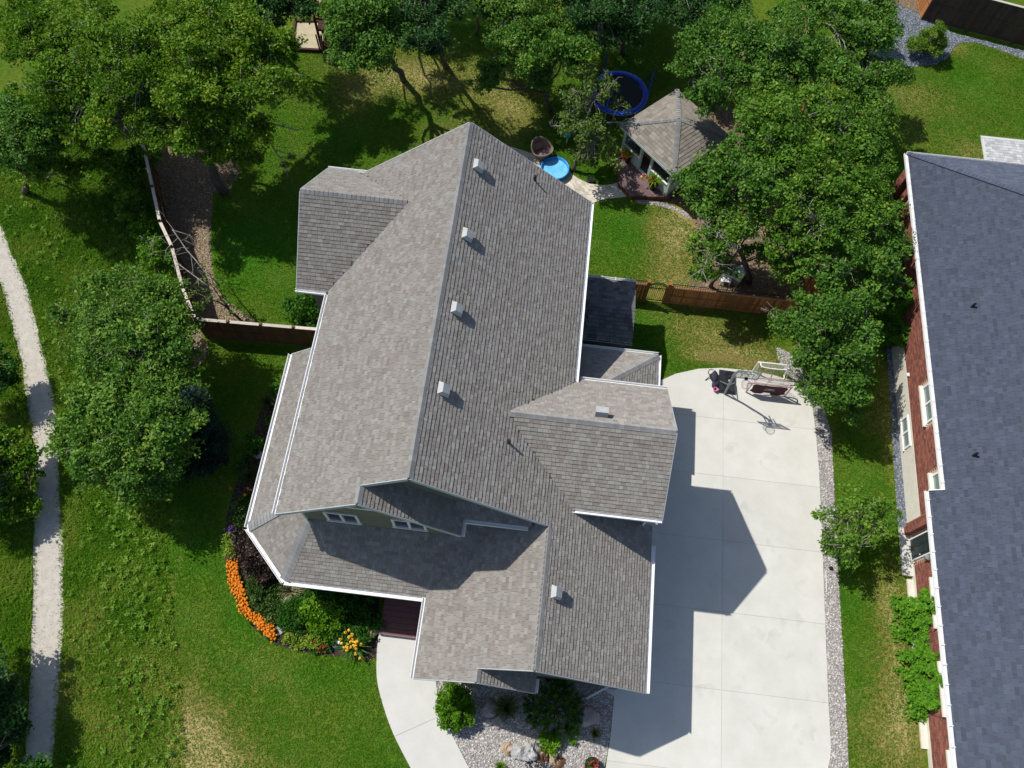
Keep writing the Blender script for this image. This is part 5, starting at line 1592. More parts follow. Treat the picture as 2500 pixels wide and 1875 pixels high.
# the big group east of the lawn
EG = 'trees along the east boundary'
tree('oak_tree', 'broad green oak over the gazebo roof and the trampoline', (1790, 215), [(1720, 120, 6.5, 70), (1800, 85, 7, 75), (1880, 110, 7, 75), (1690, 180, 6, 50), (1760, 190, 6.5, 65), (1850, 190, 6.5, 65), (1720, 240, 5.5, 45), (1930, 60, 6.5, 65), (1930, 170, 6.2, 62), (1900, 240, 6, 55), (1960, 110, 6.5, 60), (1800, 20, 6.5, 60)], 'deep', seed=12, trunk=0.27, hole=0.1, group=EG, sun=-0.02)
tree('oak_tree', 'green tree beside the grey gravel in the upper right', (2090, 260), [(2050, 70, 6.5, 75), (2110, 120, 6, 72), (2150, 180, 5.5, 55), (2030, 160, 6.5, 65), (2090, 210, 5.5, 58), (2140, 40, 6, 55), (2000, 20, 6, 55)], 'deep', seed=13, trunk=0.22, hole=0.08, group=EG)
tree('oak_tree', 'wide olive tinged tree in the middle of the east group', (1960, 480), [(1870, 300, 7, 75), (1960, 270, 7, 75), (2050, 300, 6.5, 75), (1900, 380, 6.5, 72), (2000, 380, 6.5, 78), (2110, 350, 6, 65), (2150, 290, 5.5, 45), (1820, 260, 6, 45)], 'mid', seed=14, trunk=0.25, hole=0.12, sun=0.0, group=EG, dead=[(2120, 420, 5.5, 2095, 330, 6.0)])
tree('oak_tree', 'dark green tree touching the gazebo at its south-east side', (1830, 690), [(1750, 440, 6, 62), (1690, 460, 5, 45), (1800, 390, 6.5, 62), (1850, 460, 6.5, 62), (1740, 510, 5.2, 48), (1780, 540, 5.2, 55)], 'deep', seed=15, trunk=0.16, fork=0.6, hole=0.1, group=EG)
tree('oak_tree', 'tree with grey dead branches over the metal box and the dry lawn', (1735, 700), [(1740, 600, 4.8, 48), (1800, 570, 5.2, 48), (1715, 650, 4.0, 32), (1860, 530, 5.6, 50), (1900, 600, 4.6, 48), (1850, 620, 3.6, 30), (1770, 655, 3.8, 28)], 'mid', seed=16, trunk=0.12, sun=0.0, hole=0.14, group=EG, dead=[(1760, 560, 5.4, 1715, 665, 4.6), (1790, 600, 5.2, 1740, 560, 5.4), (1830, 560, 5.4, 1770, 620, 5)])
tree('oak_tree', 'bright green tree between the leaning trunk and the brick house corner', (1960, 640), [(1940, 440, 6.8, 62), (2020, 470, 6.6, 65), (2090, 440, 6, 62), (2140, 510, 5.4, 50), (2000, 540, 6.2, 60), (2080, 540, 5.6, 60), (1930, 520, 6.4, 45), (1960, 590, 5.4, 55), (1930, 650, 4.2, 40), (2140, 420, 5.6, 40)], 'mid', seed=17, trunk=0.2, sun=0.0, hole=0.12, group=EG)
tree('oak_tree', 'pale twigged tree leaning against the north end of the brick wall', (2010, 760), [(2060, 620, 5.2, 60), (2130, 640, 4.8, 58), (2180, 590, 4.6, 48), (2110, 720, 4.2, 52), (2030, 690, 5, 45), (2180, 690, 4, 40), (1990, 640, 5.4, 40)], 'deep', seed=18, trunk=0.16, hole=0.14, group=EG, dead=[(2010, 640, 5.2, 2070, 570, 5.6), (2020, 700, 4.8, 2100, 650, 5.0)])
tree('oak_tree', 'round dark tree beside the hockey goals at the driveway edge', (2010, 960), [(1960, 800, 4.4, 65), (2030, 760, 4.8, 68), (2090, 830, 4.2, 62), (2010, 870, 4, 68), (2060, 930, 3.4, 62), (1990, 950, 3, 46), (2100, 770, 4.6, 48), (1920, 790, 4, 42), (2080, 980, 2.6, 45)], 'deep', seed=19, trunk=0.2, sun=-0.04, hole=0.06, group=EG, dead=[(1960, 830, 4.2, 1880, 765, 4.0)])
tree('apple_tree', 'small light green tree with pale twigs on the strip beside the driveway', (2095, 1350), [(2040, 1290, 2.8, 48), (2095, 1250, 3.0, 50), (2140, 1290, 2.6, 42), (2080, 1330, 2.4, 52), (2020, 1325, 2.3, 34), (2160, 1250, 2.5, 30), (2115, 1220, 2.8, 26)], 'mid', leaf=0.15, dens=0.7, clump=0.36, seed=20, trunk=0.09, hole=0.2, twigs=0.4, sun=0.06)
# conifers in the far corner
tree('spruce_shrub', 'small round spruce on the grey gravel in front of the dark fence', (2265, 135), [(2265, 105, 0.8, 38), (2285, 85, 1.5, 22), (2293, 62, 2.4, 10), (2240, 112, 0.7, 24)], 'mid', leaf=0.13, dens=1.2, seed=21, trunk=0.05, cat='bush', clump=0.3, wide=0.3, up=0.5, hole=0.0, sun=0.2)
tree('spruce_tree', 'narrow feathery spruce leaning over the grey gravel beside the oak', (2110, 60), [(2150, 40, 2.5, 30), (2165, 15, 3.6, 22), (2175, -10, 4.6, 14), (2130, 55, 1.8, 30)], 'perennial', leaf=0.15, seed=22, trunk=0.08, wide=0.3, clump=0.35, sun=0.1)
# west trees
WG = 'trees between the trail and the house'
tree('maple_tree', 'big yellow tipped bush tree beside the trail left of the fence corner', (350, 870), [(280, 740, 4.4, 90), (370, 740, 4.6, 85), (330, 830, 4.6, 95), (420, 820, 4.4, 80), (250, 830, 3.8, 75), (450, 770, 3.6, 50), (190, 780, 3.0, 48), (380, 900, 4.2, 70), (300, 910, 3.8, 80), (440, 880, 3.8, 55)], 'deep', leaf=0.15, seed=23, trunk=0.18, sun=0.16, hole=0.04, group=WG)
tree('maple_tree', 'broad green tree overhanging the trail in the left middle', (330, 1130), [(250, 1000, 4, 85), (340, 1010, 4.4, 90), (210, 1080, 3.4, 75), (300, 1100, 4, 85), (400, 1080, 4, 80), (160, 1080, 2.6, 38), (330, 1160, 3.2, 66), (420, 980, 4.2, 60), (250, 1140, 3, 55), (430, 1040, 4.2, 60), (390, 1150, 3.4, 60)], 'deep', leaf=0.15, seed=24, trunk=0.2, hole=0.03, sun=0.08, group=WG)
tree('spruce_tree', 'blue-green spruce in the shade between the broad tree and the house', (500, 1130), [(480, 1060, 2.0, 60), (475, 1020, 3.2, 46), (470, 985, 4.4, 30), (465, 955, 5.4, 16), (490, 1110, 1.2, 66)], 'spruce', leaf=0.16, dens=1.2, seed=25, trunk=0.12, wide=0.28, up=0.4, hole=0.0, clump=0.4)
tree('sapling', 'thin half bare tree leaning over the fence corner', (592, 785), [(480, 655, 2.8, 24), (520, 690, 2.2, 28), (470, 710, 2.4, 22), (560, 740, 1.6, 24), (500, 735, 2.0, 18)], 'sparse', leaf=0.13, dens=0.42, clump=0.3, seed=26, trunk=0.07, hole=0.35, twigs=0.9, sun=0.15, dead=[(530, 690, 2.6, 420, 560, 3.2), (510, 700, 2.6, 430, 640, 3.0)])
tree('bush', 'round leafy bush at the left edge where the trail turns shady', (40, 1180), [(45, 1130, 1.6, 50), (15, 1090, 1.8, 50), (70, 1170, 1.2, 36), (10, 1190, 1.4, 55), (40, 1240, 1.0, 40)], 'meadow', leaf=0.17, seed=27, trunk=0.05, cat='bush', clump=0.4)
tree('bush', 'upright bush at the left edge casting a small shadow on the trail', (10, 930), [(-10, 890, 2.2, 40), (15, 930, 1.4, 34), (-30, 960, 1.8, 50), (30, 880, 1.6, 16)], 'green', leaf=0.15, seed=28, trunk=0.05, cat='bush', clump=0.4)
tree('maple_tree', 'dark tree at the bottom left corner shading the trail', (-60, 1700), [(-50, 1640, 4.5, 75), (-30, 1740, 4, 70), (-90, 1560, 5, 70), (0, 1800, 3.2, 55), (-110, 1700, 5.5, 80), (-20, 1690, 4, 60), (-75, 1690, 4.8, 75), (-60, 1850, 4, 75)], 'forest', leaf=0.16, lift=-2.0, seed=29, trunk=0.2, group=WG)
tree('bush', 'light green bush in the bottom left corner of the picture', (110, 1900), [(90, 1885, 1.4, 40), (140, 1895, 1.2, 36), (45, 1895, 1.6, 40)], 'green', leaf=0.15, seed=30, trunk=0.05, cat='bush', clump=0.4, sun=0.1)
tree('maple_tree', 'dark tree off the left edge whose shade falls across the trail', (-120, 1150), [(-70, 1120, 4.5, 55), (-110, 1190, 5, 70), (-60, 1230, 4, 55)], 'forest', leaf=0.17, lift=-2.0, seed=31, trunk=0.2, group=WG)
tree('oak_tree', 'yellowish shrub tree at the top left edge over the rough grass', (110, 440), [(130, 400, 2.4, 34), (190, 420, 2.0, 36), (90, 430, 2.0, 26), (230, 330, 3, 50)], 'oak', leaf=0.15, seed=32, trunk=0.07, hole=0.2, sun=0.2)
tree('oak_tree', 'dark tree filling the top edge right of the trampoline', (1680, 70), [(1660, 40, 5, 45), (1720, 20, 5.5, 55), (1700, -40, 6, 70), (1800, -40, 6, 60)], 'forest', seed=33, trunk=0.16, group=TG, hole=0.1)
tree('bush', 'tall weeds bush where the west fence meets the rough grass', (380, 650), [(370, 610, 0.8, 40), (400, 700, 0.6, 34), (350, 560, 0.8, 36)], 'bright', leaf=0.15, seed=34, trunk=0.03, cat='bush', clump=0.35, dens=0.8, sun=-0.15)
tree('bush', 'small bush in shade beside the left oak trunk', (330, 440), [(330, 395, 1.6, 36)], 'green', leaf=0.15, seed=36, trunk=0.04, cat='bush', clump=0.35)

# weeds standing out of the meadow
def weeds():
    r = np.random.default_rng(9)
    pts, _ = scatter(MEADOW, 9.5, 90)
    S = np.array(smooth_line(gp([(320, 1300), (340, 1450), (370, 1600), (390, 1750), (410, 1880)]), 6))
    keep = []
    for p in pts:
        d = np.min(np.linalg.norm(S - p, axis=1))
        if r.random() < 0.16 + 0.8 * math.exp(-(d / 1.3) ** 2): keep.append(p)
    C = np.column_stack([np.array(keep), np.full(len(keep), 0.02)])
    k = np.repeat(np.arange(len(C)), 12)
    n = len(k)
    a = r.uniform(0, 6.283, n)
    sz = r.uniform(0.05, 0.10, len(C))[k]
    P = C[k] + np.stack([np.cos(a) * sz * 0.9 + r.normal(0, 0.04, n), np.sin(a) * sz * 0.9 + r.normal(0, 0.04, n), r.uniform(0.04, 0.26, n)], 1)
    A = np.stack([np.cos(a), np.sin(a), r.uniform(-0.3, 0.9, n)], 1)
    A = unit(A)
    N = unit(np.cross(A, np.stack([-np.sin(a), np.cos(a), np.zeros(n)], 1)) * -1 + r.normal(size=(n, 3)) * 0.2)
    B = np.cross(N, A)
    l, w = (sz * 0.95)[:, None], (sz * 0.36)[:, None]
    V = np.stack([P - A * l, P + B * w, P + A * l, P - B * w], 1).reshape(-1, 3)
    v = r.normal(0.5, 0.2, len(C))[k] + r.normal(0, 0.12, n)
    tag(fast_quads('meadow_weeds', V, 4, v, M['weed']), kind='stuff')
weeds()
# ------------------------------------------------------------------ garden plants
def bush(name, label, px, py, h, rp, m, leaf=0.12, seed=1, group=None, squash=0.8, dens=1.0, cat='bush', wide=0.62, up=0.75, lobes=None, sun=0.0, ry=None, clump=0.28):
    L = lobes or [(px, py, h, rp)]
    base = (px, py)
    pts = []
    c0 = at(px, py, 0.0)
    t = thing(name, label, cat, tuple(c0), 0, group)
    Ls = []
    for (x, y, z, q) in L:
        c = at(x, y, z); Ls.append((c[0], c[1], z, q * mpp(x, y, z)))
    crown('foliage', Ls, M[m], t, leaf, dens, clump, seed, 0.0, up, squash, sun, wide, False)
    r = np.random.default_rng(seed)
    s = MB()
    for l in Ls:
        for k in range(4):
            limb(s, c0 + np.array([r.normal() * 0.05, r.normal() * 0.05, 0]), np.array(l[:3]) + r.normal(size=3) * l[3] * 0.3, 0.02, 0.008, r, 4)
    s.build('stems', M['bark'], t)
    return t
bush('lime_shrub', 'rounded lime green plant at the west tip of the flower bed', 561, 1331, 0.35, 17, 'lime', 0.09, 1, lobes=[(561, 1320, 0.35, 15), (565, 1335, 0.3, 15), (560, 1350, 0.3, 13)], clump=0.18)
t = bush('flowering_plant', 'violet flowering plant at the west tip of the flower bed', 563, 1292, 0.3, 12, 'green', 0.08, 2, clump=0.18)
_r2 = np.random.default_rng(3)
c_ = at(563, 1292, 0.55)
blooms('flowers', c_ + np.column_stack([_r2.normal(0, 0.11, 30), _r2.normal(0, 0.12, 30), _r2.normal(0, 0.05, 30)]), M['purple'], t, 0.075, 9, 3)
bush('purple_shrub', 'large dark purple leaved shrub by the chamfered porch corner', 622, 1345, 0.9, 40, 'purpleleaf', 0.10, 3, dens=1.15, lobes=[(596, 1318, 0.8, 26), (618, 1345, 1.0, 32), (640, 1380, 0.9, 32), (602, 1365, 0.6, 24), (650, 1405, 0.7, 22)])
bush('perennials', 'dark mixed perennials north of the violet flowers beside the porch', 588, 1250, 0.5, 24, 'perennial', 0.11, 4, lobes=[(590, 1240, 0.5, 22), (585, 1268, 0.4, 20), (600, 1225, 0.5, 16)])
bush('perennials', 'loose green perennials behind the orange marigolds', 640, 1440, 0.4, 36, 'perennial', 0.10, 5, lobes=[(620, 1425, 0.3, 20), (650, 1445, 0.4, 28), (665, 1470, 0.4, 26), (632, 1470, 0.3, 22), (620, 1400, 0.3, 14), (675, 1440, 0.4, 20)], dens=0.85, sun=0.06)
bush('rounded_shrub', 'round dark green shrub in the middle of the flower bed', 709, 1497, 0.6, 33, 'green', 0.09, 6, dens=1.2, lobes=[(709, 1490, 0.6, 30), (700, 1510, 0.4, 26), (725, 1515, 0.4, 22), (728, 1480, 0.5, 20)], sun=-0.15)
bush('spirea_shrub', 'large bright yellow-green shrub in the middle of the flower bed', 786, 1504, 0.75, 44, 'bright', 0.12, 7, dens=1.1, lobes=[(770, 1495, 0.8, 30), (800, 1500, 0.8, 32), (785, 1525, 0.6, 34), (765, 1470, 0.7, 20), (815, 1525, 0.5, 22)])
bush('shade_shrub', 'dark green shrub under the front eave behind the bright shrub', 815, 1455, 0.7, 38, 'green', 0.11, 8, lobes=[(800, 1450, 0.7, 26), (840, 1460, 0.6, 28), (860, 1475, 0.5, 24)], sun=-0.15)
bush('shade_shrub', 'low green plants in shade between the bed and the deck', 900, 1495, 0.4, 26, 'green', 0.11, 9, lobes=[(895, 1490, 0.4, 22), (910, 1515, 0.35, 20), (885, 1530, 0.4, 22), (865, 1530, 0.4, 20)], sun=-0.05)
bush('ground_cover', 'pale lime ground cover along the front edge of the flower bed', 745, 1560, 0.2, 40, 'lime', 0.085, 10, lobes=[(708, 1555, 0.15, 17), (728, 1560, 0.2, 18), (750, 1563, 0.2, 18), (772, 1567, 0.18, 16), (785, 1562, 0.15, 13)], clump=0.2, sun=-0.05)
bush('perennials', 'mixed low green plants around the goose ornament', 835, 1540, 0.35, 26, 'green', 0.11, 61, lobes=[(835, 1535, 0.35, 24), (850, 1555, 0.3, 20), (815, 1550, 0.3, 18), (880, 1550, 0.35, 20)])
bush('perennials', 'light green perennials between the white-grey rock and the round shrub', 680, 1500, 0.35, 22, 'perennial', 0.10, 62, lobes=[(680, 1495, 0.35, 20), (665, 1505, 0.3, 16), (655, 1490, 0.3, 16), (735, 1535, 0.3, 20)], sun=0.1)
bush('perennials', 'tall green perennials under the eave beside the striped grass', 755, 1455, 0.5, 24, 'green', 0.12, 63, lobes=[(752, 1458, 0.5, 22), (775, 1450, 0.5, 20)], sun=0.08)
t = bush('flowering_plant', 'low plant with dark red flowers at the front edge of the bed', 786, 1580, 0.18, 17, 'green', 0.08, 11, lobes=[(778, 1582, 0.15, 13), (798, 1583, 0.15, 11)], clump=0.18)
c_ = at(786, 1581, 0.36)
blooms('flowers', c_ + np.column_stack([_r2.normal(0, 0.22, 14), _r2.normal(0, 0.09, 14), np.zeros(14)]), M['red'], t, 0.07, 9, 4)
def lily(label, px, py, L, n, nf, m, seed, spread=0.8):
    c = at(px, py)
    t = thing('daylily', label, 'flower', tuple(c))
    blades('leaves', [tuple(c)], M['green'], t, L, 0.02, spread, seed, n, 0.6, 0.28, 0.75)
    if nf:
        r = np.random.default_rng(seed)
        nf = int(nf * 1.6)
        C = np.column_stack([c[0] + r.normal(0, 0.26, nf), c[1] + r.normal(0, 0.26, nf), r.uniform(0.5, 0.8, nf)])
        blooms('flowers', C, M[m], t, 0.12, 7, seed, 1.0)
    return t
lily('clump of yellow daylilies beside the walkway at the end of the bed', 863, 1578, 0.95, 220, 20, 'yellow', 12, 1.0)
lily('single orange daylily beside the west porch eave', 608, 1212, 0.5, 40, 5, 'orange', 13)
def grass_tuft(label, px, py, L, n, m, seed, spread=0.8, w=0.014, vmean=0.45, rad=0.15, name='ornamental_grass'):
    c = at(px, py)
    t = thing(name, label, 'grass clump', tuple(c))
    blades('leaves', [tuple(c)], M[m], t, L, w, spread, seed, n, 0.55, rad, vmean)
    return t
grass_tuft('striped cream and green grass clump under the front eave', 712, 1446, 0.95, 240, 'varieg', 14, 0.9, 0.014, 0.6, 0.3)
grass_tuft('dark fountain grass in the front gravel bed near the small gable', 1236, 1728, 0.95, 420, 'fescue', 15, 0.85, 0.013, 0.5, 0.25)
grass_tuft('small grass tuft right of the big pine in the gravel bed', 1452, 1790, 0.5, 160, 'fescue', 16, 0.7, 0.012, 0.7, 0.12)
grass_tuft('light green grass tuft at the bottom edge left of the fountain rock', 1222, 1872, 0.5, 200, 'weed', 17, 0.7, 0.012, 0.6, 0.12)
grass_tuft('dark grassy plant in shade beside the west porch', 613, 1165, 0.8, 260, 'fescue', 18, 0.8, 0.014, 0.4, 0.3)
grass_tuft('spiky grass clump in shade near the top of the west porch bed', 655, 985, 0.7, 180, 'fescue', 19, 0.8, 0.014, 0.45, 0.25)
bush('hosta_plant', 'bright leafy plant beside the west porch eave in the side bed', 617, 1078, 0.4, 20, 'green', 0.14, 20, lobes=[(612, 1070, 0.4, 18), (628, 1085, 0.4, 16), (615, 1095, 0.3, 15)], sun=0.12)
bush('hosta_plant', 'pale leafy rosette in the side bed below the grey stone', 600, 1131, 0.3, 16, 'perennial', 0.15, 21, lobes=[(600, 1130, 0.25, 16), (588, 1143, 0.2, 11)], sun=0.15)
bush('hosta_plant', 'small light green plant half under the west porch eave', 664, 1030, 0.3, 14, 'green', 0.13, 22, sun=0.2)
bush('hosta_plant', 'small green plant at the north end of the west porch bed', 672, 948, 0.3, 14, 'green', 0.13, 23, sun=0.05)
t = bush('rose_bush', 'round leafy bush in the corner of the west wing and the fence', 735, 765, 0.7, 42, 'green', 0.13, 24, lobes=[(730, 740, 0.7, 28), (745, 760, 0.8, 30), (722, 775, 0.6, 24), (755, 735, 0.7, 24), (750, 785, 0.5, 22)], sun=0.05)
blooms('flowers', [at(742, 728, 1.15), at(778, 745, 1.1), at(774, 735, 1.1)], M['yellow'], t, 0.1, 9, 9)
# marigolds: one plant built, the rest copied along the bed's edge
mp_ = smooth_line([(565, 1374), (566, 1395), (568, 1415), (575, 1435), (584, 1452), (591, 1474), (598, 1492), (612, 1508), (632, 1522), (650, 1540), (664, 1555)], 5)
r = np.random.default_rng(77)
def marigold():
    t = thing('marigold', 'orange marigold in the row edging the flower bed', 'flower', (0, 0, 0), 0, 'orange marigolds edging the flower bed')
    crown('foliage', [(0, 0, 0.13, 0.15)], M['green'], t, 0.07, 0.9, 0.12, 3, 0.0, 0.7, 0.7)
    for k in range(5):
        a = k * 1.35 + 0.3; q = 0.12 if k else 0.02
        blooms('bloom', [(q * math.cos(a), q * math.sin(a), 0.24 + 0.03 * (k % 3))], M['orange'], t, 0.082, 11, 5 + k, 0.6)
    return t
mg = marigold()
cnt = 0
for i, (x, y) in enumerate(mp_):
    for row in range(2):
        p = at(x + row * 11 + r.normal() * 2.5, y - row * 3 + r.normal() * 2.5)
        if cnt == 0: mg.location = p
        else: copy_thing(mg, p, r.uniform(0, 6.28), scale=float(r.uniform(0.7, 1.2)))
        cnt += 1
for (x, y) in ((630, 1505), (645, 1512), (655, 1522), (642, 1528), (618, 1498), (655, 1505), (664, 1530), (668, 1520), (585, 1430), (590, 1446)):
    copy_thing(mg, at(x, y), r.uniform(0, 6.28))
# front gravel bed
bush('globe_shrub', 'bright green globe shrub beside the curved walkway', 1107, 1722, 0.75, 40, 'bright', 0.10, 30, dens=1.25, lobes=[(1100, 1700, 0.75, 33), (1115, 1745, 0.6, 36), (1095, 1730, 0.6, 32), (1125, 1710, 0.7, 30)], sun=-0.22)
def pine():
    c = at(1350, 1730)
    t = thing('mugo_pine', 'large dark green pine shrub in the middle of the front gravel bed', 'bush', tuple(c))
    r = np.random.default_rng(4)
    Vs, vs_ = [], []
    for k in range(170):
        a, q = r.uniform(0, 6.28), r.random() ** 0.5
        px, py = 1350 + math.cos(a) * q * 66, 1722 + math.sin(a) * q * 66
        z = 0.35 + 1.1 * (1 - q * q) * r.uniform(0.7, 1.05)
        c2 = at(px, py, z)
        ax = unit(np.array([math.cos(a) * q * 0.8, -math.sin(a) * q * 0.8, 0.9]) + r.normal(size=3) * 0.15)
        n = 90
        tt = r.random(n)
        P = c2 + ax * (tt[:, None] - 0.3) * 0.42
        d = unit(r.normal(size=(n, 3)) + ax * 0.9)
        S = unit(np.cross(d, r.normal(size=(n, 3)))) * 0.011
        L = d * 0.15
        Vs.append(np.stack([P - S, P + S, P + L + S * 0.2, P + L - S * 0.2], 1).reshape(-1, 3))
        vs_.append(np.clip(r.normal(0.38, 0.1) + (tt - 0.5) * 0.5, 0, 1))
    fast_quads('needles', np.concatenate(Vs), 4, np.concatenate(vs_), M['pine'], t)
    s = MB()
    for k in range(16):
        a = k / 16 * 6.28
        limb(s, c, at(1350 + math.cos(a) * 42, 1722 + math.sin(a) * 42, 0.8), 0.05, 0.015, r, 5)
    s.build('stems', M['bark'], t)
pine()
bush('barberry_shrub', 'bright yellow-green shrub below the pine beside the fountain rock', 1335, 1815, 0.35, 26, 'bright', 0.10, 31, lobes=[(1330, 1808, 0.35, 20), (1345, 1820, 0.3, 20), (1352, 1800, 0.35, 14)])
bush('barberry_shrub', 'yellow-green sprigs between the pine and the right boulder', 1395, 1790, 0.35, 18, 'bright', 0.10, 32, lobes=[(1402, 1780, 0.35, 12), (1385, 1795, 0.3, 11), (1398, 1812, 0.2, 8), (1410, 1790, 0.3, 8)], dens=0.7, clump=0.2)

# ------------------------------------------------------------------ rocks
def boulder(label, px, py, sx, sy, sz, m, seed, h=0.0, name='boulder'):
    c = at(px, py)
    return solo(name, rock_mesh((c[0], c[1], h), (sx, sy, sz), seed), M[m], label, 'rock', (c[0], c[1], 0))
boulder('purple-grey boulder left of the dark fountain grass', 1196, 1727, 0.42, 0.46, 0.3, 'purplerock', 1)
boulder('small white rock touching the purple-grey boulder', 1189, 1762, 0.24, 0.18, 0.16, 'whiterock', 2)
boulder('flat grey rock below the purple-grey boulder at the shadow line', 1215, 1764, 0.33, 0.28, 0.18, 'rock', 3)
boulder('large pinkish boulder between the pine and the driveway', 1435, 1752, 0.55, 0.45, 0.4, 'rock', 4)
boulder('white-grey rock at the front edge of the flower bed beside the marigolds', 688, 1534, 0.27, 0.27, 0.22, 'whiterock', 5)
boulder('tall pale stone beside the striped grass clump', 692, 1461, 0.22, 0.24, 0.3, 'whiterock', 6)
boulder('brown boulder next to the dark deck', 903, 1544, 0.36, 0.34, 0.3, 'tanrock', 7)
boulder('small white stone between marigolds and the white-grey rock', 677, 1549, 0.11, 0.1, 0.1, 'whiterock', 8)
boulder('pale stone in the side bed below the leafy plant', 630, 1110, 0.3, 0.22, 0.2, 'whiterock', 9)
boulder('grey stone at the north end of the west porch bed', 684, 960, 0.25, 0.32, 0.2, 'rock', 10)
c_ = at(1300, 1840)
ft = thing('fountain_rock', 'pale stone fountain with wet brown rock at the bottom of the gravel bed', 'fountain', tuple(c_))
for (px, py, sx, sy, sz, m, sd) in ((1268, 1836, 0.52, 0.40, 0.36, 'whiterock', 21), (1295, 1832, 0.40, 0.38, 0.42, 'whiterock', 22), (1238, 1828, 0.28, 0.26, 0.2, 'tanrock', 23)):
    q = at(px, py)
    rock_mesh((q[0], q[1], 0), (sx, sy, sz), sd, 4, 0.34).build('stone', M[m], ft)
for (px, py, sx, sy, sz, m, sd) in ((1328, 1838, 0.18, 0.36, 0.28, 'wetrock', 24), (1350, 1850, 0.20, 0.30, 0.26, 'tanrock', 25), (1316, 1850, 0.42, 0.22, 0.12, 'wetrock', 26), (1362, 1862, 0.3, 0.26, 0.1, 'wetrock', 27)):
    q = at(px, py)
    rock_mesh((q[0], q[1], 0), (sx, sy, sz), sd, 4, 0.34).build('stone', M[m], ft)
q = at(1320, 1868)
MB().lathe((q[0], q[1], 0.03), [(0, 0), (0.62, 0.0), (0.66, 0.02)], 20).build('basin', M['black'], ft)
# flower pot at the bottom edge
q = at(1444, 1868)
fp = thing('flower_pot', 'dark flower pot with red flowers at the bottom edge by the driveway', 'planter', tuple(q))
MB().lathe((q[0], q[1], 0.01), [(0, 0), (0.2, 0), (0.31, 0.34), (0.34, 0.36), (0.32, 0.38), (0.27, 0.33), (0, 0.33)], 20).build('pot', M['terracotta'], fp, True)
crown('foliage', [(q[0], q[1], 0.38, 0.24)], M['green'], fp, 0.08, 0.8, 0.14, 5, 0, 0.8, 0.5)
r = np.random.default_rng(6)
blooms('flowers', np.column_stack([r.normal(q[0], 0.13, 18), r.normal(q[1], 0.13, 18), np.full(18, 0.54)]), M['red'], fp, 0.07, 9, 6)
# garden gazing ball on its dark stand
q = at(822, 1572)
gb = thing('garden_ornament', 'dark goose shaped ornament with a white head in the flower bed', 'ornament', tuple(q))
rock_mesh((q[0], q[1], 0), (0.2, 0.24, 0.25), 31, 3, 0.05).build('body', M['grey'], gb, True)
MB().tube([(q[0] + 0.1, q[1] + 0.02, 0.25), (q[0] + 0.16, q[1] + 0.02, 0.42), (q[0] + 0.2, q[1] + 0.02, 0.5)], [0.06, 0.045, 0.04], 8).build('neck', M['grey'], gb, True)
rock_mesh((q[0] + 0.21, q[1] + 0.02, 0.47), (0.085, 0.085, 0.085), 32, 2, 0.0, 1.0).build('head', M['white'], gb, True)
q = at(852, 1454)
w_ = thing('flowering_plant', 'single white lily in the shade under the front eave', 'flower', tuple(q))
blooms('flowers', [(q[0], q[1], 0.6)], M['net'], w_, 0.2, 10, 3)
blades('leaves', [tuple(q)], M['perennial'], w_, 0.6, 0.02, 0.5, 4, 14)

# ------------------------------------------------------------------ basketball hoop, goals, backpack
bh = thing('basketball_hoop', 'portable grey basketball hoop with a black base at the head of the driveway', 'basketball hoop', (10.05, 18.5, 0.045))
bs = MB()
L0 = [(9.62, 17.9), (10.46, 17.88), (10.47, 19.15), (9.64, 19.17)]
def inset(P, f):
    c = np.mean(np.array(P), 0); return [tuple(c + (np.array(p) - c) * f) for p in P]
n4 = 4
V = [(*p, 0.05) for p in L0] + [(*p, 0.16) for p in inset(L0, 1.0)] + [(*p, 0.24) for p in inset(L0, 0.88)]
bs.add(V, [(0, 1, 5, 4), (1, 2, 6, 5), (2, 3, 7, 6), (3, 0, 4, 7), (4, 5, 9, 8), (5, 6, 10, 9), (6, 7, 11, 10), (7, 4, 8, 11), (8, 9, 10, 11)])
base_ = bs.build('base', M['black'], bh)
for (x, y, q) in ((10.12, 18.82, 0.23), (10.12, 18.82, 0.13)):
    MB().lathe((x, y, 0.24), [(q, 0), (q, 0.03), (q - 0.05, 0.03), (q - 0.05, 0.0)], 18).build('weight_cap', M['iron'], base_)
MB().lathe((10.15, 18.55, 0.24), [(0.07, 0), (0.06, 0.02), (0, 0.025)], 12).build('fill_cap', M['galv'], base_)
for sg in (-1, 1):
    MB().box((10.05 + sg * 0.22, 18.25, 0.25), (0.1, 0.62, 0.04), sg * 0.35).build('base_rib', M['black'], base_)
pts = smooth_line([(9.93, 17.86, 0.1), (9.9, 17.88, 0.8), (9.86, 17.9, 1.6), (9.80, 17.88, 2.3), (9.86, 17.82, 2.8), (10.02, 17.68, 3.15), (10.12, 17.6, 3.3)], 6)
MB().tube(pts, 0.055, 10).build('pole', M['grey'], bh, True)
MB().bar((9.65, 18.45, 0.26), (9.88, 17.89, 1.1), 0.035).build('brace', M['grey'], bh); MB().bar((10.4, 18.45, 0.26), (9.9, 17.89, 1.1), 0.035).build('brace', M['grey'], bh)
for x in (9.98, 10.3):
    MB().bar((x - 0.05, 17.8, 2.9), (x, 17.45, 3.15), 0.04).build('support_arm', M['grey'], bh)
    MB().bar((x - 0.05, 17.75, 3.2), (x, 17.43, 3.5), 0.04).build('support_arm', M['grey'], bh)
bb = MB().box((10.18, 17.42, 3.36), (1.08, 0.025, 0.74)).build('backboard', M['acrylic'], bh)
fr = MB()
for x in (9.63, 10.73): fr.bar((x, 17.42, 2.98), (x, 17.42, 3.74), 0.04, 0.04)
for z in (2.98, 3.74): fr.bar((9.61, 17.42, z), (10.75, 17.42, z), 0.04, 0.04)
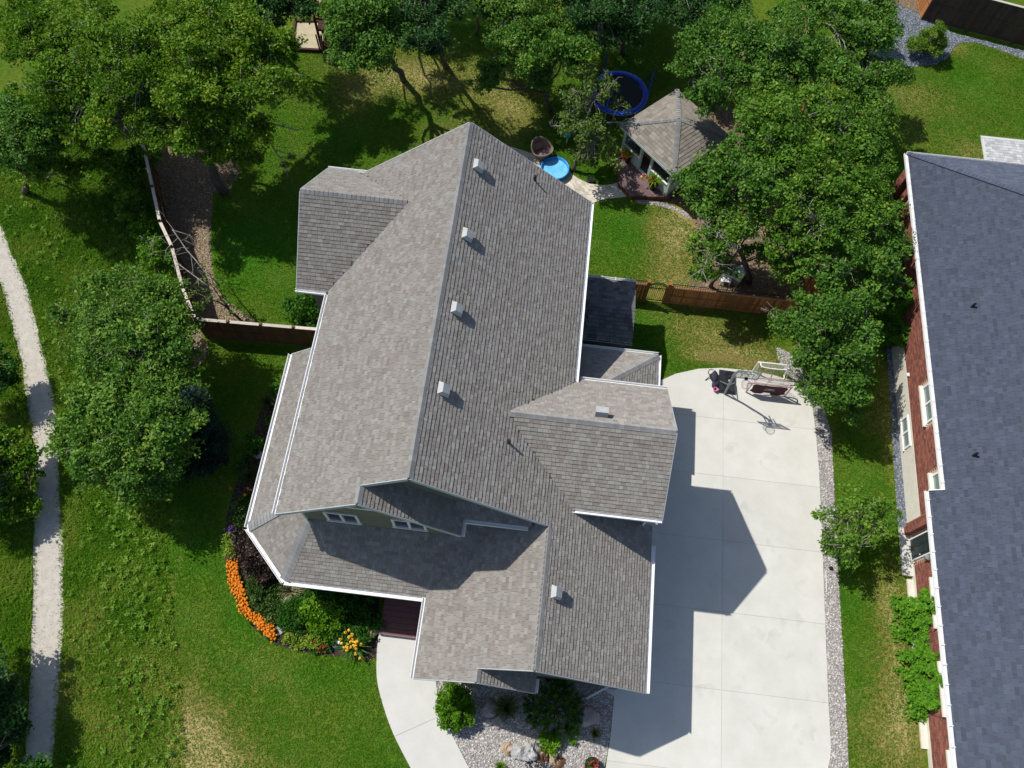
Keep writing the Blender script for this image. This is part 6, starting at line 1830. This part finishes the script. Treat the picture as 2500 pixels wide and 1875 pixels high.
fr.bar((9.9, 17.42, 3.08), (9.9, 17.42, 3.45), 0.03); fr.bar((10.46, 17.42, 3.08), (10.46, 17.42, 3.45), 0.03); fr.bar((9.9, 17.42, 3.45), (10.46, 17.42, 3.45), 0.03)
fr.build('backboard_frame', M['grey'], bb)
MB().box((10.18, 17.35, 3.08), (0.14, 0.12, 0.13)).build('rim_mount', M['iron'], bh)
rc = (10.18, 17.06, 3.08)
rim = MB().tube([(rc[0] + 0.225 * math.cos(a), rc[1] + 0.225 * math.sin(a), rc[2]) for a in np.linspace(0, 2 * math.pi, 25)], 0.012, 6).build('rim', M['grey'], bh)
nt_ = MB()
for k in range(12):
    a, a2 = k / 12 * 6.283, (k + 1) / 12 * 6.283
    for s_ in (0, 1):
        x0, x1 = (a, a2) if s_ else (a2, a)
        nt_.tube([(rc[0] + 0.22 * math.cos(x0), rc[1] + 0.22 * math.sin(x0), rc[2]), (rc[0] + 0.15 * math.cos(x1), rc[1] + 0.15 * math.sin(x1), rc[2] - 0.22), (rc[0] + 0.11 * math.cos(x0), rc[1] + 0.11 * math.sin(x0), rc[2] - 0.42)], 0.005, 3)
nt_.build('hoop_net', M['net'], rim)

def goal(label, x0, x1, yf, dirn, fm, cover=None, h=1.2, dp=0.7, top=0.35):
    """dirn: +1 the mouth faces -y"""
    t = thing('hockey_goal', label, 'hockey goal', ((x0 + x1) / 2, yf, 0.045))
    z0 = 0.05
    r_ = 0.042
    fr = MB()
    fr.tube(smooth_line([(x0, yf, z0), (x0, yf, h - 0.15), (x0 + 0.13, yf, h), (x1 - 0.13, yf, h), (x1, yf, h - 0.15), (x1, yf, z0)], 5), r_, 8)
    fr.build('front_frame', M[fm], t, True)
    yb, yt = yf + dirn * dp, yf + dirn * top
    b = MB()
    b.tube(smooth_line([(x0, yf, z0 + 0.02), (x0 + 0.05, yb - dirn * 0.2, z0 + 0.02), (x0 + 0.25, yb, z0 + 0.02), (x1 - 0.25, yb, z0 + 0.02), (x1 - 0.05, yb - dirn * 0.2, z0 + 0.02), (x1, yf, z0 + 0.02)], 5), r_ * 0.85, 8)
    b.build('base_bar', M[fm], t, True)
    b = MB()
    b.tube(smooth_line([(x0 + 0.1, yf, h), (x0 + 0.25, yt, h - 0.02), (x1 - 0.25, yt, h - 0.02), (x1 - 0.1, yf, h)], 5), r_ * 0.8, 8)
    b.build('top_bar', M[fm], t, True)
    MB().bar(((x0 + x1) / 2, yt, h - 0.02), ((x0 + x1) / 2, yb, z0 + 0.02), 0.035).build('centre_bar', M[fm], t)
    n = MB()
    nx = int((x1 - x0) / 0.07)
    for i in range(1, nx):
        x = x0 + (x1 - x0) * i / nx
        n.tube([(x, yf, h), (x, yt, h - 0.03), (x, (yt + yb) / 2, (h + z0) / 2), (x, yb, z0)], 0.004, 3)
    for k in range(12):
        f = k / 11
        y, z = yt + (yb - yt) * f, (h - 0.03) + (z0 - h + 0.03) * f
        n.tube([(x0 + 0.06, y, z), (x1 - 0.06, y, z)], 0.004, 3)
    for k in range(5):
        y = yf + (yt - yf) * k / 4
        n.tube([(x0 + 0.1, y, h - 0.01), (x1 - 0.1, y, h - 0.01)], 0.004, 3)
    for xx in (x0 + 0.03, x1 - 0.03):
        for k in range(1, 8):
            z = z0 + (h - z0) * k / 8
            n.tube([(xx, yf, z), (xx, yt + (yb - yt) * (h - z) / h, z)], 0.004, 3)
    tag(n.build('goal_net', M['net'], t), kind='stuff')
    if cover:
        c = MB()
        yc = yf - dirn * 0.035
        P = [(x0 + 0.10, 1.02), (x0 + 0.22, 1.14), (x0 + 0.55, 1.10), (x1 - 0.55, 1.10), (x1 - 0.22, 1.14), (x1 - 0.10, 1.0), (x1 - 0.15, 0.6), (x1 - 0.10, 0.3), (x1 - 0.40, 0.10), ((x0 + x1) / 2 + 0.25, 0.12), ((x0 + x1) / 2 + 0.15, 0.3), ((x0 + x1) / 2 - 0.15, 0.3), ((x0 + x1) / 2 - 0.25, 0.12), (x0 + 0.40, 0.10), (x0 + 0.10, 0.35), (x0 + 0.15, 0.6)]
        k = len(P)
        c.add([(p[0], yc, p[1]) for p in P] + [(p[0], yc + 0.012 * dirn, p[1]) for p in P], [tuple(range(k)), tuple(range(2 * k - 1, k - 1, -1))] + [(i, k + i, k + (i + 1) % k, (i + 1) % k) for i in range(k)], 0.5)
        cl = c.build('target_cloth', M['maroon'], t)
        e = MB()
        e.bar(((x0 + x1) / 2 - 0.28, yc - 0.006, 0.62), ((x0 + x1) / 2 + 0.3, yc - 0.006, 0.62), 0.008, 0.03)
        for i in range(7):
            e.bar(((x0 + x1) / 2 - 0.2 + i * 0.06, yc - 0.006, 0.70 + 0.02 * (i % 3)), ((x0 + x1) / 2 - 0.08 + i * 0.06, yc - 0.006, 0.78 + 0.015 * (i % 2)), 0.008, 0.035)
        e.build('printed_emblem', M['galv'], cl)
    return t
goal('faded pink hockey goal covered by a maroon target cloth', 11.05, 13.02, 18.1, 1, 'pink', True, 1.2, 0.55, 0.3)
goal('white hockey goal standing behind the pink one with its back to it', 11.4, 13.05, 19.35, -1, 'white', None, 1.12, 0.6, 0.25)
bp = thing('backpack', 'dark navy backpack leaning on the black base of the hoop', 'bag', (9.33, 18.55, 0.045))
c_ = at(1748, 928)
rock_mesh((9.36, 18.75, 0.05), (0.22, 0.42, 0.22), 51, 3, 0.12).build('body', M['navy'], bp, True)
rock_mesh((9.42, 18.3, 0.05), (0.2, 0.35, 0.17), 52, 3, 0.12).build('pocket', M['navy'], bp, True)
MB().tube(smooth_line([(9.3, 19.05, 0.25), (9.1, 19.02, 0.3), (9.05, 18.85, 0.2), (9.2, 18.8, 0.2)], 5), 0.022, 5).build('strap', M['navy'], bp, True)
MB().tube(smooth_line([(9.2, 18.75, 0.2), (9.05, 18.62, 0.1), (8.93, 18.5, 0.07)], 5), 0.022, 5).build('strap', M['navy'], bp, True)
solo('pink_cup', MB().lathe((9.43, 17.98, 0.05), [(0, 0), (0.075, 0), (0.1, 0.1), (0.12, 0.2), (0.09, 0.2), (0.07, 0.04), (0, 0.04)], 12), M['hotpink'], 'small bright pink cup lying below the navy backpack', 'cup', (9.43, 17.98, 0.045))
# ------------------------------------------------------------------ back yard things
c_ = at(1354, 420)
pl_ = thing('paddling_pool', 'round blue paddling pool filled with water beside the stone walk', 'pool', tuple(c_))
PRAD = 0.80
MB().lathe((c_[0], c_[1], 0.03), [(0, 0), (PRAD - 0.08, 0), (PRAD, 0.34), (PRAD + 0.04, 0.36), (PRAD + 0.03, 0.38), (PRAD - 0.03, 0.36), (PRAD - 0.09, 0.04), (0, 0.035)], 48).build('shell', M['poolblue'], pl_, True)
MB().lathe((c_[0], c_[1], 0.03), [(0, 0.2), (PRAD - 0.05, 0.2)], 48).build('water', M['water'], pl_)
c_ = at(1322, 384)
ch = thing('patio_chair', 'rounded brown wicker lounge chair beside the paddling pool', 'chair', tuple(c_))
def basket():
    V, F = [], []
    n, k = 28, 7
    for i in range(n):
        a = 2 * math.pi * i / n
        rim = 0.42 + 0.34 * max(0, math.cos(a - 2.3)) ** 0.8 + 0.06 * math.cos(2 * (a - 2.3))
        for j in range(k):
            f = j / (k - 1)
            q = (0.30 + 0.34 * f ** 0.6)
            V.append((c_[0] + q * math.cos(a) * 1.0, c_[1] + q * math.sin(a) * 0.9, 0.22 + (rim + 0.12) * f))
    for i in range(n):
        for j in range(k - 1):
            F.append((i * k + j, ((i + 1) % n) * k + j, ((i + 1) % n) * k + j + 1, i * k + j + 1))
    m_ = MB().add(V, F)
    o = m_.build('shell', M['wicker'], ch, True)
    md = o.modifiers.new('thick', 'SOLIDIFY'); md.thickness = 0.05
    rim_ = MB().tube([V[(i % n) * k + k - 1] for i in range(n + 1)], 0.035, 6); rim_.build('rim', M['cushion'], ch, True)
basket()
MB().lathe((c_[0], c_[1], 0.0), [(0.34, 0.05), (0.36, 0.3), (0.0, 0.32)], 20).build('base', M['wicker'], ch)
MB().lathe((c_[0], c_[1], 0.30), [(0.0, 0.13), (0.36, 0.12), (0.40, 0.06), (0.38, 0.0), (0, 0)], 20).build('seat_cushion', M['cushion'], ch, True)
R_ = Matrix.Rotation(math.radians(40), 3, 'Z') @ Matrix.Rotation(math.radians(-25), 3, 'X')
MB().box((c_[0] - 0.27, c_[1] + 0.28, 0.68), (0.62, 0.14, 0.42), R=R_).build('back_cushion', M['cushion'], ch)
# teal bird feeder on a white post
c_ = at(1383, 349)
bf = thing('bird_feeder', 'teal box on a white post beside the thin tree', 'bird feeder', tuple(c_))
MB().box((c_[0], c_[1], 0.3), (0.07, 0.07, 0.6)).build('post', M['white'], bf)
MB().box((c_[0], c_[1], 0.68), (0.28, 0.26, 0.22)).build('box', M['teal'], bf)
MB().add([(c_[0] - .18, c_[1] - .17, .78), (c_[0] + .18, c_[1] - .17, .78), (c_[0] + .18, c_[1] + .17, .78), (c_[0] - .18, c_[1] + .17, .78), (c_[0] - .18, c_[1], .9), (c_[0] + .18, c_[1], .9)], [(0, 1, 5, 4), (3, 4, 5, 2), (0, 4, 3), (1, 2, 5), (3, 2, 1, 0)]).build('roof', M['teal'], bf)
c_ = at(1441, 443)
lb = thing('garden_box', 'low black box on the lawn edge above the stone walk', 'box', tuple(c_))
MB().box((c_[0], c_[1], 0.11), (0.34, 0.24, 0.2)).build('body', M['black'], lb)
MB().box((c_[0], c_[1], 0.225), (0.37, 0.27, 0.03)).build('lid', M['iron'], lb)
# metal bench-like box with a round opening, between the trees
c_ = at(1797, 680)
ub = thing('metal_box', 'grey metal box with a round dark opening under the trees by the cedar fence', 'metal box', tuple(c_), math.radians(-28))
def loc(M4, p): return tuple((M4 @ Vector(p)))
Mu = ROOT[ub.name]
Rz = Matrix.Rotation(math.radians(-28), 3, 'Z')
MB().box(loc(Mu, (0, 0, 0.30)), (0.62, 0.95, 0.56), R=Rz).build('body', M['grey'], ub)
MB().box(loc(Mu, (0, 0, 0.60)), (0.66, 1.0, 0.04), R=Rz).build('lid', M['galv'], ub)
q = loc(Mu, (0.02, -0.28, 0.62))
MB().lathe(q, [(0.12, 0), (0.12, 0.02), (0.06, 0.02), (0.06, 0.005), (0, 0.005)], 18).build('opening_ring', M['doorgreen'], ub)
c_ = at(1768, 676)
fan = thing('garden_chair', 'weathered pale slatted chair left of the metal box', 'chair', tuple(c_))
for i in range(5):
    MB().bar((c_[0] - 0.24 + i * 0.12, c_[1] - 0.2, 0.38), (c_[0] - 0.3 + i * 0.15, c_[1] + 0.28, 0.95), 0.08, 0.02).build('slat', M['trim'], fan)
MB().box((c_[0], c_[1] - 0.35, 0.37), (0.56, 0.42, 0.03)).build('seat', M['trim'], fan)
for sx in (-1, 1):
    for sy in (-0.55, -0.18):
        MB().box((c_[0] + 0.24 * sx, c_[1] + sy, 0.18), (0.06, 0.06, 0.36)).build('leg', M['trim'], fan)
# trampoline
c_ = at(1512, 226, 0.9)
tp = thing('trampoline', 'round trampoline with a blue pad and sagging net behind the gazebo', 'trampoline', (c_[0], c_[1], 0))
TR = 1.72
MB().lathe((c_[0], c_[1], 0.88), [(0, 0.0), (TR - 0.27, 0.0)], 48).build('jumping_mat', M['mattop'], tp)
MB().lathe((c_[0], c_[1], 0.88), [(TR - 0.28, 0.01), (TR - 0.26, 0.035), (TR + 0.02, 0.035), (TR + 0.04, 0.0), (TR + 0.0, -0.02), (TR - 0.28, 0.0)], 48).build('safety_pad', M['bluepad'], tp, True)
MB().tube([(c_[0] + TR * math.cos(a), c_[1] + TR * math.sin(a), 0.85) for a in np.linspace(0, 2 * math.pi, 41)], 0.03, 6).build('frame', M['galv'], tp)
tops = []
for k in range(6):
    a = k / 6 * 6.283 + 0.12
    x, y = c_[0] + (TR + 0.05) * math.cos(a), c_[1] + (TR + 0.05) * math.sin(a)
    MB().tube([(x, y, 0.02), (x, y, 0.85)], 0.028, 6).build('leg', M['galv'], tp)
    if k in (0, 2, 3, 4):
        ht = 2.55
        MB().tube([(x, y, 0.85), (x + 0.02, y, ht)], 0.04, 8).build('net_pole', M['bluepad'], tp)
        tops.append((x, y, ht, a))
# sagging net hung between poles
nv, nf = [], []
segs = [((tops[0]), (c_[0] + TR * math.cos(1.15), c_[1] + TR * math.sin(1.15), 1.0, 1.15)), (tops[0], (c_[0] + TR * math.cos(-1.1), c_[1] + TR * math.sin(-1.1), 1.0, -1.1)), (tops[1], tops[2]), (tops[2], tops[3])]
nm = MB()
for A, B in segs:
    k = 10
    V = []
    for i in range(k + 1):
        f = i / k
        a = A[3] + (B[3] - A[3]) * f
        rr = TR - 0.05
        zt = A[2] + (B[2] - A[2]) * f - 0.9 * math.sin(math.pi * f) * min(1, abs(A[2] - 0.9)) * 0.7
        V += [(c_[0] + rr * math.cos(a), c_[1] + rr * math.sin(a), 0.92), (c_[0] + (rr - 0.12 * math.sin(math.pi * f)) * math.cos(a), c_[1] + (rr - 0.12 * math.sin(math.pi * f)) * math.sin(a), max(0.95, zt))]
    nm.add(V, [(2 * i, 2 * i + 2, 2 * i + 3, 2 * i + 1) for i in range(k)])
nm.build('safety_net', M['mesh'], tp)
# play set with sandbox and ladder
sb = gp([(722, 56), (795, 57), (792, 128), (714, 124)])
so = thing('sandbox', 'square sandbox with a dark timber rim beside the play set ladder', 'sandbox', (*np.mean(sb, 0), 0))
MB().prism(sb, 0.0, 0.12).build('sand', M['sand'], so)
for i in range(4):
    a_, b_ = sb[i], sb[(i + 1) % 4]
    MB().bar((a_[0], a_[1], 0.12), (b_[0], b_[1], 0.12), 0.14, 0.24).build('rim_board', M['playwood'], so)
pc = at(800, 95)
ps = thing('play_set', 'dark timber climbing frame with a ladder and a pale top board behind the sandbox', 'play set', tuple(pc))
dz = 1.5
def pp(px, py, z): return at(px, py, z)
q00, q10, q11, q01 = pp(775, 75, dz), pp(830, 78, dz), pp(828, 40, dz), pp(778, 38, dz)
for q in (q00, q10, q11, q01):
    MB().box((q[0], q[1], 1.3), (0.12, 0.12, 2.6)).build('post', M['playwood'], ps)
for i in range(9):
    f = (i + 0.5) / 9
    a_, b_ = q00 + (q01 - q00) * f, q10 + (q11 - q10) * f
    MB().bar(a_, b_, 0.17, 0.04).build('floor_board', M['playwood'], ps)
for a_, b_ in ((q00, q10), (q10, q11), (q11, q01), (q01, q00)):
    MB().bar(a_ + [0, 0, 0.9], b_ + [0, 0, 0.9], 0.05, 0.12).build('rail', M['playwood'], ps)
for a_, b_ in ((q00, q01), (q10, q11)):
    MB().bar(a_ + [0, 0, 1.1], (a_ + b_) / 2 + [0, 0, 1.9], 0.06, 0.12).build('gable_board', M['playwood'], ps)
    MB().bar(b_ + [0, 0, 1.1], (a_ + b_) / 2 + [0, 0, 1.9], 0.06, 0.12).build('gable_board', M['playwood'], ps)
l0, l1, l2, l3 = pp(789, 100, 1.6), pp(808, 102, 1.6), pp(812, 152, 0.05), pp(792, 151, 0.05)
MB().bar(l0, l3, 0.05, 0.11).build('ladder_side', M['playwood'], ps); MB().bar(l1, l2, 0.05, 0.11).build('ladder_side', M['playwood'], ps)
for i in range(6):
    f = (i + 0.5) / 6
    MB().bar(l0 + (l3 - l0) * f, l1 + (l2 - l1) * f, 0.10, 0.04).build('ladder_rung', M['playwood'], ps)
for px0, px1 in ((771, 782), (784, 787)):
    MB().bar(pp(px0, 85, 1.7), pp(px1, 126, 0.05), 0.09, 0.09).build('brace_leg', M['playwood'], ps)
MB().bar(pp(772, 14, 2.3), pp(784, -6, 2.7), 0.35, 0.05).build('top_board', M['playtop'], ps)
MB().bar(pp(756, 42, 2.2), pp(762, 33, 2.5), 0.2, 0.05).build('top_board', M['playtop'], ps)
for a in (0, 1):
    p = pp(806 + 14 * a, 70, 2.2)
    s_ = MB().tube([(p[0], p[1], 2.3), (p[0] + 0.05, p[1], 1.2)], 0.015, 5); s_.build('swing_rope', M['trim'], ps)
# small things on the strip beside the driveway
c_ = at(2028, 1388)
solo('drain_pipe', MB().tube([(c_[0], c_[1], 0.0), (c_[0], c_[1], 0.10)], 0.09, 12), M['iron'], 'round black pipe end in the gravel border below the small tree', 'pipe', tuple(c_))
c_ = at(2016, 1420)
solo('marker_stake', MB().bar((c_[0], c_[1] + 0.5, 0.08), (c_[0], c_[1] - 0.5, 0.06), 0.035), M['trim'], 'thin pale stake lying along the driveway edge', 'stake', tuple(c_))
